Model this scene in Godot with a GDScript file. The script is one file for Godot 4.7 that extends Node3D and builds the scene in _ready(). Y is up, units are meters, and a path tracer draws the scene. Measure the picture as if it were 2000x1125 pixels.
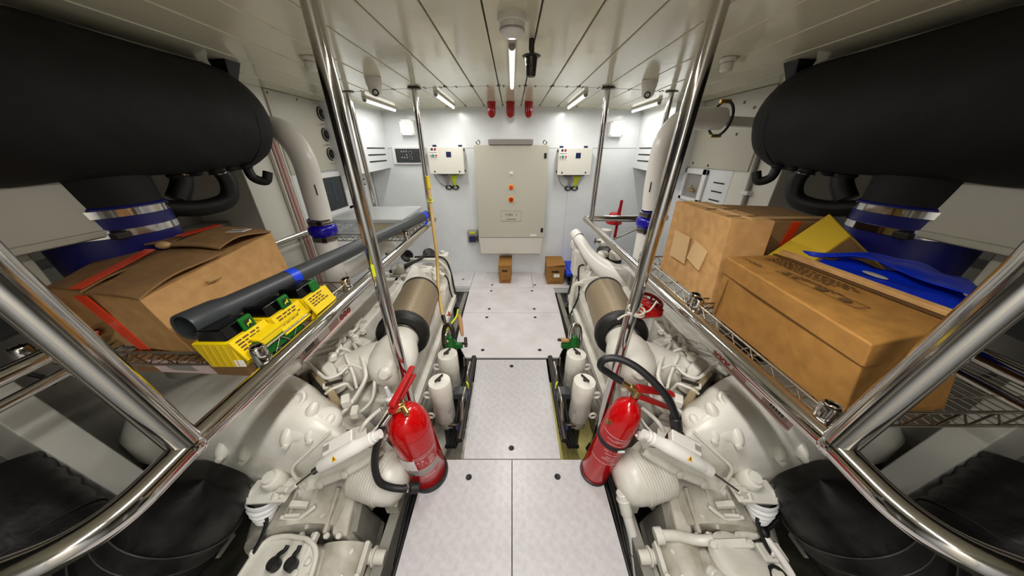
extends Node3D
# Twin-engine room of a yacht seen from its entrance. Authored in units of K metres (floor plates at y = 0, eye at 1.3875).
const K := 1.3
var FX := 1.0            # -1 mirrors what is being built to the other side of the room
var M := {}              # materials
var rng := RandomNumberGenerator.new()

func _ready() -> void:
	rng.seed = 7
	setup_view()
	make_materials()
	room()
	ceiling_things()
	back_wall_things()
	side_wall_things()
	deck_things()
	for s in [1.0, -1.0]:
		FX = s
		engine()
		gearbox()
		muffler()
		exhaust_sleeve()
		handrail()
		riser()
		fuel_filters()
	FX = 1.0
	extinguishers()
	shelves()
	cargo()
	small_things()

# ---------------------------------------------------------------- camera, light, exposure
func setup_view() -> void:
	var cam := Camera3D.new()
	cam.name = "camera"
	cam.fov = 2.0 * rad_to_deg(atan(562.5 / 540.0))
	cam.near = 0.02
	add_child(cam)
	cam.position = Vector3(0, 1.3875, 0) * K
	cam.rotation_degrees = Vector3(-26.565, 0, 0)
	cam.current = true
	var we := WorldEnvironment.new()
	we.name = "environment"
	var e := Environment.new()
	e.background_mode = Environment.BG_COLOR
	e.background_color = Color(0, 0, 0)
	e.ambient_light_source = Environment.AMBIENT_SOURCE_DISABLED
	e.tonemap_mode = Environment.TONE_MAPPER_LINEAR
	e.tonemap_exposure = 1.0
	e.sdfgi_enabled = true
	e.ssao_enabled = true
	e.ssil_enabled = true
	we.environment = e
	add_child(we)

const TUBE_E := 1.0
# every tube lamp of the room: x, z of its middle, length, share of TUBE_E
var TUBES := [[0.0, -1.77, 0.78, 1.5], [-0.54, -2.70, 0.66, 0.7], [0.526, -2.72, 0.66, 0.7], [-1.078, -2.72, 0.58, 0.45], [1.13, -2.80, 0.52, 0.45], [0.0, -0.35, 0.78, 2.7], [0.0, 0.65, 0.78, 2.7]]

# ---------------------------------------------------------------- mesh building
class MB:
	var v := PackedVector3Array()
	var n := PackedVector3Array()
	var t := PackedVector2Array()
	var cuts := PackedInt32Array()      # where each shape begins
	func tri(a: Vector3, b: Vector3, c: Vector3, na: Vector3, nb: Vector3, nc: Vector3, ua := Vector2.ZERO, ub := Vector2.ZERO, uc := Vector2.ZERO) -> void:
		var g := (c - a).cross(b - a)
		if g.length_squared() < 1e-18: return
		if g.dot(na + nb + nc) < 0.0:
			v.append_array([a, c, b]); n.append_array([na, nc, nb]); t.append_array([ua, uc, ub])
		else:
			v.append_array([a, b, c]); n.append_array([na, nb, nc]); t.append_array([ua, ub, uc])
	func quad(a: Vector3, b: Vector3, c: Vector3, d: Vector3, nn: Vector3) -> MB:
		tri(a, b, c, nn, nn, nn, Vector2(0, 1), Vector2(1, 1), Vector2(1, 0)); tri(a, c, d, nn, nn, nn, Vector2(0, 1), Vector2(1, 0), Vector2(0, 0))
		return self
	func quadn(a: Vector3, b: Vector3, c: Vector3, d: Vector3, na: Vector3, nb: Vector3, nc: Vector3, nd: Vector3) -> void:
		tri(a, b, c, na, nb, nc); tri(a, c, d, na, nc, nd)
	# six-sided body: p[0..3] loop, p[4..7] the loop opposite; edges rounded by bev
	func hexa(p: Array, bev := 0.004) -> MB:
		cuts.append(v.size())
		var fs := [[0, 1, 2, 3], [4, 5, 6, 7], [0, 1, 5, 4], [1, 2, 6, 5], [2, 3, 7, 6], [3, 0, 4, 7]]
		var cen := Vector3.ZERO
		for q in p: cen += q / 8.0
		var inset := {}
		var fn := []
		for f in 6:
			var l: Array = fs[f]
			var fc: Vector3 = (p[l[0]] + p[l[1]] + p[l[2]] + p[l[3]]) / 4.0
			var nn: Vector3 = (p[l[2]] - p[l[0]]).cross(p[l[3]] - p[l[1]]).normalized()
			if nn.dot(fc - cen) < 0.0: nn = -nn
			fn.append(nn)
			var qs := []
			for i in 4:
				var c: Vector3 = p[l[i]]
				var e1: Vector3 = p[l[(i + 1) % 4]] - c
				var e2: Vector3 = p[l[(i + 3) % 4]] - c
				var q: Vector3 = c + e1.normalized() * minf(bev, e1.length() * 0.45) + e2.normalized() * minf(bev, e2.length() * 0.45)
				inset[f * 8 + l[i]] = q
				qs.append(q)
			quad(qs[0], qs[1], qs[2], qs[3], nn)
		if bev > 0.0:
			for f in 6:
				for g in range(f + 1, 6):
					var both := []
					for c in fs[f]:
						if c in fs[g]: both.append(c)
					if both.size() == 2:
						quadn(inset[f * 8 + both[0]], inset[f * 8 + both[1]], inset[g * 8 + both[1]], inset[g * 8 + both[0]], fn[f], fn[f], fn[g], fn[g])
			for c in 8:
				var at := []
				for f in 6:
					if c in fs[f]: at.append(f)
				tri(inset[at[0] * 8 + c], inset[at[1] * 8 + c], inset[at[2] * 8 + c], fn[at[0]], fn[at[1]], fn[at[2]])
		return self
	func box(c: Vector3, s: Vector3, bev := 0.004, b := Basis()) -> MB:
		var h := s / 2.0
		var p := []
		for y in [-1, 1]:
			for q in [[-1, -1], [1, -1], [1, 1], [-1, 1]]:
				p.append(c + b * Vector3(q[0] * h.x, y * h.y, q[1] * h.z))
		return hexa(p, bev)
	func span(a: Vector3, b: Vector3, bev := 0.004) -> MB:
		return box((a + b) / 2.0, (b - a).abs(), bev)
	# a bar of rectangular section from a to b; w across (horizontal), h upwards
	func bar(a: Vector3, b: Vector3, w: float, h: float, bev := 0.003, up := Vector3.UP) -> MB:
		var d := (b - a).normalized()
		var x := d.cross(up).normalized()
		if x.length() < 0.1: x = d.cross(Vector3.RIGHT).normalized()
		return box((a + b) / 2.0, Vector3(w, h, a.distance_to(b)), bev, Basis(x, d.cross(x).normalized() * -1.0, d))
	func tube(path: Array, r, seg := 12, caps := true) -> MB:
		cuts.append(v.size())
		var k := path.size()
		var rings := []
		var norms := []
		var x := Vector3.ZERO
		for i in k:
			var d: Vector3 = (path[mini(i + 1, k - 1)] - path[maxi(i - 1, 0)]).normalized()
			if i == 0:
				x = d.cross(Vector3.UP)
				if x.length() < 0.2: x = d.cross(Vector3.RIGHT)
			x = (x - d * x.dot(d)).normalized()
			var y := d.cross(x)
			var rr: float = r[i] if r is Array else r
			var ring := []
			var nr := []
			for j in seg:
				var a := TAU * j / seg
				var o := x * cos(a) + y * sin(a)
				ring.append(path[i] + o * rr)
				nr.append(o)
			rings.append(ring); norms.append(nr)
		for i in k - 1:
			for j in seg:
				var q := (j + 1) % seg
				quadn(rings[i][j], rings[i][q], rings[i + 1][q], rings[i + 1][j], norms[i][j], norms[i][q], norms[i + 1][q], norms[i + 1][j])
		if caps:
			for e in [0, k - 1]:
				var nn: Vector3 = (path[0] - path[1]).normalized() if e == 0 else (path[k - 1] - path[k - 2]).normalized()
				for j in seg:
					tri(path[e], rings[e][j], rings[e][(j + 1) % seg], nn, nn, nn)
		return self
	# profile of (radius, height along axis) turned about the axis through o; sharp corners stay sharp
	func lathe(prof: Array, o: Vector3, axis := Vector3.UP, seg := 24, sq := Vector2.ONE, from := 0.0, to := TAU) -> MB:
		cuts.append(v.size())
		var y := axis.normalized()
		var x := y.cross(Vector3.BACK)
		if x.length() < 0.2: x = y.cross(Vector3.RIGHT)
		x = x.normalized()
		var z := x.cross(y)
		var sn := []
		for i in prof.size() - 1:
			var d: Vector2 = prof[i + 1] - prof[i]
			sn.append(Vector2(d.y, -d.x).normalized())
		# outward side: the turn of the profile
		for i in prof.size() - 1:
			if prof[i].distance_to(prof[i + 1]) < 1e-6: continue
			var n0: Vector2 = sn[i]
			var n1: Vector2 = sn[i]
			if i > 0 and sn[i - 1].dot(sn[i]) > 0.72: n0 = (sn[i - 1] + sn[i]).normalized()
			if i < prof.size() - 2 and sn[i + 1].dot(sn[i]) > 0.72: n1 = (sn[i + 1] + sn[i]).normalized()
			for j in seg:
				var a := from + (to - from) * j / seg
				var b := from + (to - from) * (j + 1) / seg
				var da := x * cos(a) * sq.x + z * sin(a) * sq.y
				var db := x * cos(b) * sq.x + z * sin(b) * sq.y
				var ea := (x * cos(a) / sq.x + z * sin(a) / sq.y).normalized()
				var eb := (x * cos(b) / sq.x + z * sin(b) / sq.y).normalized()
				quadn(o + da * prof[i].x + y * prof[i].y, o + db * prof[i].x + y * prof[i].y, o + db * prof[i + 1].x + y * prof[i + 1].y, o + da * prof[i + 1].x + y * prof[i + 1].y,
					(ea * n0.x + y * n0.y).normalized(), (eb * n0.x + y * n0.y).normalized(), (eb * n1.x + y * n1.y).normalized(), (ea * n1.x + y * n1.y).normalized())
		return self
	func cyl(a: Vector3, b: Vector3, r: float, seg := 16, ch := 0.003, r2 := -1.0) -> MB:
		var h := a.distance_to(b)
		var q := r2 if r2 >= 0.0 else r
		return lathe([Vector2(0, 0), Vector2(r - ch, 0), Vector2(r, ch), Vector2(q, h - ch), Vector2(maxf(q - ch, 0.0), h), Vector2(0, h)], a, b - a, seg)
	func ell(c: Vector3, r: Vector3, b := Basis(), seg := 16, rows := 8) -> MB:
		cuts.append(v.size())
		for i in rows:
			for j in seg:
				var q := []
				var m := []
				for k in [[0, 0], [0, 1], [1, 1], [1, 0]]:
					var th: float = PI * (i + k[0]) / rows
					var ph: float = TAU * (j + k[1]) / seg
					var u := Vector3(sin(th) * cos(ph), cos(th), sin(th) * sin(ph))
					q.append(c + b * (u * r)); m.append((b * (u / r)).normalized())
				quadn(q[0], q[1], q[2], q[3], m[0], m[1], m[2], m[3])
		return self
	# smooth skin over rows of points; the side away from `inside` is out
	func skin(g: Array, inside: Vector3, wrap := false) -> MB:
		var h := g.size()
		var w: int = g[0].size()
		var nn := []
		for i in h:
			var row := []
			for j in w:
				var du: Vector3 = g[i][(j + 1) % w if wrap else mini(j + 1, w - 1)] - g[i][(j + w - 1) % w if wrap else maxi(j - 1, 0)]
				var dv: Vector3 = g[mini(i + 1, h - 1)][j] - g[maxi(i - 1, 0)][j]
				var c := du.cross(dv).normalized()
				row.append(-c if c.dot(g[i][j] - inside) < 0.0 else c)
			nn.append(row)
		for i in h - 1:
			for j in (w if wrap else w - 1):
				var q := (j + 1) % w
				tri(g[i][j], g[i][q], g[i + 1][q], nn[i][j], nn[i][q], nn[i + 1][q], Vector2(float(j) / w, float(i) / h), Vector2(float(j + 1) / w, float(i) / h), Vector2(float(j + 1) / w, float(i + 1) / h))
				tri(g[i][j], g[i + 1][q], g[i + 1][j], nn[i][j], nn[i + 1][q], nn[i + 1][j], Vector2(float(j) / w, float(i) / h), Vector2(float(j + 1) / w, float(i + 1) / h), Vector2(float(j) / w, float(i + 1) / h))
		return self
	# outline in the plane (ux, uy) through o, drawn out by d along its normal
	func prism(poly: Array, o: Vector3, ux: Vector3, uy: Vector3, d: Vector3) -> MB:
		var p2 := PackedVector2Array(poly)
		var idx := Geometry2D.triangulate_polygon(p2)
		var dn := d.normalized()
		var c := Vector2.ZERO
		for q in p2: c += q / p2.size()
		for i in range(0, idx.size(), 3):
			var q := []
			for k in 3: q.append(o + ux * p2[idx[i + k]].x + uy * p2[idx[i + k]].y)
			tri(q[0], q[1], q[2], -dn, -dn, -dn); tri(q[0] + d, q[1] + d, q[2] + d, dn, dn, dn)
		var turn := -1.0 if Geometry2D.is_polygon_clockwise(p2) else 1.0
		for i in p2.size():
			var a := p2[i]
			var b := p2[(i + 1) % p2.size()]
			var e := (b - a).normalized()
			var nn := (ux * e.y - uy * e.x) * turn
			var pa := o + ux * a.x + uy * a.y
			var pb := o + ux * b.x + uy * b.y
			quad(pa, pb, pb + d, pa + d, nn.normalized())
		return self
	func bolts(at: Array, axis: Vector3, r := 0.008, h := 0.008) -> MB:
		for p in at: lathe([Vector2(r, 0), Vector2(r, h * 0.8), Vector2(r * 0.8, h), Vector2(0, h)], p, axis, 6)
		return self
	# a torus about axis through c
	func ring(c: Vector3, axis: Vector3, big: float, small: float, seg := 28, s2 := 8) -> MB:
		var pr := []
		for i in s2 + 1:
			var a := -TAU * i / s2
			pr.append(Vector2(big + cos(a) * small, -sin(a) * small))
		return lathe(pr, c, axis, seg)
	func wire(a: Vector3, b: Vector3, r: float) -> MB:
		return tube([a, b], r, 6)

func spline(p: Array, sub := 6) -> Array:
	var out := []
	for i in p.size() - 1:
		var a = p[maxi(i - 1, 0)]
		var b = p[i]
		var c = p[i + 1]
		var d = p[mini(i + 2, p.size() - 1)]
		for k in sub:
			var t := float(k) / sub
			out.append((b * 2.0 + (c - a) * t + (a * 2.0 - b * 5.0 + c * 4.0 - d) * t * t + (b * 3.0 - a - c * 3.0 + d) * t * t * t) * 0.5)
	out.append(p[p.size() - 1])
	return out

# polyline with its inner corners rounded
func bend(p: Array, r: float, sub := 6) -> Array:
	var out := [p[0]]
	for i in range(1, p.size() - 1):
		var a: Vector3 = p[i - 1] - p[i]
		var b: Vector3 = p[i + 1] - p[i]
		var k := minf(r, minf(a.length(), b.length()) * 0.48)
		var s: Vector3 = p[i] + a.normalized() * k
		var e: Vector3 = p[i] + b.normalized() * k
		for j in sub + 1:
			var t := float(j) / sub
			out.append(s * (1 - t) * (1 - t) + p[i] * 2.0 * t * (1 - t) + e * t * t)
	out.append(p[p.size() - 1])
	return out

func V(x: float, y: float, z: float) -> Vector3:
	return Vector3(x, y, z)

func origin_of(o: Node) -> Vector3:
	var r := Vector3.ZERO
	while o is Node3D and o != self:
		r += (o as Node3D).position
		o = o.get_parent()
	return r

func numbered(called: String, parent: Node) -> String:
	if not parent.has_node(NodePath(called)): return called
	var i := 1
	while parent.has_node(NodePath("%s_%03d" % [called, i])): i += 1
	return "%s_%03d" % [called, i]

# a Node3D at a thing's base; its parts become children
func thing(called: String, label: String, category: String, at: Vector3, group := "") -> Node3D:
	var o := Node3D.new()
	o.name = numbered(called, self)
	add_child(o)
	o.position = Vector3(at.x * FX, at.y, at.z) * K
	tag(o, label, category, group)
	return o

func tag(o: Node, label: String, category: String, group := "") -> Node:
	o.set_meta("label", label)
	o.set_meta("category", category)
	if group: o.set_meta("group", group)
	return o

# commits the shapes gathered in b as one named mesh under parent (or as a top-level object of its own)
func put(called: String, b: MB, m: Material, parent: Node3D = null, label := "") -> MeshInstance3D:
	var vv := b.v.duplicate()
	var nn := b.n.duplicate()
	var tt := b.t.duplicate()
	var o := MeshInstance3D.new()
	var lo := Vector3.INF
	var hi := -Vector3.INF
	for i in vv.size():
		vv[i] = Vector3(vv[i].x * FX, vv[i].y, vv[i].z) * K
		nn[i] = Vector3(nn[i].x * FX, nn[i].y, nn[i].z)
		lo = lo.min(vv[i]); hi = hi.max(vv[i])
	var org: Vector3
	if parent == null:
		org = Vector3((lo.x + hi.x) / 2.0, lo.y, (lo.z + hi.z) / 2.0)
		o.position = org
	else:
		org = origin_of(parent)
	for i in vv.size(): vv[i] -= org
	if FX < 0.0:
		for i in range(0, vv.size(), 3):
			var q := vv[i + 1]; vv[i + 1] = vv[i + 2]; vv[i + 2] = q
			q = nn[i + 1]; nn[i + 1] = nn[i + 2]; nn[i + 2] = q
			var s := tt[i + 1]; tt[i + 1] = tt[i + 2]; tt[i + 2] = s
	var arr := []
	arr.resize(Mesh.ARRAY_MAX)
	arr[Mesh.ARRAY_VERTEX] = vv
	arr[Mesh.ARRAY_NORMAL] = nn
	arr[Mesh.ARRAY_TEX_UV] = tt
	var me := ArrayMesh.new()
	me.add_surface_from_arrays(Mesh.PRIMITIVE_TRIANGLES, arr)
	o.mesh = me
	o.material_override = m
	if parent == null: parent = self
	o.name = numbered(called, parent)
	parent.add_child(o)
	if label: o.set_meta("label", label)
	return o

# the same, each shape a mesh of its own
func put_each(called: String, b: MB, m: Material, parent: Node3D, label := "") -> void:
	for i in b.cuts.size():
		var q := MB.new()
		var a := b.cuts[i]
		var e := b.cuts[i + 1] if i + 1 < b.cuts.size() else b.v.size()
		q.v = b.v.slice(a, e)
		q.n = b.n.slice(a, e)
		q.t = b.t.slice(a, e)
		put(called, q, m, parent, label)

func struct(called: String, b: MB, m: Material, parent: Node3D = null) -> MeshInstance3D:
	var o := put(called, b, m, parent)
	if parent == null: o.set_meta("kind", "structure")
	return o

var font: SystemFont
# lettering as thin solid letters: centre o, writing along ux, up uy, cap height h; round > 0 wraps it on a cylinder of that radius
func letters(s: String, o: Vector3, ux: Vector3, uy: Vector3, h: float, depth := 0.0006, round_r := 0.0, b: MB = null) -> MB:
	if font == null:
		font = SystemFont.new()
		font.font_names = PackedStringArray(["Droid Sans"])
	if b == null: b = MB.new()
	var tm := TextMesh.new()
	tm.font = font
	tm.text = s
	tm.font_size = 32
	tm.pixel_size = 1.0 / 24.0
	tm.depth = 0.01
	tm.curve_step = 2.0
	var a := tm.get_mesh_arrays()
	var vs: PackedVector3Array = a[Mesh.ARRAY_VERTEX]
	var ix: PackedInt32Array = a[Mesh.ARRAY_INDEX] if a[Mesh.ARRAY_INDEX] != null else PackedInt32Array(range(vs.size()))
	var uz := ux.cross(uy).normalized()
	for i in range(0, ix.size(), 3):
		var q := []
		var nn := uz
		for k in 3:
			var p := vs[ix[i + k]]
			var zz := depth if p.z > 0.0 else 0.0
			if round_r > 0.0:
				var an := p.x * h * FX / round_r
				nn = ux * sin(an) + uz * cos(an)
				q.append(o - uz * round_r + nn * (round_r + zz) + uy * p.y * h)
			else:
				q.append(o + ux * p.x * h * FX + uy * p.y * h + uz * zz)
		if vs[ix[i]].z > 0.0 and vs[ix[i + 1]].z > 0.0 and vs[ix[i + 2]].z > 0.0:
			b.tri(q[0], q[1], q[2], nn, nn, nn)
	return b

# ---------------------------------------------------------------- materials
func noise_tex(freq: float, normal := false, strength := 2.0, lo := Color.WHITE, hi := Color.WHITE, octaves := 4, size := 512) -> NoiseTexture2D:
	var f := FastNoiseLite.new()
	f.noise_type = FastNoiseLite.TYPE_SIMPLEX
	f.frequency = freq
	f.fractal_octaves = octaves
	f.seed = 11
	var t := NoiseTexture2D.new()
	t.width = size
	t.height = size
	t.seamless = true
	t.noise = f
	if normal:
		t.as_normal_map = true
		t.bump_strength = strength
	else:
		var g := Gradient.new()
		g.set_color(0, lo)
		g.set_color(1, hi)
		t.color_ramp = g
	return t

func mk(called: String, c: Color, rough: float, metal := 0.0, tex: Texture2D = null, nrm: Texture2D = null, scale := 1.0, nscale := 1.0) -> StandardMaterial3D:
	var m := StandardMaterial3D.new()
	m.albedo_color = c
	m.roughness = rough
	m.metallic = metal
	if tex: m.albedo_texture = tex
	if nrm:
		m.normal_enabled = true
		m.normal_texture = nrm
		m.normal_scale = nscale
	if tex or nrm:
		m.uv1_triplanar = true
		m.uv1_world_triplanar = true
		m.uv1_scale = Vector3.ONE * scale
	M[called] = m
	return m

# five-bar tread: short raised strokes in threes, turned by turns
func tread_tex() -> ImageTexture:
	var im := Image.create(256, 256, false, Image.FORMAT_RGBA8)
	im.fill(Color(0.3, 0.3, 0.3))
	for cy in 4:
		for cx in 4:
			var up := 1.0 if (cx + cy) % 2 == 0 else -1.0
			for k in [-1, 0, 1]:
				for y in 64:
					for x in 64:
						var p := Vector2(x - 31.5, y - 31.5)
						var u := (p.x + p.y * up) / sqrt(2.0)
						var w: float = (p.x - p.y * up) / sqrt(2.0) - k * 12.0
						var d: float = (u / 26.0) * (u / 26.0) + (w / 3.6) * (w / 3.6)
						if d < 1.0:
							var h := 0.3 + 0.5 * sqrt(1.0 - d)
							im.set_pixel(cx * 64 + x, cy * 64 + y, Color(h, h, h))
	im.bump_map_to_normal_map(2.0)
	return ImageTexture.create_from_image(im)

# rows of small holes in a filter's sleeve
func mesh_tex() -> ImageTexture:
	var im := Image.create(64, 64, false, Image.FORMAT_RGBA8)
	im.fill(Color(0.62, 0.55, 0.44))
	for q in [[16, 16], [48, 48]]:
		for y in range(-16, 16):
			for x in range(-16, 16):
				if x * x + y * y < 110: im.set_pixel(posmod(q[0] + x, 64), posmod(q[1] + y, 64), Color(0.13, 0.10, 0.075))
	return ImageTexture.create_from_image(im)

func make_materials() -> void:
	var peel := noise_tex(0.02, true, 1.2)
	var card_n := noise_tex(0.012, true, 3.0)
	var wrinkle := noise_tex(0.006, true, 9.0, Color.WHITE, Color.WHITE, 5)
	mk("wall", Color(0.905, 0.918, 0.925), 0.22, 0.0, noise_tex(0.004, false, 1, Color(0.95, 0.95, 0.95), Color(1, 1, 1)), peel, 0.7, 0.15)
	mk("hull", Color(0.60, 0.59, 0.56), 0.5, 0.0, noise_tex(0.006, false, 1, Color(0.82, 0.81, 0.78), Color(1, 1, 1)), peel, 1.1, 0.3)
	mk("ceiling", Color(0.88, 0.865, 0.765), 0.13, 0.0, noise_tex(0.004, false, 1, Color(0.96, 0.96, 0.95), Color(1, 1, 1)), peel, 0.6, 0.12)
	mk("gap", Color(0.36, 0.35, 0.32), 0.8)
	mk("bilge", Color(0.30, 0.30, 0.26), 0.45, 0.0, noise_tex(0.008, false, 1, Color(0.55, 0.54, 0.48), Color(1, 1, 1)))
	mk("deck", Color(0.87, 0.855, 0.865), 0.36, 0.0, noise_tex(0.006, false, 1, Color(0.93, 0.92, 0.91), Color(1, 1, 1)), null, 0.9)
	var tread := StandardMaterial3D.new()
	tread = mk("tread", Color(0.785, 0.772, 0.782), 0.30, 0.0, noise_tex(0.006, false, 1, Color(0.93, 0.92, 0.91), Color(1, 1, 1)), null, 0.9)
	tread.normal_enabled = true
	tread.normal_texture = tread_tex()
	tread.normal_scale = 0.35
	tread.uv1_scale = Vector3.ONE * 6.0
	mk("engine", Color(0.92, 0.91, 0.88), 0.33, 0.0, noise_tex(0.005, false, 1, Color(0.88, 0.87, 0.84), Color(1, 1, 1), 5), peel, 1.6, 0.35)
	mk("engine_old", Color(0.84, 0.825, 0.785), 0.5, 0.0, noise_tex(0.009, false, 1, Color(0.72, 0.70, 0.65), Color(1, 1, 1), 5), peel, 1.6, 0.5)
	mk("ochre", Color(0.70, 0.63, 0.50), 0.5)
	mk("white_pipe", Color(0.90, 0.885, 0.86), 0.28, 0.0, null, peel, 1.4, 0.2)
	mk("white_plastic", Color(0.92, 0.92, 0.92), 0.3)
	mk("off_white", Color(0.88, 0.87, 0.83), 0.35)
	mk("panel_grey", Color(0.74, 0.725, 0.67), 0.42, 0.0, null, peel, 1.5, 0.2)
	mk("chrome", Color(0.80, 0.785, 0.77), 0.11, 1.0, null, noise_tex(0.01, true, 0.8), 1.2, 0.12)
	mk("steel", Color(0.62, 0.60, 0.56), 0.3, 1.0)
	mk("bright_wire", Color(0.78, 0.75, 0.70), 0.25, 1.0)
	mk("brass", Color(0.72, 0.62, 0.40), 0.32, 1.0)
	mk("dark_metal", Color(0.25, 0.235, 0.22), 0.4, 0.7)
	mk("black", Color(0.045, 0.045, 0.045), 0.55)
	mk("rubber", Color(0.06, 0.06, 0.06), 0.5)
	mk("gloss_black", Color(0.03, 0.03, 0.035), 0.12)
	mk("lagging", Color(0.014, 0.012, 0.011), 0.75, 0.0, noise_tex(0.01, false, 1, Color(0.6, 0.6, 0.6), Color(1, 1, 1), 5), wrinkle, 0.8, 0.35)
	mk("leather", Color(0.10, 0.088, 0.09), 0.45, 0.0, noise_tex(0.01, false, 1, Color(0.65, 0.65, 0.65), Color(1, 1, 1), 5), wrinkle, 1.0, 0.8)
	mk("seam", Color(0.20, 0.185, 0.18), 0.6)
	mk("blue_hose", Color(0.07, 0.08, 0.42), 0.4)
	mk("blue_gloss", Color(0.10, 0.05, 0.62), 0.22)
	mk("blue", Color(0.02, 0.24, 0.80), 0.35)
	mk("blue_sheet", Color(0.02, 0.20, 0.78), 0.4, 0.0, noise_tex(0.01, false, 1, Color(0.7, 0.75, 0.85), Color(1, 1, 1)), wrinkle, 1.5, 0.5)
	mk("navy", Color(0.10, 0.12, 0.30), 0.4)
	mk("red", Color(0.72, 0.015, 0.03), 0.16)
	mk("red_dull", Color(0.66, 0.03, 0.05), 0.4)
	mk("red_lens", Color(0.62, 0.015, 0.03), 0.12)
	mk("pink", Color(0.80, 0.66, 0.63), 0.5)
	mk("yellow", Color(0.86, 0.74, 0.03), 0.4)
	mk("mustard", Color(0.80, 0.66, 0.16), 0.6, 0.0, null, card_n, 1.0, 0.3)
	mk("green", Color(0.04, 0.36, 0.10), 0.35)
	mk("lime", Color(0.80, 0.86, 0.10), 0.4)
	mk("orange_tape", Color(0.86, 0.25, 0.10), 0.35)
	mk("tan_hose", Color(0.77, 0.63, 0.38), 0.4)
	mk("cork", Color(0.70, 0.52, 0.34), 0.6)
	var cfine := noise_tex(0.02, false, 1, Color(0.86, 0.84, 0.80), Color(1, 1, 1), 5)
	mk("card", Color(0.79, 0.61, 0.385), 0.78, 0.0, cfine, card_n, 1.3, 0.35)
	mk("card_gold", Color(0.64, 0.455, 0.20), 0.72, 0.0, cfine, card_n, 1.3, 0.35)
	mk("card_dull", Color(0.60, 0.455, 0.29), 0.8, 0.0, cfine, card_n, 1.3, 0.35)
	mk("card_edge", Color(0.66, 0.54, 0.40), 0.9)
	mk("card_tape", Color(0.80, 0.66, 0.47), 0.35)
	mk("print", Color(0.36, 0.24, 0.10), 0.8)
	mk("ink", Color(0.12, 0.11, 0.10), 0.7)
	mk("white_print", Color(0.90, 0.80, 0.80), 0.4)
	mk("label_white", Color(0.92, 0.90, 0.88), 0.5)
	mk("label_red", Color(0.66, 0.10, 0.12), 0.35)
	mk("label_grey", Color(0.60, 0.58, 0.56), 0.5)
	mk("slate", Color(0.20, 0.215, 0.225), 0.38)
	mk("purple", Color(0.40, 0.28, 0.55), 0.5)
	mk("insulation", Color(0.72, 0.68, 0.40), 0.6, 0.0, null, wrinkle, 2.0, 1.0)
	mk("rope", Color(0.72, 0.70, 0.64), 0.8)
	mk("teal_mark", Color(0.05, 0.22, 0.30), 0.3)
	mk("teal_dark", Color(0.05, 0.10, 0.12), 0.08)
	mk("switch_green", Color(0.10, 0.62, 0.42), 0.3)
	mk("switch_red", Color(0.85, 0.14, 0.05), 0.3)
	mk("amber", Color(0.92, 0.68, 0.08), 0.35)
	var fm := mk("filter_mesh", Color(1, 1, 1), 0.42, 0.35)
	fm.albedo_texture = mesh_tex()
	fm.uv1_scale = Vector3(38, 24, 1)
	var lamp := mk("lamp", Color(1, 1, 1), 0.4)
	lamp.emission_enabled = true
	lamp.emission = Color(1.0, 0.985, 0.95)
	lamp.emission_energy_multiplier = 1.6
	var clear := mk("clear", Color(0.86, 0.90, 0.92, 0.22), 0.08)
	clear.transparency = BaseMaterial3D.TRANSPARENCY_ALPHA
	var fr := mk("frosted", Color(0.86, 0.88, 0.88, 0.6), 0.25)
	fr.transparency = BaseMaterial3D.TRANSPARENCY_ALPHA
	var led := mk("lens", Color(0.02, 0.02, 0.025), 0.05)
	led.metallic = 0.2

# ---------------------------------------------------------------- the room
func ceil_y(x: float) -> float:
	return 1.765 - 0.028 * minf(absf(x), 1.25) * minf(absf(x), 1.25)

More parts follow.
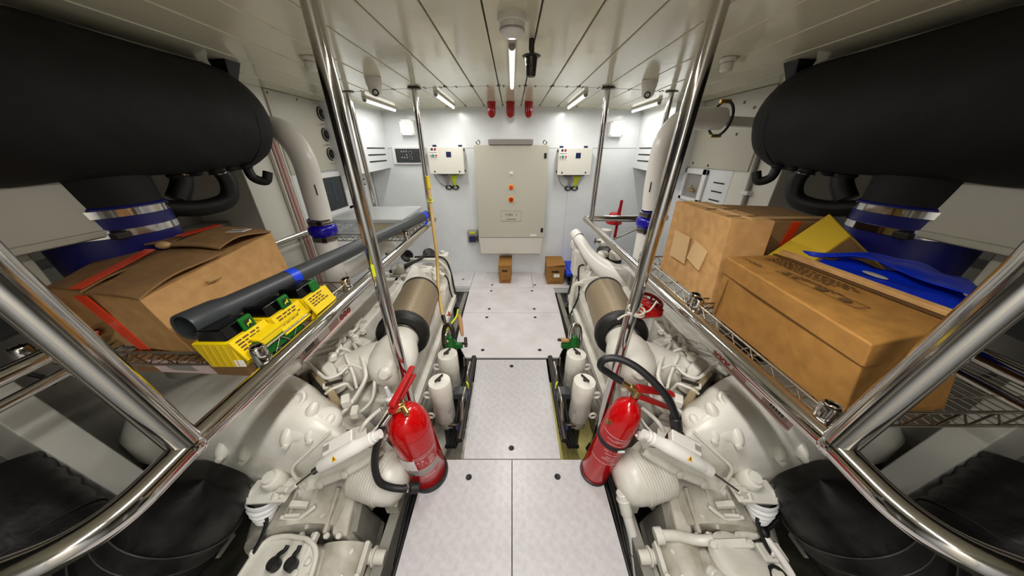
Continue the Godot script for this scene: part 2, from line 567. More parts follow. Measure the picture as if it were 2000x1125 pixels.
func room() -> void:
	struct("floor", MB.new().span(V(-2.0, -0.56, -3.3), V(2.0, -0.5, 1.25), 0.0), M.bilge)
	var cl := struct("ceiling", MB.new().span(V(-2.0, 1.80, -3.3), V(2.0, 1.86, 1.25), 0.0), M.gap)
	var xs := [-1.86, -1.68, -1.5, -1.315, -1.14, -0.965, -0.79, -0.615, -0.44, -0.265, -0.088, 0.088, 0.265, 0.44, 0.615, 0.79, 0.965, 1.14, 1.315, 1.5, 1.68, 1.86]
	for z in [[-3.2, -2.241], [-2.232, 1.2]]:
		for i in xs.size() - 1:
			var a: float = xs[i] + 0.002
			var b: float = xs[i + 1] - 0.002
			var ya := ceil_y(a)
			var yb := ceil_y(b)
			var p := [V(a, ya, z[0]), V(b, yb, z[0]), V(b, yb, z[1]), V(a, ya, z[1])]
			for k in 4: p.append(p[k] + V(0, 0.034, 0))
			put("ceiling_panel", MB.new().hexa(p, 0.004), M.ceiling, cl)
	# edge strips that stand a little proud of the outer panels
	for x in [-1.315, -1.14, -0.965, -0.79, 0.79, 0.965, 1.14, 1.315]:
		var y := ceil_y(x)
		put("joint_strip", MB.new().span(V(x - 0.005, y - 0.003, -2.20), V(x + 0.005, y + 0.01, 1.1), 0.002), M.ceiling, cl)
	var screws := MB.new()
	for i in 20:
		for dz in [-0.02, 0.02]:
			var x := -1.0 + i * 0.105
			screws.lathe([Vector2(0, -0.004), Vector2(0.006, -0.003), Vector2(0.007, 0)], V(x, ceil_y(x) + 0.001, -2.236 + dz), Vector3.UP, 8)
	put("screws", screws, M.dark_metal, cl).set_meta("kind", "stuff")
	var clips := MB.new()
	for x in [-0.615, -0.44, -0.265, -0.088, 0.088, 0.265, 0.44, 0.615]:
		clips.span(V(x - 0.012, ceil_y(x) - 0.003, -2.236), V(x + 0.012, ceil_y(x) + 0.005, -2.20), 0.002)
		clips.span(V(x - 0.010, ceil_y(x) - 0.003, -3.12), V(x + 0.010, ceil_y(x) + 0.005, -3.10), 0.002)
	put("panel_clips", clips, M.gap, cl).set_meta("kind", "stuff")

	var wb := struct("wall_back", MB.new().span(V(-1.8, -0.5, -3.30), V(1.8, 1.82, -3.206), 0.0), M.wall)
	put("wall_panel", MB.new().span(V(-1.5, 1.402, -3.21), V(1.5, 1.80, -3.197), 0.002), M.wall, wb)
	put("wall_panel", MB.new().span(V(-1.5, -0.5, -3.21), V(0.61, 1.398, -3.2), 0.002), M.wall, wb)
	put("wall_panel", MB.new().span(V(0.614, -0.5, -3.21), V(1.5, 1.398, -3.2), 0.002), M.wall, wb)
	for s in [["left", 1.0], ["right", -1.0]]:
		FX = s[1]
		var w := struct("wall_" + s[0], MB.new().span(V(-2.0, -0.5, -3.22), V(-1.86, 1.82, 1.2), 0.0), M.hull)
		put("wall_panel", MB.new().span(V(-1.87, -0.5, -3.2), V(-1.505, 1.8, -2.03), 0.003), M.wall, w)
		put("web_frame", MB.new().span(V(-1.87, -0.5, -2.028), V(-1.503, 1.8, -1.67), 0.005), M.off_white, w)
		# the duct box under the ceiling in the far corner, three slots in its side
		put("duct_box", MB.new().hexa([V(-1.52, 1.2, -3.2), V(-1.285, 1.215, -3.2), V(-1.285, 1.2, -2.56), V(-1.52, 1.19, -2.56), V(-1.52, 1.76, -3.2), V(-1.28, 1.76, -3.2), V(-1.28, 1.76, -2.56), V(-1.52, 1.76, -2.56)], 0.004), M.wall, w)
		for i in 3:
			put("vent_slot", MB.new().span(V(-1.287, 1.395 - i * 0.056, -3.12), V(-1.2815, 1.407 - i * 0.056, -2.74), 0.002), M.black, w)
			put("vent_slot", MB.new().span(V(-1.507, 1.165 - i * 0.05, -3.02), V(-1.503, 1.177 - i * 0.05, -2.86), 0.002), M.black, w)
			put("vent_slot", MB.new().span(V(-1.507, 1.165 - i * 0.06, -2.20), V(-1.503, 1.175 - i * 0.06, -2.08), 0.002), M.black, w)
		# sloping hull side low down and the frame that stands on it
		put("hull_plate", MB.new().hexa([V(-1.88, -0.5, -1.67), V(-1.58, -0.5, -1.67), V(-1.58, -0.5, 1.1), V(-1.88, -0.5, 1.1), V(-1.88, 1.0, -1.67), V(-1.84, 1.0, -1.67), V(-1.84, 1.0, 1.1), V(-1.88, 1.0, 1.1)], 0.004), M.hull, w)
		put("hull_frame", MB.new().bar(V(-1.41, -0.3, -0.62), V(-1.77, 1.0, -0.62), 0.17, 0.09, 0.006, Vector3.BACK), M.off_white, w)
		put("hull_frame", MB.new().bar(V(-1.55, -0.3, 0.35), V(-1.78, 1.0, 0.35), 0.11, 0.16, 0.006, Vector3.BACK), M.off_white, w)
		put("stringer", MB.new().span(V(-1.84, 0.92, -1.67), V(-1.70, 1.0, 1.1), 0.006), M.hull, w)
		var hk := MB.new()
		hk.tube(bend([V(-1.72, 0.72, -0.72), V(-1.68, 0.70, -0.72), V(-1.66, 0.66, -0.74), V(-1.68, 0.62, -0.75)], 0.02), 0.008, 8)
		put("hook", hk, M.dark_metal, w)
	FX = 1.0
	var wf := struct("wall_front", MB.new().span(V(-2.0, -0.5, 1.2), V(2.0, 1.82, 1.3), 0.0), M.wall)
	put("door_leaf", MB.new().span(V(-0.35, 0.02, 1.17), V(0.35, 1.6, 1.205), 0.006), M.off_white, wf)

	# engine beds and deck bearers
	for s in [1.0, -1.0]:
		FX = s
		struct("trim_1" if s > 0 else "trim_2", MB.new().span(V(-0.545, -0.5, -3.1), V(-0.50, -0.06, -0.2), 0.004), M.hull)
	FX = 1.0

func ceiling_things() -> void:
	var i := 0
	var where := ["long tube lamp on the ceiling above the middle of the walkway", "tube lamp on the far ceiling, between the walkway and the lamp over the loudspeaker panel",
		"tube lamp on the far ceiling above the control box beside the tall grey cabinet's hinges", "tube lamp near the side wall above the dark instrument panel",
		"tube lamp near the side wall above the white elbow of the standing pipe", "tube lamp on the ceiling over the entrance plates", "tube lamp on the ceiling by the entrance door"]
	for q in TUBES:
		var y := ceil_y(q[0])
		var t := thing("tube_lamp", where[i], "lamp", V(q[0], y - 0.03, q[1]), "slim tube lamps on the ceiling")
		var h: float = q[2] / 2.0
		put("housing", MB.new().span(V(q[0] - 0.016, y - 0.014, q[1] - h - 0.015), V(q[0] + 0.016, y, q[1] + h + 0.015), 0.003), M.off_white, t)
		put("lamp_tube", MB.new().lathe([Vector2(0, -h), Vector2(0.009, -h), Vector2(0.011, -h + 0.003), Vector2(0.011, h - 0.003), Vector2(0.009, h), Vector2(0, h)], V(q[0], y - 0.021, q[1]), Vector3.BACK, 12), M.lamp, t)
		for e in [-1.0, 1.0]:
			put("end_cap", MB.new().cyl(V(q[0], y - 0.019, q[1] + e * h), V(q[0], y - 0.019, q[1] + e * (h + 0.014)), 0.0145, 10), M.label_grey, t)
		var a := AreaLight3D.new()
		a.name = "lamp_light"
		a.area_size = Vector2(0.03, q[2]) * K
		a.light_energy = TUBE_E * float(q[3])
		a.light_color = Color(1.0, 0.99, 0.972)
		a.area_range = 12.0
		a.area_attenuation = 2.0
		a.shadow_enabled = true
		t.add_child(a)
		a.position = Vector3(0, -0.004, 0) * K
		a.rotation_degrees = Vector3(-90, 0, 0)
		if i > 4:
			for e in [-1.0, 1.0]: put("side_shade", MB.new().span(V(q[0] + e * 0.036 - 0.002, y - 0.056, q[1] - h), V(q[0] + e * 0.036 + 0.002, y, q[1] + h), 0.001), M.label_grey, t)
		i += 1
	# round base at the near end of the middle lamp
	var y0 := 1.765
	var d := thing("smoke_detector", "round cream smoke detector on the ceiling at the near end of the long tube lamp", "detector", V(0, y0 - 0.05, -1.16))
	put("base", MB.new().lathe([Vector2(0, -0.02), Vector2(0.044, -0.02), Vector2(0.047, -0.017), Vector2(0.047, 0.0)], V(0, y0, -1.16), Vector3.UP, 28), M.off_white, d)
	put("head", MB.new().lathe([Vector2(0, -0.054), Vector2(0.022, -0.053), Vector2(0.033, -0.045), Vector2(0.040, -0.03), Vector2(0.040, -0.02)], V(0, y0, -1.16), Vector3.UP, 28), M.off_white, d)
	put("grille_ring", MB.new().ring(V(0, y0 - 0.036, -1.16), Vector3.UP, 0.0385, 0.0025), M.label_grey, d)
	# black sounder hanging beside the lamp
	var b := thing("alarm_sounder", "small black sounder with a flange hanging from the ceiling beside the long tube lamp", "sounder", V(0.075, y0 - 0.12, -1.36))
	put("stem", MB.new().cyl(V(0.075, y0, -1.36), V(0.075, y0 - 0.05, -1.36), 0.011), M.dark_metal, b)
	put("flange", MB.new().lathe([Vector2(0, -0.058), Vector2(0.033, -0.056), Vector2(0.037, -0.053), Vector2(0.033, -0.05), Vector2(0, -0.046)], V(0.075, y0, -1.36), Vector3.UP, 24), M.dark_metal, b)
	put("body", MB.new().lathe([Vector2(0, -0.118), Vector2(0.016, -0.118), Vector2(0.019, -0.114), Vector2(0.024, -0.057), Vector2(0, -0.057)], V(0.075, y0, -1.36), Vector3.UP, 20), M.dark_metal, b)
	var ho := MB.new()
	for a in [0.35, 1.0]: ho.ell(V(0.075 + sin(a - 1.2) * 0.0215, y0 - 0.085, -1.36 + cos(a - 1.2) * 0.0215), Vector3(0.004, 0.006, 0.004), Basis(), 8, 6)
	put("sound_hole", ho, M.black, b)
	# three red beacons at the far end
	var bl := ["red alarm beacon above the tall grey cabinet, the one nearest the dark instrument panel", "dark red alarm beacon in the middle of the row of three", "red alarm beacon above the tall grey cabinet, the one farthest from the dark instrument panel"]
	for k in 3:
		var x := -0.182 + k * 0.165 + (0.002 if k == 1 else 0.0)
		var yy := ceil_y(x)
		var r := thing("alarm_beacon", bl[k], "beacon", V(x, yy - 0.13, -2.90), "red beacons on the far ceiling")
		put("base", MB.new().cyl(V(x, yy, -2.90), V(x, yy - 0.022, -2.90), 0.038, 20), M.red_dull, r)
		put("lens", MB.new().lathe([Vector2(0, -0.122), Vector2(0.014, -0.119), Vector2(0.026, -0.110), Vector2(0.034, -0.095), Vector2(0.036, -0.075), Vector2(0.036, -0.022)], V(x, yy, -2.90), Vector3.UP, 24), M.red_lens if k != 1 else M.red_dull, r)
		if k == 1:
			for j in 5: put("grille_rib", MB.new().ring(V(x, yy - 0.035 - j * 0.017, -2.90), Vector3.UP, 0.036, 0.0018, 20, 6), M.red_dull, r)
	# dome cameras
	for s in [[-0.775, -1.90, "white dome camera under the ceiling beside the chrome post near the dark instrument panel"], [0.80, -1.97, "white dome camera under the ceiling above the white standing pipe with the full elbow"]]:
		var x: float = s[0]
		var yy := ceil_y(x)
		var c := thing("dome_camera", s[2], "camera", V(x, yy - 0.095, s[1]), "ceiling cameras")
		put("base", MB.new().lathe([Vector2(0.035, -0.05), Vector2(0.042, -0.03), Vector2(0.044, 0.0)], V(x, yy, s[1]), Vector3.UP, 24), M.off_white, c)
		put("ball", MB.new().ell(V(x, yy - 0.055, s[1]), Vector3(0.036, 0.036, 0.036), Basis(), 24, 14), M.off_white, c)
		var dir := V(0.35 * -signf(x), -0.55, 0.8).normalized()
		put("lens", MB.new().lathe([Vector2(0.016, 0.028), Vector2(0.018, 0.037), Vector2(0.013, 0.038), Vector2(0.011, 0.034), Vector2(0, 0.036)], V(x, yy - 0.055, s[1]), dir, 18), M.lens, c)
	# shaded detectors seen behind the near posts
	for s in [[-0.87, -1.50, "small white ceiling fitting half behind the chrome post, over the open flap carton"], [0.93, -1.5, "small white ceiling fitting half behind the chrome post, over the yellow box"]]:
		var x: float = s[0]
		var c := thing("ceiling_fitting", s[2], "detector", V(x, ceil_y(x) - 0.05, s[1]), "small ceiling fittings")
		put("base", MB.new().cyl(V(x, ceil_y(x), s[1]), V(x, ceil_y(x) - 0.016, s[1]), 0.032, 20), M.off_white, c)
		put("head", MB.new().cyl(V(x, ceil_y(x) - 0.016, s[1]), V(x, ceil_y(x) - 0.05, s[1]), 0.024, 20, 0.006), M.off_white, c)

# ---------------------------------------------------------------- on the back wall
func back_wall_things() -> void:
	var zf := -2.99     # face of the tall cabinet
	var c := thing("switch_cabinet", "tall grey electrical cabinet in the middle of the back wall facing the walkway", "cabinet", V(0, 0.29, -3.1))
	put("body", MB.new().span(V(-0.365, 0.52, -3.2), V(0.352, 1.425, zf - 0.018), 0.006), M.panel_grey, c)
	var dr := put("door", MB.new().span(V(-0.37, 0.518, zf - 0.014), V(0.357, 1.43, zf), 0.006), M.panel_grey, c)
	put("cable_box", MB.new().hexa([V(-0.36, 0.29, -3.2), V(0.335, 0.29, -3.2), V(0.335, 0.31, zf - 0.05), V(-0.36, 0.31, zf - 0.05), V(-0.37, 0.515, -3.2), V(0.345, 0.515, -3.2), V(0.345, 0.515, zf - 0.01), V(-0.37, 0.515, zf - 0.01)], 0.006), M.off_white, c)
	put("canopy", MB.new().hexa([V(-0.225, 1.43, -3.2), V(0.20, 1.43, -3.2), V(0.20, 1.43, zf + 0.02), V(-0.225, 1.43, zf + 0.02), V(-0.215, 1.485, -3.2), V(0.19, 1.485, -3.2), V(0.205, 1.475, zf + 0.03), V(-0.23, 1.475, zf + 0.03)], 0.006), M.label_grey, c)
	for x in [-0.33, 0.32]: put("lifting_eye", MB.new().ring(V(x, 1.452, zf - 0.04), Vector3.BACK, 0.017, 0.005, 20), M.steel, c)
	for y in [1.335, 0.60]:
		put("lock", MB.new().span(V(0.313, y - 0.024, zf), V(0.339, y + 0.024, zf + 0.006), 0.003), M.black, dr)
	put("key_lock", MB.new().span(V(-0.026, 1.155, zf), V(0.008, 1.195, zf + 0.004), 0.002), M.off_white, dr)
	put("key_barrel", MB.new().cyl(V(-0.009, 1.173, zf + 0.002), V(-0.009, 1.173, zf + 0.016), 0.012), M.chrome, dr)
	put("stop_plate", MB.new().span(V(-0.034, 1.02, zf), V(0.016, 1.07, zf + 0.004), 0.003), M.amber, dr)
	put("stop_button", MB.new().cyl(V(-0.009, 1.045, zf + 0.003), V(-0.009, 1.045, zf + 0.028), 0.018, 20, 0.005), M.switch_red, dr, "red emergency stop button")
	put("isolator_plate", MB.new().span(V(-0.038, 0.895, zf), V(0.02, 0.953, zf + 0.005), 0.003), M.amber, dr)
	put("isolator_knob", MB.new().cyl(V(-0.009, 0.924, zf + 0.004), V(-0.009, 0.924, zf + 0.016), 0.022, 20).box(V(-0.009, 0.924, zf + 0.022), Vector3(0.011, 0.044, 0.016), 0.003), M.red_dull, dr)
	put("name_plate", MB.new().span(V(-0.12, 0.70, zf), V(0.10, 0.81, zf + 0.0025), 0.002), M.panel_grey, dr)
	var fr := MB.new()
	fr.span(V(-0.12, 0.806, zf), V(0.10, 0.81, zf + 0.004), 0.0005).span(V(-0.12, 0.70, zf), V(0.10, 0.704, zf + 0.004), 0.0005)
	fr.span(V(-0.12, 0.70, zf), V(-0.117, 0.81, zf + 0.004), 0.0005).span(V(0.097, 0.70, zf), V(0.10, 0.81, zf + 0.004), 0.0005)
	put("plate_edge", fr, M.label_grey, dr)
	var tx := letters("TCBN   1", V(-0.01, 0.765, zf + 0.0026), Vector3.RIGHT, Vector3.UP, 0.026)
	tx.span(V(-0.06, 0.7175, zf + 0.002), V(0.045, 0.7225, zf + 0.0032), 0.0)
	put("lettering", tx, M.ink, dr)
	put("sticker", MB.new().span(V(0.20, 0.535, zf), V(0.27, 0.555, zf + 0.001), 0.0), M.label_white, dr)
	# two control boxes, cables leaving below through wall glands
	for q in [[-0.665, 0.176, "cream wall control box between the dark instrument panel and the tall cabinet", 1.0], [0.635, 0.168, "cream wall control box on the side of the tall cabinet without the grey socket", -1.0]]:
		var x: float = q[0]
		var w: float = q[1]
		var y0 := 1.165 if x < 0 else 1.155
		var z := -3.075
		var b := thing("control_box", q[2], "control box", V(x, y0, -3.15), "wall control boxes")
		put("body", MB.new().span(V(x - w, y0, -3.2), V(x + w, y0 + 0.245, z - 0.012), 0.005), M.off_white, b)
		put("lid", MB.new().span(V(x - w - 0.003, y0 - 0.003, z - 0.011), V(x + w + 0.003, y0 + 0.248, z), 0.005), M.off_white, b)
		for u in [-1.0, 1.0]:
			put("mounting_lug", MB.new().span(V(x + u * w * 0.75 - 0.02, y0 + 0.245, -3.2), V(x + u * w * 0.75 + 0.02, y0 + 0.268, -3.192), 0.002), M.navy, b)
			put("lid_screw", MB.new().cyl(V(x + u * w * 0.72, y0 + 0.022, z), V(x + u * w * 0.72, y0 + 0.022, z + 0.003), 0.008, 12, 0.001), M.black, b)
			for v in [0.03, 0.22]: put("hinge", MB.new().cyl(V(x + q[3] * (w + 0.008), y0 + v - 0.012, z - 0.02), V(x + q[3] * (w + 0.008), y0 + v + 0.012, z - 0.02), 0.007, 10), M.label_grey, b)
		put("side_grille", MB.new().span(V(x - q[3] * (w + 0.004), y0 + 0.09, -3.16), V(x - q[3] * w, y0 + 0.20, -3.11), 0.002), M.dark_metal, b)
		put("blue_plate", MB.new().span(V(x + 0.005, y0 + 0.155, z), V(x + 0.055, y0 + 0.205, z + 0.002), 0.001), M.navy, b)
		var sx := x - 0.12
		var pn := put("switch_plate", MB.new().span(V(sx - 0.038, y0 + 0.135, z), V(sx + 0.042, y0 + 0.21, z + 0.002), 0.001), M.label_white, b)
		put("green_lamp", MB.new().cyl(V(sx - 0.004, y0 + 0.172, z + 0.002), V(sx - 0.004, y0 + 0.172, z + 0.014), 0.012, 14), M.switch_green, pn)
		put("red_switch", MB.new().cyl(V(sx + 0.026, y0 + 0.172, z + 0.002), V(sx + 0.026, y0 + 0.172, z + 0.012), 0.009, 14), M.switch_red, pn)
		put("grey_switch", MB.new().cyl(V(sx - 0.028, y0 + 0.172, z + 0.002), V(sx - 0.028, y0 + 0.172, z + 0.012), 0.008, 14), M.label_grey, pn)
		put("plate_line", MB.new().span(V(sx - 0.036, y0 + 0.196, z + 0.002), V(sx + 0.034, y0 + 0.20, z + 0.0026), 0).span(V(sx - 0.036, y0 + 0.148, z + 0.002), V(sx + 0.034, y0 + 0.151, z + 0.0026), 0), M.ink, pn)
		put("maker_mark", MB.new().prism([Vector2(-0.011, -0.010), Vector2(0.007, -0.010), Vector2(0.012, 0.010), Vector2(-0.011, 0.010)], V(sx - 0.012, y0 + 0.226, z), Vector3.RIGHT, Vector3.UP, V(0, 0, 0.0015)), M.navy, b)
		put("maker_mark", MB.new().prism([Vector2(-0.010, -0.011), Vector2(0.008, -0.011), Vector2(0.014, 0.011), Vector2(-0.005, 0.011)], V(sx + 0.016, y0 + 0.226, z), Vector3.RIGHT, Vector3.UP, V(0, 0, 0.0015)), M.red_dull, b)
		for u in [-0.055, 0.06]:
			put("cable_slot", MB.new().span(V(x + u - 0.05, y0 - 0.012, -3.19), V(x + u + 0.05, y0 - 0.002, z - 0.02), 0.002), M.black, b)
			var gx: float = x + u * 0.62 + 0.012
			var cb := MB.new()
			for k in 7:
				var e := (k - 3) / 3.0
				cb.tube(spline([V(x + u + e * 0.042, y0 - 0.004, -3.13), V(gx + e * 0.022, y0 - 0.05, -3.14), V(gx + e * 0.008, y0 - 0.12, -3.17), V(gx + e * 0.006, y0 - 0.135, -3.20)], 4), 0.0042, 6, false)
			put("cables", cb, M.lime if k_even(u) else M.label_grey, b).set_meta("kind", "stuff")
			put("wall_gland", MB.new().lathe([Vector2(0.016, 0), Vector2(0.028, 0), Vector2(0.03, 0.004), Vector2(0.03, 0.012), Vector2(0.024, 0.018), Vector2(0.016, 0.012)], V(gx, y0 - 0.145, -3.2), Vector3.BACK, 20, Vector2(0.85, 1.3)), M.dark_metal, b)
		put("loose_cable", MB.new().tube(spline([V(x - w * 0.85, y0 - 0.002, -3.12), V(x - w * 0.8, y0 - 0.05, -3.15), V(x - w * 0.55, y0 - 0.11, -3.18), V(x - w * 0.3, y0 - 0.13, -3.19)], 5), 0.004, 6), M.label_grey, b)
	# junction boxes high on the wall
	for q in [[-1.035, 1.585, "square white junction box high on the wall above the dark instrument panel"], [1.035, 1.572, "square white junction box high on the wall with its shadowed side toward the tall cabinet"]]:
		var j := thing("junction_box", q[2], "junction box", V(q[0], q[1] - 0.065, -3.17), "white junction boxes")
		put("body", MB.new().span(V(q[0] - 0.066, q[1] - 0.066, -3.2), V(q[0] + 0.066, q[1] + 0.066, -3.15), 0.005), M.white_plastic, j)
		put("lid", MB.new().span(V(q[0] - 0.07, q[1] - 0.07, -3.152), V(q[0] + 0.07, q[1] + 0.07, -3.138), 0.004), M.white_plastic, j)
		for a in [-1, 1]:
			for b in [-1, 1]: put("screw", MB.new().cyl(V(q[0] + a * 0.058, q[1] + b * 0.058, -3.138), V(q[0] + a * 0.058, q[1] + b * 0.058, -3.135), 0.006, 10, 0.001), M.label_grey, j)
	# dark instrument panel
	var p := thing("instrument_panel", "dark instrument panel in a white frame on the back wall behind the chrome post", "instrument panel", V(-1.06, 1.25, -3.17))
	put("frame", MB.new().span(V(-1.235, 1.25, -3.2), V(-0.90, 1.42, -3.17), 0.006), M.white_plastic, p)
	put("face", MB.new().span(V(-1.20, 1.268, -3.172), V(-0.925, 1.398, -3.163), 0.003), M.slate, p)
	for k in 7:
		var e: Vector2 = [Vector2(0, 0.035), Vector2(0.024, 0.035), Vector2(0.05, 0.035), Vector2(0.05, 0.005), Vector2(0.0, -0.02), Vector2(0.025, -0.02), Vector2(0.052, -0.02)][k]
		put("button", MB.new().cyl(V(-1.135 + e.x, 1.335 + e.y, -3.163), V(-1.135 + e.x, 1.335 + e.y, -3.156), 0.008, 10), M.label_grey, p)
	for y in [1.36, 1.315]:
		put("dial_rim", MB.new().ring(V(-1.045, y, -3.162), Vector3.BACK, 0.014, 0.002, 20), M.label_grey, p)
		put("dial", MB.new().cyl(V(-1.045, y, -3.164), V(-1.045, y, -3.158), 0.013, 16), M.black, p)
	# socket
	var so := thing("wall_socket", "grey socket with blue flap and yellow label beside the tall cabinet's lower edge", "socket", V(-0.46, 0.41, -3.17))
	put("body", MB.new().span(V(-0.515, 0.41, -3.2), V(-0.395, 0.555, -3.13), 0.008), M.label_grey, so)
	put("flap", MB.new().span(V(-0.495, 0.43, -3.132), V(-0.42, 0.50, -3.10), 0.008), M.navy, so)
	put("rating_label", MB.new().span(V(-0.49, 0.522, -3.131), V(-0.425, 0.545, -3.126), 0.001), M.lime, so)
	put("plug_ring", MB.new().ring(V(-0.405, 0.47, -3.12), Vector3.RIGHT, 0.024, 0.007, 20), M.dark_metal, so)
	# white back panel box below/around control boxes: thin rail of the far hand grip
	var g := thing("red_valve", "red cone and lever of a valve on the pipe behind the chrome corner rail", "valve", V(0.99, 0.60, -2.72))
	put("pipe", MB.new().tube(bend([V(0.90, 0.78, -2.72), V(1.27, 0.78, -2.70), V(1.27, 0.30, -2.70)], 0.06), 0.022, 14), M.dark_metal, g)
	put("cone", MB.new().lathe([Vector2(0, 0), Vector2(0.075, 0.0), Vector2(0.072, 0.02), Vector2(0.05, 0.09), Vector2(0.0, 0.095)], V(0.985, 0.755, -2.68), V(0, 1, 0.1), 20), M.red_dull, g)
	put_each("lever", MB.new().bar(V(1.0, 0.62, -2.63), V(1.02, 0.97, -2.66), 0.028, 0.008, 0.003, Vector3.BACK).cyl(V(1.0, 0.80, -2.66), V(1.02, 0.97, -2.66), 0.018, 12, 0.002, 0.004), M.red_dull, g)
	put("union_nut", MB.new().cyl(V(0.93, 0.78, -2.72), V(1.06, 0.78, -2.715), 0.032, 8), M.dark_metal, g)
	var st := thing("strainer_bowl", "white filter bowl with a cap standing behind the chrome rail under the red valve", "filter", V(0.90, 0.36, -2.60))
	put("bowl", MB.new().lathe([Vector2(0, 0.38), Vector2(0.05, 0.39), Vector2(0.055, 0.42), Vector2(0.055, 0.55), Vector2(0.075, 0.56), Vector2(0.075, 0.60), Vector2(0.045, 0.62), Vector2(0.045, 0.68), Vector2(0.05, 0.69), Vector2(0.05, 0.71), Vector2(0, 0.715)], V(0.90, 0, -2.60), Vector3.UP, 20), M.engine, st)
	put("stand", MB.new().cyl(V(0.90, -0.5, -2.60), V(0.90, 0.38, -2.60), 0.03), M.dark_metal, st)
	put("tap", MB.new().cyl(V(0.85, 0.60, -2.56), V(0.78, 0.61, -2.55), 0.01, 10).cyl(V(0.79, 0.585, -2.55), V(0.79, 0.64, -2.55), 0.007, 8), M.steel, st)
	put("brace", MB.new().tube([V(0.93, 0.60, -2.58), V(1.26, 0.72, -2.66)], 0.009, 8), M.steel, st)

func k_even(u: float) -> bool:
	return u > 0.0

# ---------------------------------------------------------------- on the side walls
func side_wall_things() -> void:
	var x := -1.505
	var g := thing("speaker_panel", "grey beige plate with three round black loudspeakers on the side wall", "panel", V(x, 1.24, -2.42))
	put("plate", MB.new().span(V(x - 0.005, 1.235, -2.70), V(x + 0.012, 1.72, -2.02), 0.003), M.panel_grey, g)
	for q in [[1.638, -2.535], [1.495, -2.525], [1.355, -2.525]]:
		var o := V(x + 0.012, q[0], q[1])
		var sp := put("speaker", MB.new().lathe([Vector2(0.0, 0.004), Vector2(0.02, 0.003), Vector2(0.034, 0.008), Vector2(0.044, 0.010), Vector2(0.048, 0.006), Vector2(0.048, 0)], o, Vector3.RIGHT, 28), M.black, g)
		put("rim", MB.new().ring(o + V(0.008, 0, 0), Vector3.RIGHT, 0.040, 0.004), M.label_grey, sp)
		put("hub", MB.new().ell(o + V(0.008, 0, 0), Vector3(0.008, 0.014, 0.014), Basis(), 14, 8), M.dark_metal, sp)
		put_each("tally_plate", MB.new().span(V(x + 0.012, q[0] - 0.075, q[1] - 0.03), V(x + 0.013, q[0] - 0.066, q[1] + 0.03), 0).span(V(x + 0.012, q[0] + 0.062, q[1] + 0.0), V(x + 0.013, q[0] + 0.068, q[1] + 0.07), 0), M.label_grey, g)
	var sc := MB.new()
	for q in [[1.70, -2.04], [1.70, -2.3], [1.26, -2.3], [1.45, -2.12]]: sc.cyl(V(x + 0.012, q[0], q[1]), V(x + 0.014, q[0], q[1]), 0.007, 8, 0.001)
	put_each("screws", sc, M.dark_metal, g)
	# framed window below it
	var w := thing("gauge_window", "white framed dark glass window low on the side wall under the loudspeaker panel", "window", V(x, 0.90, -2.44))
	var fr := MB.new()
	fr.span(V(x, 0.895, -2.66), V(x + 0.02, 0.93, -2.24), 0.004).span(V(x, 1.185, -2.66), V(x + 0.02, 1.225, -2.24), 0.004)
	fr.span(V(x, 0.90, -2.66), V(x + 0.02, 1.22, -2.59), 0.004).span(V(x, 0.90, -2.31), V(x + 0.02, 1.22, -2.24), 0.004)
	put("frame", fr, M.white_plastic, w)
	put("pane", MB.new().span(V(x, 0.92, -2.60), V(x + 0.008, 1.20, -2.30), 0.0), M.teal_dark, w)
	put("gauge_strip", MB.new().span(V(x + 0.008, 1.0, -2.465), V(x + 0.0095, 1.19, -2.44), 0.0), M.teal_mark, w)
	# recess on the other side with a small valve
	var r := thing("recessed_cabinet", "white framed recess with a small tap inside on the side wall", "cabinet", V(1.505, 1.0, -2.42))
	FX = -1.0
	fr = MB.new()
	fr.span(V(x, 1.0, -2.58), V(x + 0.02, 1.03, -2.28), 0.004).span(V(x, 1.21, -2.58), V(x + 0.02, 1.25, -2.28), 0.004)
	fr.span(V(x, 1.0, -2.58), V(x + 0.02, 1.25, -2.54), 0.004).span(V(x, 1.0, -2.33), V(x + 0.02, 1.25, -2.28), 0.004)
	put("frame", fr, M.white_plastic, r)
	put("back", MB.new().span(V(x, 1.02, -2.55), V(x + 0.004, 1.22, -2.32), 0.0), M.label_grey, r)
	put("tap", MB.new().cyl(V(x, 1.09, -2.41), V(x + 0.03, 1.09, -2.41), 0.012, 10).cyl(V(x + 0.025, 1.09, -2.45), V(x + 0.025, 1.09, -2.37), 0.010, 10).cyl(V(x + 0.025, 1.09, -2.41), V(x + 0.025, 1.13, -2.41), 0.006, 8), M.brass, r)
	var p2 := thing("side_panel", "plain grey beige plate high on the side wall behind the white elbow pipe", "panel", V(x, 1.26, -2.35))
	put("plate", MB.new().span(V(x - 0.004, 1.26, -2.70), V(x + 0.012, 1.72, -1.90), 0.003), M.panel_grey, p2)
	sc = MB.new()
	for q in [[1.69, -2.28], [1.66, -2.12], [1.62, -2.02], [1.29, -2.5], [1.28, -2.3], [1.48, -2.1]]: sc.cyl(V(x + 0.012, q[0], q[1]), V(x + 0.015, q[0], q[1]), 0.009, 8, 0.001)
	put_each("screws", sc, M.dark_metal, p2)
	var cd := thing("conduit", "thin grey conduit clipped upright on the side wall above the red taped carton", "conduit", V(-1.48, 0.9, -1.83))
	put("pipe", MB.new().tube([V(-1.49, 0.55, -1.80), V(-1.49, 1.42, -1.86)], 0.014, 10), M.label_grey, cd)
	put("clip", MB.new().span(V(-1.51, 1.13, -1.87), V(-1.468, 1.155, -1.81), 0.003), M.white_plastic, cd)
	FX = 1.0
	# ladder of the cable tray
	var ct := thing("cable_tray", "narrow ladder cable tray climbing the side wall frame beside the white standing pipe", "cable tray", V(-1.49, 0.3, -1.93))
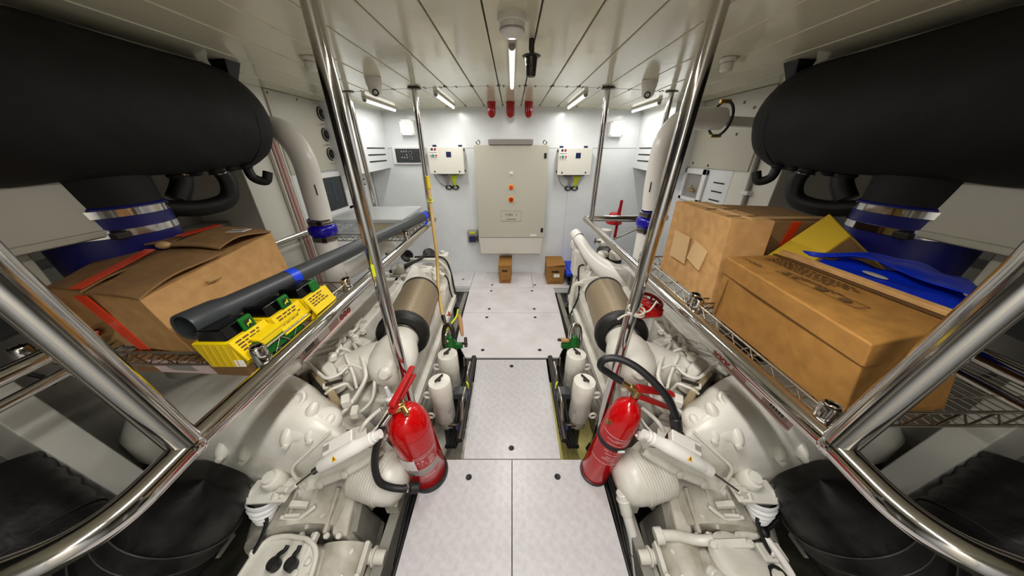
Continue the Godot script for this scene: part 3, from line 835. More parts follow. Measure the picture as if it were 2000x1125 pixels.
	for z in [-1.90, -1.985]: put("side_rail", MB.new().bar(V(-1.49, 0.25, z), V(-1.49, 1.5, z), 0.012, 0.02, 0.002), M.off_white, ct)
	for k in 17: put("rung", MB.new().span(V(-1.498, 0.32 + k * 0.07, -1.985), V(-1.486, 0.345 + k * 0.07, -1.90), 0.002), M.off_white, ct)
	put("cable", MB.new().tube([V(-1.478, 0.25, -1.945), V(-1.478, 1.5, -1.945)], 0.013, 8).tube([V(-1.478, 0.25, -1.918), V(-1.478, 1.5, -1.918)], 0.008, 8), M.pink, ct)
	# hand grip bars to the hull, seen beyond the cartons
	var gb := thing("grab_bar", "short chrome bar reaching from the side wall beside the open flap carton", "rail", V(-1.42, 0.86, -1.75))
	put("bar", MB.new().tube([V(-1.44, 0.88, -1.50), V(-1.40, 0.88, -2.02)], 0.017, 14), M.chrome, gb)
	put("bracket", MB.new().bar(V(-1.43, 0.88, -1.72), V(-1.51, 0.86, -1.72), 0.02, 0.02), M.steel, gb)

# ---------------------------------------------------------------- walkway
func plate(poly: Array, y0: float, m: Material, holes: Array, parent: Node3D) -> void:
	var t := put("deck_plate", MB.new().prism(poly, V(0, y0 - 0.012, 0), Vector3.RIGHT, Vector3.BACK, V(0, 0.012, 0)), m, parent)
	for h in holes:
		put("lift_hole", MB.new().lathe([Vector2(0.0, 0.0004), Vector2(0.0125, 0.0004), Vector2(0.0135, 0.0009), Vector2(0.0145, 0.0002)], V(h.x, y0, h.y), Vector3.UP, 20), M.black, t)

func deck_things() -> void:
	var d := Node3D.new()
	d.name = "floor_walkway"
	d.set_meta("kind", "structure")
	add_child(d)
	var e := 0.002
	plate([Vector2(-0.425, 0.9), Vector2(-e, 0.9), Vector2(-e, -0.853), Vector2(-0.36, -0.853), Vector2(-0.425, -0.80)], 0, M.tread, [Vector2(-0.205, -0.771)], d)
	plate([Vector2(0.425, 0.9), Vector2(e, 0.9), Vector2(e, -0.853), Vector2(0.36, -0.853), Vector2(0.425, -0.80)], 0, M.tread, [Vector2(0.216, -0.773)], d)
	plate([Vector2(-0.243, -0.858), Vector2(0.243, -0.858), Vector2(0.252, -1.592), Vector2(-0.26, -1.592)], 0, M.tread, [Vector2(-0.003, -1.523), Vector2(-0.003, -0.914)], d)
	plate([Vector2(-0.345, -1.602), Vector2(0.345, -1.602), Vector2(0.44, -1.80), Vector2(0.452, -2.226), Vector2(-0.458, -2.226), Vector2(-0.445, -1.80)], 0.012, M.deck, [Vector2(-0.225, -1.686), Vector2(0.213, -1.686), Vector2(-0.231, -2.149), Vector2(0.212, -2.149)], d)
	plate([Vector2(-0.458, -2.230), Vector2(0.452, -2.230), Vector2(0.462, -2.752), Vector2(-0.466, -2.752)], 0.012, M.deck, [Vector2(-0.22, -2.30), Vector2(0.215, -2.30), Vector2(-0.226, -2.68), Vector2(0.217, -2.68)], d)
	plate([Vector2(-0.466, -2.756), Vector2(0.235, -2.756), Vector2(0.235, -3.2), Vector2(-0.466, -3.2)], 0.012, M.deck, [Vector2(-0.225, -2.83)], d)
	plate([Vector2(0.239, -2.756), Vector2(1.3, -2.756), Vector2(1.3, -3.2), Vector2(0.239, -3.2)], 0.012, M.deck, [Vector2(0.21 + 0.05, -2.83)], d)
	plate([Vector2(-0.47, -2.79), Vector2(-0.47, -3.2), Vector2(-1.3, -3.2), Vector2(-1.3, -2.79)], 0.012, M.deck, [Vector2(-0.58, -2.98)], d)
	# bearers that carry the plates
	put("front_lip", MB.new().span(V(-1.3, -0.055, -2.80), V(-0.47, 0.0, -2.785), 0.003).span(V(0.46, -0.055, -2.77), V(1.3, 0.0, -2.757), 0.003), M.white_plastic, d)
	for s in [-1.0, 1.0]:
		put("bearer", MB.new().span(V(s * 0.33 - 0.02, -0.5, -3.15), V(s * 0.33 + 0.02, -0.001, -1.64), 0.003), M.hull, d)
		put("bearer", MB.new().span(V(s * 0.20 - 0.02, -0.5, -1.6), V(s * 0.20 + 0.02, -0.013, -0.84), 0.003), M.hull, d)
		put("bearer", MB.new().span(V(s * 0.385 - 0.02, -0.5, -0.83), V(s * 0.385 + 0.02, -0.013, 0.9), 0.003), M.hull, d)
		# white corner gussets the far plate stands on, and the bracket plates by the entrance
		put("gusset", MB.new().prism([Vector2(-1.60, 0.0), Vector2(-1.60, -0.13), Vector2(-1.78, -0.13), Vector2(-1.80, 0.0)], V(s * 0.355, 0, 0), V(-s * 0.0, 0, 1), Vector3.UP, V(s * 0.006, 0, 0)), M.label_grey, d)
		put("side_bracket", MB.new().prism([Vector2(-0.86, 0.0), Vector2(-0.99, -0.02), Vector2(-0.99, -0.12), Vector2(-0.86, -0.12)], V(s * 0.44, 0, 0), V(0, 0, 1), Vector3.UP, V(s * 0.006, 0, 0)), M.off_white, d)
		var br := put("hole_plate", MB.new().span(V(s * 0.47 - 0.028, -0.30, -0.43), V(s * 0.47 + 0.028, -0.13, -0.40), 0.003), M.off_white, d)
		for k in 3: put("bore", MB.new().cyl(V(s * 0.47 + (k - 1) * 0.012, -0.16 - k * 0.045, -0.401), V(s * 0.47 + (k - 1) * 0.012, -0.16 - k * 0.045, -0.397), 0.012 if k else 0.008, 14, 0.001), M.dark_metal, br)
	var by := MB.new()
	by.span(V(0.25, -0.20, -1.55), V(0.50, -0.18, -0.92), 0.004)
	put("lagging_sheet", by, M.insulation, d, "yellowish lagging sheet under the filter canisters")
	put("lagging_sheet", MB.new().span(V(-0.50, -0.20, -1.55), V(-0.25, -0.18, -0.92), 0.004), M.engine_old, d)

# ---------------------------------------------------------------- engines (built on the side of negative x; FX mirrors)
func engine() -> void:
	var left := FX > 0.0
	var e := thing("marine_engine", "large white painted diesel engine beside the stout extinguisher and the tan hose" if left else "large white painted diesel engine beside the extinguisher with the black horn", "engine", V(-0.85, -0.45, -1.55), "pair of white marine engines")
	var E: Material = M.engine
	# block, sump, ledges
	put("engine_block", MB.new().hexa([V(-1.12, -0.42, -2.42), V(-0.60, -0.42, -2.42), V(-0.60, -0.42, -0.95), V(-1.12, -0.42, -0.95), V(-1.22, 0.36, -2.42), V(-0.585, 0.30, -2.42), V(-0.565, 0.30, -0.95), V(-1.22, 0.36, -0.95)], 0.02), E, e)
	put("side_rail", MB.new().bar(V(-0.545, 0.135, -2.35), V(-0.525, 0.135, -0.88), 0.034, 0.05, 0.005), E, e)
	put("side_cover", MB.new().hexa([V(-0.60, -0.2, -2.3), V(-0.575, -0.2, -2.3), V(-0.555, -0.2, -0.95), V(-0.60, -0.2, -0.95), V(-0.62, 0.10, -2.3), V(-0.57, 0.10, -2.3), V(-0.55, 0.10, -0.95), V(-0.62, 0.10, -0.95)], 0.006), E, e)
	for k in 4: put("foot_bracket", MB.new().span(V(-0.60, -0.20 - 0.12, -1.0 - k * 0.42), V(-0.50, -0.20, -0.93 - k * 0.42), 0.006), E, e)
	var inner := MB.new().hexa([V(-0.78, 0.28, -2.15), V(-0.57, 0.25, -2.15), V(-0.545, 0.25, -1.08), V(-0.78, 0.28, -1.08), V(-0.78, 0.40, -2.15), V(-0.60, 0.33, -2.15), V(-0.575, 0.33, -1.08), V(-0.78, 0.40, -1.08)], 0.012)
	put("inner_cover", inner, E, e)
	for k in 4: put("cover_seam", MB.new().span(V(-0.70, 0.36, -1.28 - k * 0.24), V(-0.565, 0.372 - 0.02, -1.272 - k * 0.24), 0.002), M.engine_old, e)
	# outer rocker cover, flat top
	var oc := put("rocker_cover", MB.new().hexa([V(-1.16, 0.35, -1.93), V(-0.80, 0.35, -1.93), V(-0.80, 0.35, -1.06), V(-1.16, 0.35, -1.06), V(-1.14, 0.50, -1.91), V(-0.82, 0.505, -1.91), V(-0.82, 0.505, -1.08), V(-1.14, 0.50, -1.08)], 0.014), E, e)
	var bl := []
	for k in 5: bl.append_array([V(-0.845, 0.503, -1.16 - k * 0.17), V(-1.11, 0.50, -1.16 - k * 0.17)])
	for p in bl: put("cover_bolt", MB.new().lathe([Vector2(0.013, 0), Vector2(0.013, 0.004), Vector2(0.009, 0.006), Vector2(0.009, 0.001), Vector2(0, 0.001)], p, Vector3.UP, 14), M.engine_old, oc)
	put("cover_lip", MB.new().span(V(-0.81, 0.34, -1.95), V(-0.775, 0.375, -1.04), 0.006), E, e)
	# ridge shaped charge air duct behind the filter
	put("air_duct", MB.new().hexa([V(-0.86, 0.36, -2.12), V(-0.62, 0.34, -2.12), V(-0.57, 0.34, -1.66), V(-0.86, 0.36, -1.60), V(-0.825, 0.54, -2.12), V(-0.785, 0.54, -2.12), V(-0.62, 0.43, -1.68), V(-0.83, 0.43, -1.62)], 0.008), E, e)
	if left:
		put("fuse_box", MB.new().span(V(-0.90, 0.36, -2.28), V(-0.70, 0.47, -2.14), 0.01), E, e)
	# air filter: mesh sleeve between a black collar and a cap
	var fa := V(-0.590, 0.49, -1.22)
	var fb := V(-0.636, 0.495, -1.71)
	var ax := (fb - fa).normalized()
	var fl := fa.distance_to(fb)
	var sl := MB.new()
	var rows := []
	for i in 2:
		var r := []
		for j in 41:
			var a := TAU * j / 40.0
			r.append((fa + ax * (0.05 + (fl - 0.075) * i)) + (V(1, 0, -0.09).normalized() * cos(a) + Vector3.UP * sin(a)) * 0.124)
		rows.append(r)
	for j in 40:
		var c: Vector3 = fa + ax * 0.05
		var n0: Vector3 = (rows[0][j] - c).normalized()
		var n1: Vector3 = (rows[0][j + 1] - c).normalized()
		sl.tri(rows[0][j], rows[0][j + 1], rows[1][j + 1], n0, n1, n1, Vector2(j / 40.0, 0), Vector2((j + 1) / 40.0, 0), Vector2((j + 1) / 40.0, 1))
		sl.tri(rows[0][j], rows[1][j + 1], rows[1][j], n0, n1, n0, Vector2(j / 40.0, 0), Vector2((j + 1) / 40.0, 1), Vector2(j / 40.0, 1))
	var af := put("air_filter", sl, M.filter_mesh, e, "brown perforated air filter sleeve")
	put("end_cap", MB.new().lathe([Vector2(0.122, -0.03), Vector2(0.127, -0.027), Vector2(0.127, -0.006), Vector2(0.12, 0.0), Vector2(0, 0.004)], fb, ax, 40), M.dark_metal, af)
	put("rubber_collar", MB.new().lathe([Vector2(0.085, -0.02), Vector2(0.128, -0.018), Vector2(0.137, -0.008), Vector2(0.139, 0.02), Vector2(0.135, 0.045), Vector2(0.12, 0.055)], fa, ax, 40), M.rubber, af)
	put("inner_ring", MB.new().lathe([Vector2(0.0, -0.004), Vector2(0.07, -0.006), Vector2(0.088, -0.012), Vector2(0.088, -0.03), Vector2(0.08, -0.032)], fa, ax, 32), M.slate, af)
	put("hose_clamp", MB.new().ring(fa + ax * -0.026, ax, 0.087, 0.004, 32, 6), M.steel, af)
	# turbo housing with its dome and snout
	var tc := V(-0.575, 0.475, -1.05)
	put("turbo_housing", MB.new().lathe([Vector2(0, -0.135), Vector2(0.03, -0.132), Vector2(0.065, -0.115), Vector2(0.095, -0.08), Vector2(0.108, -0.03), Vector2(0.108, 0.03), Vector2(0.098, 0.075), Vector2(0.084, 0.11), Vector2(0.082, 0.15)], tc, V(-0.05, 0.10, -1), 36), E, e)
	put("turbo_boss", MB.new().lathe([Vector2(0, 0.15), Vector2(0.02, 0.148), Vector2(0.026, 0.138), Vector2(0.034, 0.12)], tc + V(0, -0.02, 0.01), V(0.12, 0.42, 1), 20), E, e)
	put("turbo_outlet", MB.new().tube(spline([V(-0.60, 0.46, -1.08), V(-0.68, 0.455, -1.06), V(-0.77, 0.43, -1.04), V(-0.88, 0.40, -1.03)], 5), [0.095, 0.095, 0.094, 0.093, 0.091, 0.09, 0.089, 0.088, 0.087, 0.086, 0.085, 0.084, 0.083, 0.082, 0.08, 0.08], 24), E, e)
	put("turbo_stay", MB.new().hexa([V(-0.70, 0.38, -1.22), V(-0.60, 0.38, -1.18), V(-0.62, 0.38, -1.13), V(-0.74, 0.38, -1.15), V(-0.64, 0.53, -1.20), V(-0.615, 0.54, -1.18), V(-0.62, 0.54, -1.16), V(-0.66, 0.52, -1.16)], 0.004), E, e)
	put("turbo_foot", MB.new().hexa([V(-0.66, 0.16, -1.15), V(-0.555, 0.16, -1.15), V(-0.555, 0.16, -0.97), V(-0.66, 0.16, -0.97), V(-0.66, 0.42, -1.14), V(-0.54, 0.42, -1.12), V(-0.54, 0.42, -0.99), V(-0.66, 0.42, -0.99)], 0.012), E, e)
	put("exhaust_manifold", MB.new().tube(spline([V(-0.80, 0.44, -1.08), V(-0.92, 0.43, -1.04), V(-1.04, 0.42, -1.02), V(-1.22, 0.40, -1.0)], 5), 0.062, 20), E, e)
	put("manifold_clamp", MB.new().ring(V(-0.985, 0.425, -1.03), V(-1, -0.05, 0.2), 0.064, 0.007, 24, 6), E, e)
	# flywheel housing: one skin from the ridge down to the flange
	var R := [
		[V(-1.47, 0.18, -0.98), V(-1.30, 0.25, -1.02), V(-1.13, 0.28, -1.02), V(-0.99, 0.28, -1.02), V(-0.87, 0.27, -0.99), V(-0.77, 0.25, -0.95), V(-0.70, 0.20, -0.92), V(-0.64, 0.12, -0.90)],
		[V(-1.46, 0.42, -0.92), V(-1.29, 0.49, -0.95), V(-1.13, 0.52, -0.95), V(-0.99, 0.49, -0.93), V(-0.87, 0.44, -0.90), V(-0.775, 0.40, -0.85), V(-0.70, 0.33, -0.81), V(-0.65, 0.28, -0.80)],
		[V(-1.435, 0.50, -0.852), V(-1.283, 0.54, -0.869), V(-1.124, 0.56, -0.869), V(-0.992, 0.56, -0.863), V(-0.873, 0.55, -0.839), V(-0.778, 0.495, -0.795), V(-0.712, 0.435, -0.765), V(-0.672, 0.37, -0.745)],
		[V(-1.362, 0.49, -0.711), V(-1.177, 0.53, -0.701), V(-1.013, 0.55, -0.695), V(-0.88, 0.545, -0.688), V(-0.769, 0.53, -0.679), V(-0.69, 0.49, -0.675), V(-0.63, 0.43, -0.67), V(-0.585, 0.36, -0.675)],
		[V(-1.30, 0.38, -0.655), V(-1.14, 0.40, -0.64), V(-1.0, 0.41, -0.628), V(-0.88, 0.41, -0.622), V(-0.776, 0.39, -0.622), V(-0.70, 0.37, -0.645), V(-0.616, 0.34, -0.68), V(-0.554, 0.30, -0.723)],
		[V(-1.253, 0.234, -0.645), V(-1.15, 0.217, -0.635), V(-1.059, 0.21, -0.63), V(-0.967, 0.21, -0.63), V(-0.882, 0.215, -0.64), V(-0.774, 0.242, -0.66), V(-0.64, 0.274, -0.695), V(-0.533, 0.313, -0.745)]]
	var low := []
	for p in R[5]: low.append(p + V(0, -0.24, -0.08))
	R.append(low)
	var dense := []
	for r in R: dense.append(spline(r, 5))
	var sk := []
	for j in dense[0].size():
		var col := []
		for i in dense.size(): col.append(dense[i][j])
		sk.append(spline(col, 4))
	var fh := put("flywheel_housing", MB.new().skin(sk, V(-0.95, 0.15, -0.85)), E, e)
	# flange that hangs from the skin's lower edge
	var F0: Array = spline([V(-1.28, 0.19, -0.648), V(-1.17, 0.165, -0.632), V(-1.10, 0.14, -0.622), V(-1.0, 0.13, -0.62), V(-0.905, 0.14, -0.63), V(-0.79, 0.178, -0.65), V(-0.655, 0.218, -0.685), V(-0.55, 0.262, -0.735)], 6)
	put("flange", MB.new().tube(F0, 0.021, 10), E, fh)
	put("flange_web", MB.new().skin([spline(R[5], 6), F0], V(-0.95, 0.3, -0.95)), E, fh)
	for i in 9:
		var q: Vector3 = F0[3 + i * 4]
		put_each("flange_bolt", MB.new().lathe([Vector2(0.017, -0.03), Vector2(0.017, 0.02), Vector2(0.012, 0.024), Vector2(0, 0.024)], q + V(0, 0.004, 0.004), V(0, 0.25, 1), 12), E, fh)
	for q in [[-0.742, 0.535, -0.70, 0.035, 0.6], [-0.69, 0.485, -0.695, 0.03, 0.9], [-0.73, 0.485, -0.655, 0.036, 0.3], [-0.80, 0.49, -0.635, 0.038, 0.1], [-0.69, 0.435, -0.665, 0.028, 0.8], [-1.05, 0.43, -0.625, 0.036, -0.1], [-0.96, 0.43, -0.615, 0.036, -0.1], [-1.16, 0.48, -0.66, 0.03, -0.2]]:
		var o := V(q[0], q[1] - q[3] * 0.42, q[2] - q[3] * 0.3)
		var b := put("boss", MB.new().ell(o, Vector3(q[3] * 0.6, q[3] * 1.05, q[3] * 0.6), Basis(Vector3.BACK, q[4] * -0.6) * Basis(Vector3.RIGHT, -0.7), 16, 10), E, fh)
		put("boss_bolt", MB.new().lathe([Vector2(0.011, 0), Vector2(0.011, 0.012), Vector2(0, 0.014)], o + V(0.15 * q[3], -0.45 * q[3], 0.62 * q[3]), V(0.1, 0.2, 1), 6), E, b)
	var pl := put("timing_plug", MB.new().lathe([Vector2(0.036, -0.01), Vector2(0.036, 0.006), Vector2(0.030, 0.011), Vector2(0.022, 0.008), Vector2(0.02, 0.003), Vector2(0.009, 0.003), Vector2(0.007, 0.009), Vector2(0, 0.01)], V(-0.815, 0.545, -0.742), V(0.08, 1, 0.4), 28), E, fh)
	put("swell", MB.new().ell(V(-0.725, 0.45, -0.72), Vector3(0.065, 0.05, 0.062), Basis(), 24, 14), E, fh)
	put("swell", MB.new().ell(V(-0.785, 0.46, -0.685), Vector3(0.075, 0.05, 0.052), Basis(), 24, 14), E, fh)
	# linear actuator with rod and warning triangle
	var a0 := V(-0.487, 0.485, -0.632)
	var a1 := V(-0.683, 0.392, -0.58)
	var ad := (a1 - a0).normalized()
	var ac := put("actuator", MB.new().lathe([Vector2(0, -0.03), Vector2(0.016, -0.03), Vector2(0.016, -0.012), Vector2(0.019, -0.01), Vector2(0.019, 0.0), Vector2(0.022, 0.003), Vector2(0.022, 0.05), Vector2(0.0235, 0.052), Vector2(0.0235, 0.2), Vector2(0.02, 0.206), Vector2(0, 0.206)], a0, ad, 22), M.white_pipe, e)
	put("motor_box", MB.new().box((a0 + a1) / 2.0 + ad * 0.035 + V(0.0, 0.025, -0.035), Vector3(0.12, 0.042, 0.045), 0.006, Basis(ad, V(0, 1, 0.3).normalized(), ad.cross(V(0, 1, 0.3)).normalized())), M.white_pipe, ac)
	put("type_plate", MB.new().box((a0 + a1) / 2.0 + ad * 0.075 + V(0.0, 0.047, -0.026), Vector3(0.022, 0.002, 0.018), 0.0, Basis(ad, V(0, 1, 0.3).normalized(), ad.cross(V(0, 1, 0.3)).normalized())), M.label_grey, ac)
	var side := V(0.05, 0.75, 0.66).normalized()
	var ux := -ad
	side = (side - ux * side.dot(ux)).normalized()
	var uy := side.cross(ux).normalized()
	put("warning_label", MB.new().prism([Vector2(-0.0095, -0.008), Vector2(0.0095, -0.008), Vector2(0, 0.0095)], a0 + ad * 0.135 + side * 0.0237, ux, uy, side * 0.0008), M.amber, ac)
	put("warning_mark", MB.new().prism([Vector2(-0.002, -0.005), Vector2(0.002, -0.005), Vector2(0.001, 0.004), Vector2(-0.001, 0.004)], a0 + ad * 0.135 + side * 0.0246, ux, uy, side * 0.0005), M.ink, ac)
	var r0 := a0 + ad * 0.205
	var r1 := V(-0.79, 0.305, -0.56) if left else V(-0.83, 0.285, -0.55)
	var rd := (r1 - r0).normalized()
	if left:
		put("rod_gaiter", MB.new().lathe([Vector2(0.008, 0), Vector2(0.011, 0.004), Vector2(0.007, 0.009), Vector2(0.011, 0.014), Vector2(0.007, 0.019), Vector2(0.011, 0.024), Vector2(0.007, 0.029), Vector2(0.011, 0.034), Vector2(0.008, 0.04)], r0, rd, 14), M.dark_metal, ac)
	else:
		put("end_nut", MB.new().cyl(r0 - rd * 0.01, r0 + rd * 0.035, 0.021, 14, 0.006), M.white_pipe, ac)
	put("rod", MB.new().cyl(r0, r1, 0.005, 10), M.chrome, ac)
	put("clevis", MB.new().bar(r1 - rd * 0.035, r1 + rd * 0.01, 0.016, 0.014), E, ac)
	# solenoid, lever and bellows
	var so := put("solenoid", MB.new().lathe([Vector2(0, 0), Vector2(0.030, 0), Vector2(0.034, 0.006), Vector2(0.034, 0.05), Vector2(0.030, 0.058), Vector2(0.022, 0.06), Vector2(0.02, 0.072), Vector2(0, 0.073)], V(-0.872, 0.265, -0.605), V(-0.1, 0.9, 0.25), 24), E, e)
	put_each("lug", MB.new().cyl(V(-0.845, 0.285, -0.565), V(-0.85, 0.265, -0.545), 0.014, 12).bar(V(-0.845, 0.29, -0.565), V(-0.80, 0.305, -0.56), 0.02, 0.01), E, so)
	put_each("lever", MB.new().bar(V(-0.86, 0.27, -0.575), V(-0.90, 0.22, -0.555), 0.03, 0.012).bar(V(-0.875, 0.25, -0.56), V(-0.84, 0.235, -0.55), 0.014, 0.012), E, so)
	var be := put("bellows", MB.new().lathe([Vector2(0, -0.12), Vector2(0.022, -0.12), Vector2(0.028, -0.108), Vector2(0.024, -0.1), Vector2(0.035, -0.088), Vector2(0.030, -0.078), Vector2(0.043, -0.064), Vector2(0.038, -0.054), Vector2(0.049, -0.038), Vector2(0.045, -0.028), Vector2(0.052, -0.012), Vector2(0.05, 0.0)], V(-0.905, 0.262, -0.565), V(0.18, 1, -0.25), 26), M.white_plastic, e)
	put("bellows_plate", MB.new().box(V(-0.885, 0.268, -0.575), Vector3(0.17, 0.010, 0.085), 0.004, Basis(Vector3.BACK, 0.10)), E, be)
	put_each("plate_bolt", MB.new().bolts([V(-0.955, 0.268, -0.545), V(-0.82, 0.279, -0.55)], V(0, 1, 0), 0.009, 0.009), E, be)
	var br := MB.new()
	br.tube(bend([V(-0.80, 0.22, -0.60), V(-0.80, 0.36, -0.60), V(-0.66, 0.47, -0.665)], 0.03), 0.006, 8)
	br.tube(bend([V(-0.87, 0.15, -0.545), V(-0.81, 0.135, -0.545), V(-0.78, 0.15, -0.56), V(-0.76, 0.155, -0.58)], 0.015), 0.008, 8)
	br.tube(bend([V(-0.82, 0.115, -0.54), V(-0.79, 0.09, -0.545), V(-0.73, 0.115, -0.57)], 0.012), 0.006, 8)
	br.bar(V(-0.84, 0.19, -0.57), V(-0.78, 0.17, -0.575), 0.02, 0.02).bar(V(-0.855, 0.155, -0.545), V(-0.80, 0.15, -0.55), 0.012, 0.02)
	put_each("linkage", br, E, e)
	# control unit in its wire frame, on an ochre strap
	var cu := put("control_unit", MB.new().hexa([V(-0.92, 0.42, -0.985), V(-0.85, 0.42, -1.02), V(-0.75, 0.40, -0.93), V(-0.79, 0.40, -0.875), V(-0.91, 0.525, -0.985), V(-0.852, 0.525, -1.01), V(-0.765, 0.505, -0.93), V(-0.79, 0.505, -0.888)], 0.014), E, e)
	put("cap", MB.new().cyl(V(-0.835, 0.51, -1.0), V(-0.83, 0.548, -1.005), 0.020, 18, 0.008), E, cu)
	put("connector", MB.new().box(V(-0.762, 0.50, -0.95), Vector3(0.04, 0.035, 0.035), 0.006, Basis(Vector3.UP, 0.6)), E, cu)
	put("rating_plate", MB.new().bar(V(-0.79, 0.498, -0.862), V(-0.735, 0.493, -0.895), 0.003, 0.016, 0.0), M.dark_metal, cu)
	var fr := MB.new()
	fr.tube(bend([V(-0.95, 0.44, -0.985), V(-0.94, 0.535, -0.972), V(-0.782, 0.525, -0.868), V(-0.742, 0.522, -0.895), V(-0.735, 0.522, -0.945), V(-0.76, 0.46, -0.98)], 0.022), 0.0065, 8)
	fr.tube(bend([V(-0.80, 0.45, -0.86), V(-0.77, 0.475, -0.862), V(-0.725, 0.475, -0.895), V(-0.72, 0.42, -0.91)], 0.015), 0.007, 8)
	put_each("wire_frame", fr, E, e)
	put("strap", MB.new().hexa([V(-0.893, 0.36, -0.93), V(-0.858, 0.36, -0.935), V(-0.745, 0.34, -0.865), V(-0.785, 0.34, -0.855), V(-0.897, 0.50, -0.932), V(-0.868, 0.515, -0.928), V(-0.752, 0.475, -0.855), V(-0.785, 0.46, -0.853)], 0.004), M.ochre, e)
	put("black_gap", MB.new().hexa([V(-0.93, 0.38, -0.94), V(-0.905, 0.38, -0.945), V(-0.80, 0.36, -0.86), V(-0.82, 0.36, -0.85), V(-0.93, 0.485, -0.945), V(-0.905, 0.49, -0.945), V(-0.80, 0.452, -0.862), V(-0.82, 0.445, -0.852)], 0.003), M.dark_metal, e)
	put("strap_clip", MB.new().box(V(-0.80, 0.482, -0.872), Vector3(0.02, 0.014, 0.03), 0.003, Basis(Vector3.UP, 0.6)), E, e)
	put("relay", MB.new().box(V(-0.70, 0.44, -0.83), Vector3(0.035, 0.04, 0.05), 0.006, Basis(Vector3.UP, 0.5)), E, e)
	put("relay", MB.new().box(V(-0.655, 0.41, -0.80), Vector3(0.03, 0.035, 0.05), 0.006, Basis(Vector3.UP, 0.3)), E, e)
	put_each("starter_can", MB.new().cyl(V(-0.995, 0.53, -0.87), V(-0.955, 0.52, -0.955), 0.026, 20, 0.005).cyl(V(-1.03, 0.50, -0.90), V(-0.99, 0.49, -0.98), 0.034, 20, 0.008).cyl(V(-0.965, 0.50, -0.93), V(-0.93, 0.50, -0.985), 0.020, 16, 0.004), E, e)
	# hoses and pipes over the near end
	var hs := [[[V(-0.83, 0.49, -1.15), V(-0.79, 0.51, -1.11), V(-0.70, 0.52, -1.003), V(-0.653, 0.515, -0.936), V(-0.641, 0.49, -0.896), V(-0.679, 0.43, -0.839), V(-0.716, 0.40, -0.784)], 0.0085],
		[[V(-0.80, 0.49, -1.16), V(-0.765, 0.505, -1.118), V(-0.662, 0.49, -1.027), V(-0.624, 0.45, -0.936), V(-0.632, 0.38, -0.883), V(-0.692, 0.34, -0.832)], 0.0075],
		[[V(-0.81, 0.50, -1.07), V(-0.781, 0.52, -1.017), V(-0.74, 0.505, -0.97), V(-0.703, 0.48, -0.924), V(-0.69, 0.44, -0.90)], 0.0065],
		[[V(-0.78, 0.515, -1.06), V(-0.85, 0.535, -1.06), V(-0.94, 0.53, -1.01), V(-0.99, 0.50, -0.98)], 0.006],
		[[V(-0.88, 0.525, -1.13), V(-0.90, 0.535, -1.07), V(-0.955, 0.52, -1.05), V(-0.96, 0.52, -1.10), V(-0.90, 0.53, -1.13), V(-0.85, 0.53, -1.15)], 0.004],
		[[V(-0.765, 0.51, -0.945), V(-0.72, 0.525, -0.955), V(-0.665, 0.51, -0.945)], 0.005],
		[[V(-0.56, 0.33, -0.95), V(-0.545, 0.36, -0.86), V(-0.575, 0.33, -0.79), V(-0.60, 0.34, -0.73), V(-0.56, 0.40, -0.70)], 0.005],
		[[V(-0.52, 0.43, -0.67), V(-0.53, 0.37, -0.70), V(-0.585, 0.33, -0.70), V(-0.64, 0.33, -0.66)], 0.006]]
	for h in hs: put("hose", MB.new().tube(spline(h[0], 6), h[1], 10), E, e)
	put_each("hose_fitting", MB.new().bar(V(-0.80, 0.49, -1.16), V(-0.73, 0.50, -1.12), 0.05, 0.04).cyl(V(-0.86, 0.50, -1.22), V(-0.79, 0.51, -1.14), 0.018, 12).cyl(V(-0.93, 0.51, -1.12), V(-0.87, 0.52, -1.20), 0.012, 12), E, e)
	put("injector_line", MB.new().tube(spline([V(-0.83, 0.525, -1.03), V(-0.85, 0.54, -1.10), V(-0.855, 0.54, -1.154), V(-0.825, 0.54, -1.20), V(-0.845, 0.535, -1.27), V(-0.865, 0.52, -1.34)], 6), 0.009, 10), E, e)
	for q in [V(-0.84, 0.53, -1.07), V(-0.853, 0.53, -1.13), V(-0.84, 0.53, -1.18), V(-0.845, 0.525, -1.25), V(-0.80, 0.525, -1.15), V(-0.80, 0.51, -1.22)]:
		put("injector_nut", MB.new().lathe([Vector2(0.010, -0.02), Vector2(0.017, -0.012), Vector2(0.017, 0.008), Vector2(0.012, 0.012), Vector2(0.012, 0.022), Vector2(0, 0.024)], q, V(0.25, 1, 0.4), 6), E, e)
	# dipstick, lower pipes beside the turbo
	put("dipstick", MB.new().lathe([Vector2(0, 0), Vector2(0.02, 0), Vector2(0.022, 0.02), Vector2(0.012, 0.028), Vector2(0.007, 0.09), Vector2(0, 0.092)], V(-0.555, 0.36, -0.905), V(-0.02, 1, 0.1), 16), M.white_plastic, e)
	put_each("breather", MB.new().cyl(V(-0.525, 0.34, -0.92), V(-0.52, 0.40, -0.94), 0.016, 14, 0.006).cyl(V(-0.535, 0.30, -0.90), V(-0.53, 0.35, -0.92), 0.020, 14), E, e)
	put_each("drain_pipe", MB.new().cyl(V(-0.555, 0.34, -0.98), V(-0.605, 0.22, -0.78), 0.016, 12).tube(spline([V(-0.58, 0.36, -0.86), V(-0.61, 0.37, -0.78), V(-0.63, 0.33, -0.74), V(-0.59, 0.33, -0.70), V(-0.55, 0.38, -0.72)], 6), 0.009, 8).cyl(V(-0.55, 0.355, -0.725), V(-0.505, 0.36, -0.73), 0.018, 12).cyl(V(-0.505, 0.36, -0.73), V(-0.495, 0.36, -0.73), 0.007, 8), E, e)
	put("bracket_plate", MB.new().box(V(-0.62, 0.345, -0.735), Vector3(0.055, 0.01, 0.10), 0.003, Basis(Vector3.UP, 0.5) * Basis(Vector3.BACK, -0.25)), E, e)
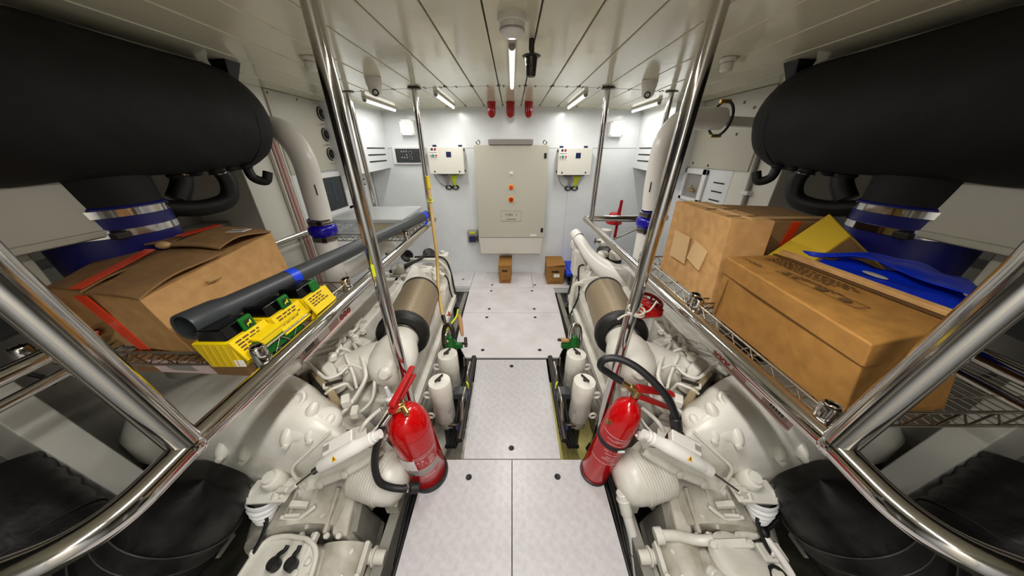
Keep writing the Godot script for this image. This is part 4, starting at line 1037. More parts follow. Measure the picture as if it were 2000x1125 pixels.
	# ribbed damper drum low beside the extinguisher
	var dp := [Vector2(0, -0.01), Vector2(0.10, -0.01)]
	for k in 11: dp.append_array([Vector2(0.104, k * 0.0115), Vector2(0.110, k * 0.0115 + 0.0025), Vector2(0.110, k * 0.0115 + 0.0075), Vector2(0.104, k * 0.0115 + 0.0095)])
	dp.append_array([Vector2(0.104, 0.13), Vector2(0.098, 0.16), Vector2(0.084, 0.19), Vector2(0.055, 0.21), Vector2(0, 0.217)])
	put("ribbed_drum", MB.new().lathe(dp, V(-0.665, 0.115, -0.745), V(0.95, -0.16, 0.22), 40), E, e)
	put_each("drum_bracket", MB.new().span(V(-0.70, -0.04, -0.80), V(-0.58, 0.05, -0.70), 0.008).span(V(-0.66, -0.02, -0.72), V(-0.52, 0.03, -0.66), 0.006).span(V(-0.56, -0.06, -0.72), V(-0.50, 0.0, -0.65), 0.006).bolts([V(-0.62, 0.03, -0.67), V(-0.56, 0.03, -0.67), V(-0.52, 0.0, -0.66)], Vector3.UP, 0.009, 0.01), M.engine_old, e)
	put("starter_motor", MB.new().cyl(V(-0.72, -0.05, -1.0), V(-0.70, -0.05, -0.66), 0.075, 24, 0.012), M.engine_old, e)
	# front gear at the far end
	put("front_case", MB.new().hexa([V(-1.1, -0.2, -2.52), V(-0.62, -0.2, -2.52), V(-0.60, -0.2, -2.38), V(-1.1, -0.2, -2.38), V(-1.05, 0.40, -2.52), V(-0.64, 0.42, -2.52), V(-0.60, 0.40, -2.40), V(-1.05, 0.40, -2.38)], 0.02), E, e)
	put_each("header_tank", MB.new().hexa([V(-0.73, 0.36, -2.56), V(-0.60, 0.36, -2.56), V(-0.60, 0.36, -2.44), V(-0.73, 0.36, -2.44), V(-0.70, 0.505, -2.55), V(-0.605, 0.51, -2.55), V(-0.605, 0.505, -2.45), V(-0.70, 0.50, -2.45)], 0.014).cyl(V(-0.66, 0.50, -2.50), V(-0.66, 0.53, -2.50), 0.022, 14), E, e)
	put("pulley_cover", MB.new().lathe([Vector2(0, 0), Vector2(0.16, 0), Vector2(0.17, 0.01), Vector2(0.17, 0.05), Vector2(0.15, 0.06)], V(-0.85, 0.12, -2.56), V(0, 0, 1), 28), E, e)
	put("coolant_pipe", MB.new().tube(bend([V(-0.92, 0.50, -2.35), V(-0.68, 0.485, -2.39), V(-0.59, 0.38, -2.38), V(-0.575, 0.12, -2.36)], 0.05), 0.016, 12), E, e)
	put_each("cable_loom", MB.new().tube(spline([V(-0.88, 0.52, -2.36), V(-0.70, 0.515, -2.40), V(-0.61, 0.47, -2.40), V(-0.57, 0.34, -2.38), V(-0.545, 0.20, -2.34), V(-0.50, 0.10, -2.28)], 6), 0.009, 8).tube(spline([V(-0.64, 0.40, -2.30), V(-0.59, 0.33, -2.30), V(-0.57, 0.20, -2.28), V(-0.52, 0.08, -2.24)], 6), 0.007, 8), M.rubber, e)
	var ft := MB.new()
	ft.cyl(V(-0.92, 0.36, -2.20), V(-0.92, 0.50, -2.20), 0.05, 18).bar(V(-0.84, 0.42, -2.22), V(-0.70, 0.37, -2.16), 0.03, 0.04).bar(V(-0.72, 0.42, -2.30), V(-0.62, 0.36, -2.28), 0.05, 0.05).cyl(V(-0.70, 0.41, -2.26), V(-0.66, 0.36, -2.18), 0.025, 12)
	ft.tube(spline([V(-0.85, 0.47, -2.2), V(-0.76, 0.48, -2.24), V(-0.70, 0.44, -2.22), V(-0.66, 0.38, -2.2)], 5), 0.007, 8).tube(spline([V(-0.80, 0.44, -2.3), V(-0.72, 0.46, -2.28), V(-0.68, 0.40, -2.26)], 5), 0.006, 8)
	for k in 6: ft.bar(V(-1.0 + k * 0.03, 0.50, -1.98), V(-0.98 + k * 0.03, 0.46, -2.10), 0.018, 0.02)
	put_each("front_fittings", ft, E, e)
	put("oil_filler", MB.new().lathe([Vector2(0.045, 0), Vector2(0.05, 0.01), Vector2(0.05, 0.05), Vector2(0.04, 0.058), Vector2(0, 0.06)], V(-0.92, 0.50, -2.06), Vector3.UP, 22).bar(V(-0.92, 0.565, -2.06), V(-0.885, 0.60, -2.05), 0.012, 0.012), E, e)
	if left:
		put_each("water_cap", MB.new().lathe([Vector2(0, 0.0), Vector2(0.03, 0.0), Vector2(0.034, 0.02), Vector2(0.052, 0.04), Vector2(0.06, 0.075), Vector2(0.05, 0.1), Vector2(0, 0.11)], V(-0.82, 0.46, -2.50), V(0.5, 0.6, 0.4), 22).lathe([Vector2(0, 0.0), Vector2(0.05, 0.0), Vector2(0.055, 0.06), Vector2(0.045, 0.08), Vector2(0.02, 0.07), Vector2(0, 0.05)], V(-0.97, 0.50, -2.42), V(0.3, 0.5, 0.8), 22), M.rubber, e)
		put_each("black_hose", MB.new().tube(spline([V(-0.79, 0.53, -2.46), V(-0.82, 0.52, -2.3), V(-0.88, 0.53, -2.14), V(-0.97, 0.52, -2.02)], 6), 0.014, 10).tube(spline([V(-0.82, 0.52, -2.3), V(-0.90, 0.50, -2.1), V(-0.92, 0.46, -1.96)], 5), 0.008, 8), M.rubber, e)
		put("raw_water_elbow", MB.new().tube(spline([V(-1.12, 0.66, -1.66), V(-1.08, 0.66, -1.80), V(-1.02, 0.70, -1.95), V(-0.985, 0.73, -2.02), V(-0.955, 0.70, -2.08), V(-0.945, 0.64, -2.10)], 6), 0.052, 18), M.white_pipe, e)
		put_each("elbow_clamp", MB.new().ring(V(-0.948, 0.66, -2.095), V(0.1, -1, -0.1), 0.053, 0.007, 22, 6).ring(V(-0.946, 0.64, -2.10), V(0.1, -1, -0.1), 0.053, 0.005, 22, 6), M.dark_metal, e)
	else:
		put("coolant_elbow", MB.new().tube(spline([V(-0.555, 0.73, -2.40), V(-0.59, 0.68, -2.28), V(-0.65, 0.60, -2.16), V(-0.73, 0.545, -2.04), V(-0.80, 0.53, -1.94), V(-0.87, 0.56, -1.84), V(-0.885, 0.66, -1.76)], 6), [0.044, 0.044, 0.045, 0.045, 0.045, 0.045, 0.046, 0.047, 0.048, 0.049, 0.05, 0.052, 0.054, 0.057, 0.06, 0.063, 0.066, 0.069, 0.072, 0.074, 0.076, 0.077, 0.078, 0.078, 0.078, 0.077, 0.076, 0.075, 0.074, 0.073, 0.072, 0.07, 0.068, 0.066, 0.064, 0.062, 0.06], 20), M.white_pipe, e)
		put("elbow_band", MB.new().ring(V(-0.575, 0.705, -2.335), V(0.35, 0.45, -1), 0.045, 0.004, 20, 6), M.dark_metal, e)
		put_each("filler_cap", MB.new().cyl(V(-0.83, 0.60, -2.10), V(-0.83, 0.665, -2.10), 0.05, 18, 0.008).cyl(V(-0.83, 0.665, -2.10), V(-0.83, 0.685, -2.10), 0.035, 18).cyl(V(-0.75, 0.60, -2.16), V(-0.75, 0.64, -2.16), 0.045, 18, 0.01), E, e)
		put_each("thermostat", MB.new().span(V(-0.66, 0.36, -2.42), V(-0.55, 0.60, -2.28), 0.014).span(V(-0.64, 0.58, -2.46), V(-0.53, 0.66, -2.36), 0.02), E, e)
		put_each("support_arm", MB.new().bar(V(-0.78, 0.50, -1.98), V(-0.575, 0.38, -2.10), 0.03, 0.06, 0.01).tube(bend([V(-0.60, 0.40, -2.08), V(-0.53, 0.36, -2.12), V(-0.515, 0.16, -2.10), V(-0.52, 0.10, -2.04)], 0.04), 0.02, 10), E, e)
		put("front_block", MB.new().hexa([V(-0.95, 0.30, -2.40), V(-0.57, 0.28, -2.40), V(-0.57, 0.28, -1.95), V(-0.95, 0.30, -1.95), V(-0.92, 0.44, -2.38), V(-0.62, 0.40, -2.38), V(-0.60, 0.38, -1.97), V(-0.92, 0.44, -1.97)], 0.016), E, e)
		put("black_cable", MB.new().tube(spline([V(-0.62, 0.50, -2.22), V(-0.575, 0.49, -2.20), V(-0.57, 0.40, -2.16), V(-0.575, 0.28, -2.10), V(-0.53, 0.16, -2.06), V(-0.48, 0.10, -2.0)], 6), 0.008, 8), M.rubber, e)
		put_each("dark_fittings", MB.new().span(V(-0.98, 0.44, -2.45), V(-0.78, 0.60, -2.30), 0.02).cyl(V(-0.86, 0.5, -2.3), V(-0.80, 0.62, -2.26), 0.03, 12), M.dark_metal, e)

# ---------------------------------------------------------------- gearboxes
func gearbox() -> void:
	var left := FX > 0.0
	var g := thing("gearbox", "white gearbox with two black levers on its rounded cover, low beside the walkway" if left else "white gearbox with a large upright cylinder, low beside the walkway", "gearbox", V(-0.80, -0.45, -0.5), "gearboxes behind the engines")
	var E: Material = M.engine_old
	for k in 7:
		put("case_bolt", MB.new().bolts([V(-0.95 + k * 0.047, 0.055 - absf(k - 3) * 0.002, -0.528)], V(0, 1, 0.3), 0.011, 0.014), M.engine, g)
	for k in 4:
		put("case_bolt", MB.new().bolts([V(-0.612, 0.02 - k * 0.004, -0.49 + k * 0.07)], V(0.3, 1, 0), 0.010, 0.012), M.engine, g)
	put("neck", MB.new().tube([V(-0.90, -0.05, -0.86), V(-0.87, -0.05, -0.66), V(-0.85, -0.06, -0.54)], [0.26, 0.23, 0.20], 32), E, g)
	for k in 3: put("neck_rib", MB.new().bar(V(-0.86 + k * 0.07, 0.19 - k * 0.03, -0.66), V(-0.84 + k * 0.06, 0.125 - k * 0.03, -0.53), 0.016, 0.03, 0.005), E, g)
	put("side_web", MB.new().hexa([V(-0.74, -0.25, -0.72), V(-0.62, -0.25, -0.70), V(-0.60, -0.25, -0.52), V(-0.70, -0.25, -0.52), V(-0.74, 0.10, -0.68), V(-0.665, 0.08, -0.66), V(-0.645, 0.04, -0.53), V(-0.70, 0.06, -0.53)], 0.008), E, g)
	put("web_pocket", MB.new().hexa([V(-0.645, -0.16, -0.665), V(-0.612, -0.16, -0.665), V(-0.598, -0.16, -0.555), V(-0.64, -0.16, -0.555), V(-0.67, 0.045, -0.645), V(-0.636, 0.045, -0.645), V(-0.624, 0.015, -0.555), V(-0.66, 0.015, -0.555)], 0.003), M.hull, g)
	put("case", MB.new().hexa([V(-1.02, -0.45, -0.54), V(-0.60, -0.45, -0.54), V(-0.60, -0.45, -0.20), V(-1.02, -0.45, -0.20), V(-0.98, 0.05, -0.52), V(-0.64, 0.03, -0.52), V(-0.62, 0.0, -0.20), V(-0.98, 0.0, -0.20)], 0.03), E, g)
	put("side_cylinder", MB.new().tube([V(-0.66, -0.03, -0.53), V(-0.655, -0.05, -0.44), V(-0.65, -0.07, -0.22)], 0.085, 24), E, g)
	put_each("side_rim", MB.new().bar(V(-0.565, 0.0, -0.53), V(-0.55, -0.02, -0.24), 0.02, 0.04, 0.005).bar(V(-0.745, 0.075, -0.53), V(-0.735, 0.055, -0.24), 0.016, 0.03, 0.005), M.engine, g)
	put_each("pipe_stub", MB.new().cyl(V(-0.575, -0.04, -0.50), V(-0.50, -0.05, -0.50), 0.024, 16).cyl(V(-0.545, -0.04, -0.50), V(-0.535, -0.04, -0.50), 0.033, 14).bolts([V(-0.56, 0.02, -0.42), V(-0.56, 0.02, -0.38), V(-0.555, 0.01, -0.30)], V(0.5, 0.8, 0), 0.011, 0.016), M.engine, g)
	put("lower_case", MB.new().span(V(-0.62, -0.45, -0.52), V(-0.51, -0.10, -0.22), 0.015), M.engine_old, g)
	if left:
		# rounded cover with its raised rim, valve block and two black levers
		var poly := [Vector2(-0.93, -0.24), Vector2(-0.93, -0.46), Vector2(-0.915, -0.505), Vector2(-0.86, -0.515), Vector2(-0.76, -0.505), Vector2(-0.705, -0.47), Vector2(-0.685, -0.40), Vector2(-0.69, -0.24)]
		put("cover", MB.new().prism(poly, V(0, 0.06, 0), Vector3.RIGHT, Vector3.BACK, V(0, 0.022, 0)), M.engine, g)
		var rim := []
		for p in poly: rim.append(V(p.x, 0.085, p.y))
		put("cover_rim", MB.new().tube(bend(rim, 0.04), 0.009, 8), M.engine, g)
		put_each("valve_block", MB.new().span(V(-0.90, 0.075, -0.38), V(-0.82, 0.115, -0.26), 0.006).span(V(-0.81, 0.075, -0.38), V(-0.74, 0.12, -0.27), 0.006).span(V(-0.73, 0.075, -0.37), V(-0.70, 0.10, -0.28), 0.006).bolts([V(-0.72, 0.085, -0.44), V(-0.745, 0.085, -0.41), V(-0.70, 0.08, -0.40)], Vector3.UP, 0.011, 0.01), M.engine, g)
		for q in [[-0.825, 0.7], [-0.765, 0.3]]:
			var k := put("valve_lever", MB.new().cyl(V(q[0], 0.085, -0.43), V(q[0] + 0.004, 0.125, -0.425), 0.019, 16, 0.006).tube(spline([V(q[0], 0.108, -0.43), V(q[0] + 0.012 * q[1], 0.12, -0.448), V(q[0] + 0.035 * q[1], 0.125, -0.458), V(q[0] + 0.04 * q[1], 0.13, -0.470)], 5), 0.007, 10), M.black, g, "black lever")
			put("valve_stem", MB.new().cyl(V(q[0], 0.05, -0.43), V(q[0], 0.09, -0.43), 0.014, 12), M.steel, k)
	else:
		put("tall_cylinder", MB.new().lathe([Vector2(0, 0.11), Vector2(0.05, 0.112), Vector2(0.082, 0.10), Vector2(0.088, 0.085), Vector2(0.088, 0.07), Vector2(0.078, 0.06), Vector2(0.085, -0.30)].duplicate(), V(-0.80, 0.0, -0.43), V(-0.08, 1, -0.25), 32), M.engine, g)
		put_each("flange_strap", MB.new().bar(V(-0.73, 0.095, -0.485), V(-0.86, 0.105, -0.485), 0.03, 0.018, 0.005).bolts([V(-0.73, 0.10, -0.48), V(-0.86, 0.11, -0.48)], Vector3.UP, 0.013, 0.014), M.engine, g)
		put("cross_pipe", MB.new().tube(spline([V(-0.56, 0.05, -0.53), V(-0.63, 0.06, -0.525), V(-0.70, 0.065, -0.51), V(-0.75, 0.09, -0.50)], 5), 0.018, 12).cyl(V(-0.555, 0.045, -0.53), V(-0.585, 0.05, -0.53), 0.028, 14), M.engine, g)
		put("side_pipe", MB.new().tube(spline([V(-0.85, 0.09, -0.51), V(-0.91, 0.085, -0.52), V(-0.96, 0.095, -0.53)], 5), 0.016, 10), M.engine, g)
		put_each("finned_side", MB.new().span(V(-0.97, -0.2, -0.46), V(-0.885, 0.07, -0.30), 0.01).span(V(-0.99, 0.04, -0.50), V(-0.90, 0.085, -0.44), 0.008), M.engine, g)
		for k in 4: put("fin", MB.new().span(V(-0.96 + k * 0.02, 0.06, -0.44), V(-0.95 + k * 0.02, 0.078, -0.30), 0.002), M.engine, g)
		put_each("lug", MB.new().cyl(V(-0.69, 0.075, -0.42), V(-0.695, 0.09, -0.40), 0.02, 14).cyl(V(-0.695, 0.09, -0.40), V(-0.697, 0.094, -0.395), 0.008, 10), M.engine, g)
	FX = FX

# ---------------------------------------------------------------- lagged muffler overhead, with the hose that leaves it
func muffler() -> void:
	var left := FX > 0.0
	var cx := -1.295
	var cy := 1.506
	var r := 0.202
	var m := thing("exhaust_muffler", "big black lagged muffler under the ceiling over the carton with open flaps" if left else "big black lagged muffler under the ceiling over the blue sheet", "muffler", V(cx, cy - r, -0.6), "black lagged mufflers")
	var rings := []
	var prof := []
	for k in 9:
		var a := PI / 2.0 * k / 8.0
		prof.append(Vector2(-1.56 + 0.17 * (1.0 - sin(a)) - 0.0, r * cos(a)))
	prof.reverse()
	# prof runs from the tip to the full radius
	for k in prof.size(): prof[k] = Vector2(-1.56 + 0.17 * (1.0 - cos(PI / 2.0 * k / 8.0)), maxf(0.001, r * pow(sin(PI / 2.0 * k / 8.0), 0.62)))
	var z := -1.34
	while z < 0.62:
		prof.append(Vector2(z, r * (1.0 + 0.012 * sin(z * 31.0) * (0.5 + 0.5 * sin(z * 7.0)))))
		z += 0.05
	for k in range(8, -1, -1): prof.append(Vector2(0.64 + 0.12 * cos(PI / 2.0 * k / 8.0), maxf(0.001, r * sin(PI / 2.0 * k / 8.0))))
	for p in prof:
		var ring := []
		for j in 40:
			var a := TAU * j / 40.0
			var w := 1.0 + 0.010 * sin(a * 3.0 + p.x * 9.0) + 0.008 * sin(a * 7.0 - p.x * 17.0)
			ring.append(V(cx + cos(a) * p.y * w, cy + sin(a) * p.y * w, p.x))
		rings.append(ring)
	var mb := MB.new()
	var g2 := []
	for rg in rings: g2.append(rg)
	# outward reference differs along the body: skin each half from its own middle
	mb.skin(g2.slice(0, 13), V(cx, cy, -1.2), true)
	var step := 12
	while step < g2.size() - 1:
		var e := mini(step + 8, g2.size() - 1)
		mb.skin(g2.slice(step, e + 1), V(cx, cy, (g2[step][0].z + g2[e][0].z) / 2.0), true)
		step = e
	put("lagging", mb, M.lagging, m)
	put("end_seam", MB.new().ring(V(cx, cy, -1.385), Vector3.BACK, r * 0.985, 0.004, 40, 6), M.lagging, m)
	for k in 5: put("lacing_knot", MB.new().ell(V(cx + 0.10 - k * 0.03, cy - 0.185 - 0.006 * k, -1.36 + k * 0.05), Vector3(0.02, 0.012, 0.026), Basis(Vector3.UP, k * 0.7), 10, 6), M.lagging, m)
	put("hanger", MB.new().hexa([V(-1.25, 1.63, -1.50), V(-1.22, 1.63, -1.50), V(-1.22, 1.63, -1.47), V(-1.25, 1.63, -1.47), V(-1.27, 1.73, -1.53), V(-1.19, 1.73, -1.53), V(-1.19, 1.73, -1.45), V(-1.27, 1.73, -1.45)], 0.004), M.black, m)
	put("drain_elbow", MB.new().tube(spline([V(-1.25, 1.33, -1.42), V(-1.24, 1.27, -1.42), V(-1.21, 1.25, -1.45), V(-1.20, 1.29, -1.47)], 5), 0.02, 12), M.rubber, m)
	# vertical exhaust hose, blue silicone with two steel bands
	var hc := V(-1.37, 0, -0.94)
	var h := thing("exhaust_hose", "wide blue exhaust hose with two steel bands standing behind the carton with open flaps" if left else "wide blue exhaust hose with two steel bands standing behind the blue sheet", "hose", V(-1.37, 0.72, -0.94), "blue exhaust hoses")
	put("sleeve", MB.new().lathe([Vector2(0.10, 0.74), Vector2(0.135, 0.9), Vector2(0.148, 1.02), Vector2(0.152, 1.10), Vector2(0.152, 1.225), Vector2(0.147, 1.23)], hc, Vector3.UP, 36), M.blue_hose, h)
	put("black_neck", MB.new().lathe([Vector2(0.146, 1.21), Vector2(0.146, 1.34), Vector2(0.13, 1.42)], hc, Vector3.UP, 32), M.lagging, h)
	for y in [1.15, 1.21]:
		put("steel_band", MB.new().lathe([Vector2(0.152, y - 0.012), Vector2(0.157, y - 0.011), Vector2(0.157, y + 0.011), Vector2(0.152, y + 0.012)], hc, Vector3.UP, 36), M.chrome, h)
	put_each("band_bolt", MB.new().span(V(-1.225, 1.14, -0.86), V(-1.20, 1.16, -0.82), 0.003), M.dark_metal, h)
	put("foot_pipe", MB.new().cyl(V(-1.37, 0.55, -0.94), V(-1.37, 0.76, -0.94), 0.10, 28), M.hull, h)
	# small black hoses at the muffler's far end
	var sh := thing("cooling_hose", "black rubber hose looping under the muffler over the carton with open flaps" if left else "black rubber hose looping under the muffler over the yellow box", "hose", V(-1.27, 1.12, -1.22), "black hoses under the mufflers")
	put("loop", MB.new().tube(spline([V(-1.26, 1.34, -1.28), V(-1.25, 1.26, -1.30), V(-1.26, 1.19, -1.27), V(-1.30, 1.17, -1.18), V(-1.36, 1.19, -1.08)], 6), 0.032, 14), M.rubber, sh)
	put("branch", MB.new().tube(spline([V(-1.33, 1.33, -1.20), V(-1.33, 1.27, -1.19), V(-1.34, 1.21, -1.15)], 6), 0.035, 14), M.rubber, sh)
	put_each("hose_clip", MB.new().ring(V(-1.26, 1.30, -1.287), V(0.1, -1, -0.2), 0.033, 0.005, 20, 6).ring(V(-1.33, 1.30, -1.197), V(0, -1, 0.1), 0.036, 0.005, 20, 6), M.chrome, sh)
	# white bracket plate that carries the near end
	var wp := thing("support_panel", "plain white support panel hanging below the muffler, beside the carton with open flaps" if left else "plain white support panel hanging below the muffler, beside the blue sheet", "panel", V(-1.27, 1.15, -0.62), "white support panels")
	put("plate", MB.new().hexa([V(-1.275, 1.165, -0.895), V(-1.255, 1.165, -0.895), V(-1.255, 1.165, -0.30), V(-1.275, 1.165, -0.30), V(-1.30, 1.34, -0.905), V(-1.28, 1.34, -0.905), V(-1.28, 1.34, -0.30), V(-1.30, 1.34, -0.30)], 0.003), M.panel_grey, wp)
	put("bottom_flange", MB.new().span(V(-1.33, 1.145, -0.90), V(-1.25, 1.168, -0.30), 0.006), M.panel_grey, wp)
	put("screw", MB.new().cyl(V(-1.268, 1.26, -0.62), V(-1.26, 1.26, -0.62), 0.010, 12, 0.002), M.steel, wp)
	put("post", MB.new().span(V(-1.36, 0.5, -0.72), V(-1.32, 1.16, -0.66), 0.006), M.panel_grey, wp)

# ---------------------------------------------------------------- lagged exhaust elbow low in front
const SLEEVE := [Vector3(-1.045, 0.385, -0.55), Vector3(-1.062, 0.358, -0.53), Vector3(-1.11, 0.295, -0.475), Vector3(-1.185, 0.225, -0.405), Vector3(-1.31, 0.20, -0.355), Vector3(-1.45, 0.26, -0.355), Vector3(-1.58, 0.37, -0.39), Vector3(-1.66, 0.46, -0.42)]
func exhaust_sleeve() -> void:
	var left := FX > 0.0
	var s := thing("exhaust_elbow", "black quilted lagging sleeve on the low exhaust elbow, near the gearbox with black levers" if left else "black quilted lagging sleeve on the low exhaust elbow, near the gearbox with the upright cylinder", "exhaust pipe", V(-1.2, 0.0, -0.3), "black lagged exhaust elbows")
	var path := spline(SLEEVE, 8)
	var rr := []
	for i in path.size():
		var t := float(i) / (path.size() - 1)
		rr.append(0.158 + 0.035 * t + 0.005 * sin(i * 2.3) * (1.0 if i > 3 else 0.3))
	for i in 13: rr[i] = maxf(0.004, 0.16 * sqrt(1.0 - (1.0 - i / 13.0) * (1.0 - i / 13.0)))
	put("lagging", MB.new().tube(path, rr, 40), M.leather, s)
	# stitched seams along the bend
	for i in [14, 18, 22, 26, 30, 35, 41]:
		var d: Vector3 = (path[i + 1] - path[i - 1]).normalized()
		put("seam", MB.new().ring(path[i], d, rr[i] + 0.0012, 0.0022, 44, 5), M.seam, s)
	var cb := put("sensor_cable", MB.new().tube(spline([V(-0.96, 0.24, -0.54), V(-0.90, 0.19, -0.53), V(-0.90, 0.15, -0.50), V(-0.93, 0.09, -0.46), V(-1.0, 0.0, -0.42)], 6), 0.006, 8).tube(spline([V(-0.97, 0.22, -0.535), V(-0.91, 0.18, -0.525), V(-0.905, 0.14, -0.50), V(-0.95, 0.07, -0.46)], 6), 0.004, 8), M.rubber, s)
	put("cable_tie", MB.new().cyl(V(-0.93, 0.10, -0.465), V(-0.935, 0.085, -0.458), 0.009, 8), M.label_white, cb)
	# expansion tank seen below the near post
	var t := thing("expansion_tank", "rounded white tank low against the hull, below the " + ("open flap carton" if left else "long brown carton"), "tank", V(-1.60, 0.05, -0.86), "tanks by the hull")
	put("body", MB.new().lathe([Vector2(0.05, -0.04), Vector2(0.13, 0.0), Vector2(0.14, 0.03), Vector2(0.14, 0.14), Vector2(0.10, 0.20), Vector2(0.04, 0.225), Vector2(0, 0.23)], V(-1.56, 0.16, -0.86), Vector3.UP, 30), M.off_white, t)
	put("union", MB.new().cyl(V(-1.62, 0.10, -0.80), V(-1.68, 0.05, -0.74), 0.035, 14), M.dark_metal, t)
	var fl := thing("filler_neck", "white filler cap on the outer edge of the engine, under the " + ("yellow part cartons" if left else "long brown carton"), "cap", V(-1.27, 0.50, -0.95), "filler caps")
	put("neck", MB.new().cyl(V(-1.27, 0.48, -0.95), V(-1.27, 0.56, -0.95), 0.055, 22, 0.008), M.off_white, fl)
	put("cap", MB.new().lathe([Vector2(0.06, 0.55), Vector2(0.064, 0.556), Vector2(0.064, 0.58), Vector2(0.055, 0.588), Vector2(0, 0.59)], V(-1.27, 0, -0.95), Vector3.UP, 26), M.off_white, fl)
	put("black_bin", MB.new().lathe([Vector2(0.10, 0.46), Vector2(0.115, 0.62), Vector2(0.105, 0.62), Vector2(0.095, 0.48), Vector2(0, 0.48)], V(-1.22, 0, -1.15), Vector3.UP, 26), M.black, fl)

# ---------------------------------------------------------------- handrails
func handrail() -> void:
	var left := FX > 0.0
	var h := thing("handrail", "polished steel handrail with posts on the side of the cartons with yellow boxes" if left else "polished steel handrail with posts on the side of the long brown carton", "rail", V(-0.6, 0.0, -1.3), "polished handrails")
	var r := 0.0235
	var c := V(-0.618, 0.88, -0.338)
	if left:
		put("top_rail", MB.new().tube([c, V(-0.632, 0.88, -1.0), V(-0.638, 0.88, -2.26)], r, 18), M.chrome, h)
		put("end_rail", MB.new().tube([V(-0.638, 0.88, -2.26), V(-1.28, 0.885, -2.28)], r * 0.75, 14), M.chrome, h)
	else:
		put("top_rail", MB.new().tube(bend([c, V(-0.602, 0.88, -1.0), V(-0.602, 0.88, -2.30), V(-1.28, 0.885, -2.30)], 0.035, 6), r, 18), M.chrome, h)
	put("entry_rail", MB.new().tube(bend([c, V(-0.616, 0.87, -0.20), V(-1.05, 0.87, 0.02)], 0.14, 12), r, 20), M.chrome, h)
	put("entry_post", MB.new().tube([c, V(-0.665, 1.247, -0.325), V(-0.70, 1.78, -0.31)], r, 20), M.chrome, h)
	put("corner_weld", MB.new().ell(c, Vector3.ONE * r * 1.12, Basis(), 16, 10), M.chrome, h)
	var pb := V(-0.472, 0.0, -0.92) if left else V(-0.425, 0.0, -0.92)
	var pt := V(-0.4955, 1.765, -0.92) if left else V(-0.512, 1.765, -0.92)
	put("walkway_post", MB.new().tube([V(pb.x, -0.1, pb.z), (pb + pt) / 2.0, pt], r * 0.98, 20), M.chrome, h)
	var xf := -0.64 if left else -0.628
	put("far_post", MB.new().tube([V(xf, 0.86, -2.20), V(xf, 1.765, -2.20)], r * 0.8, 16), M.chrome, h)
	put("far_post_flange", MB.new().cyl(V(xf, 1.752, -2.20), V(xf, 1.742, -2.20), 0.042, 20), M.dark_metal, h)
	var xo := -1.09 if left else -1.06
	put("outer_post", MB.new().tube([V(xo, 0.88, -2.26), V(xo, 1.745, -2.22)], r * 0.7, 16), M.chrome, h)
	put("outer_post_flange", MB.new().cyl(V(xo, 1.738, -2.22), V(xo, 1.728, -2.22), 0.04, 20), M.dark_metal, h)
	put("foot", MB.new().bar(V(pb.x + 0.02, -0.02, pb.z), V(pb.x - 0.08, -0.06, pb.z - 0.02), 0.05, 0.05), M.dark_metal, h)
	# low bars outboard of the entrance
	var lb := thing("hull_bar", "pair of steel bars along the hull behind the near post, beside the " + ("open flap carton" if left else "long brown carton"), "rail", V(-1.2, 0.88, -0.45), "bars along the hull")
	put("bar", MB.new().tube([V(-1.13, 0.945, -0.70), V(-1.10, 0.945, -0.30)], 0.019, 14), M.chrome, lb)
	put("bar", MB.new().tube([V(-1.13, 0.89, -0.70), V(-1.10, 0.89, -0.30)], 0.012, 12), M.chrome, lb)
	put("black_grip", MB.new().tube([V(-1.40, 0.98, -0.75), V(-1.34, 0.98, -0.45)], 0.05, 16), M.slate, lb)
	put("red_tag", MB.new().box(V(-1.22, 0.99, -0.62), Vector3(0.05, 0.03, 0.05), 0.008, Basis(Vector3.UP, 0.5)), M.red_dull, lb)

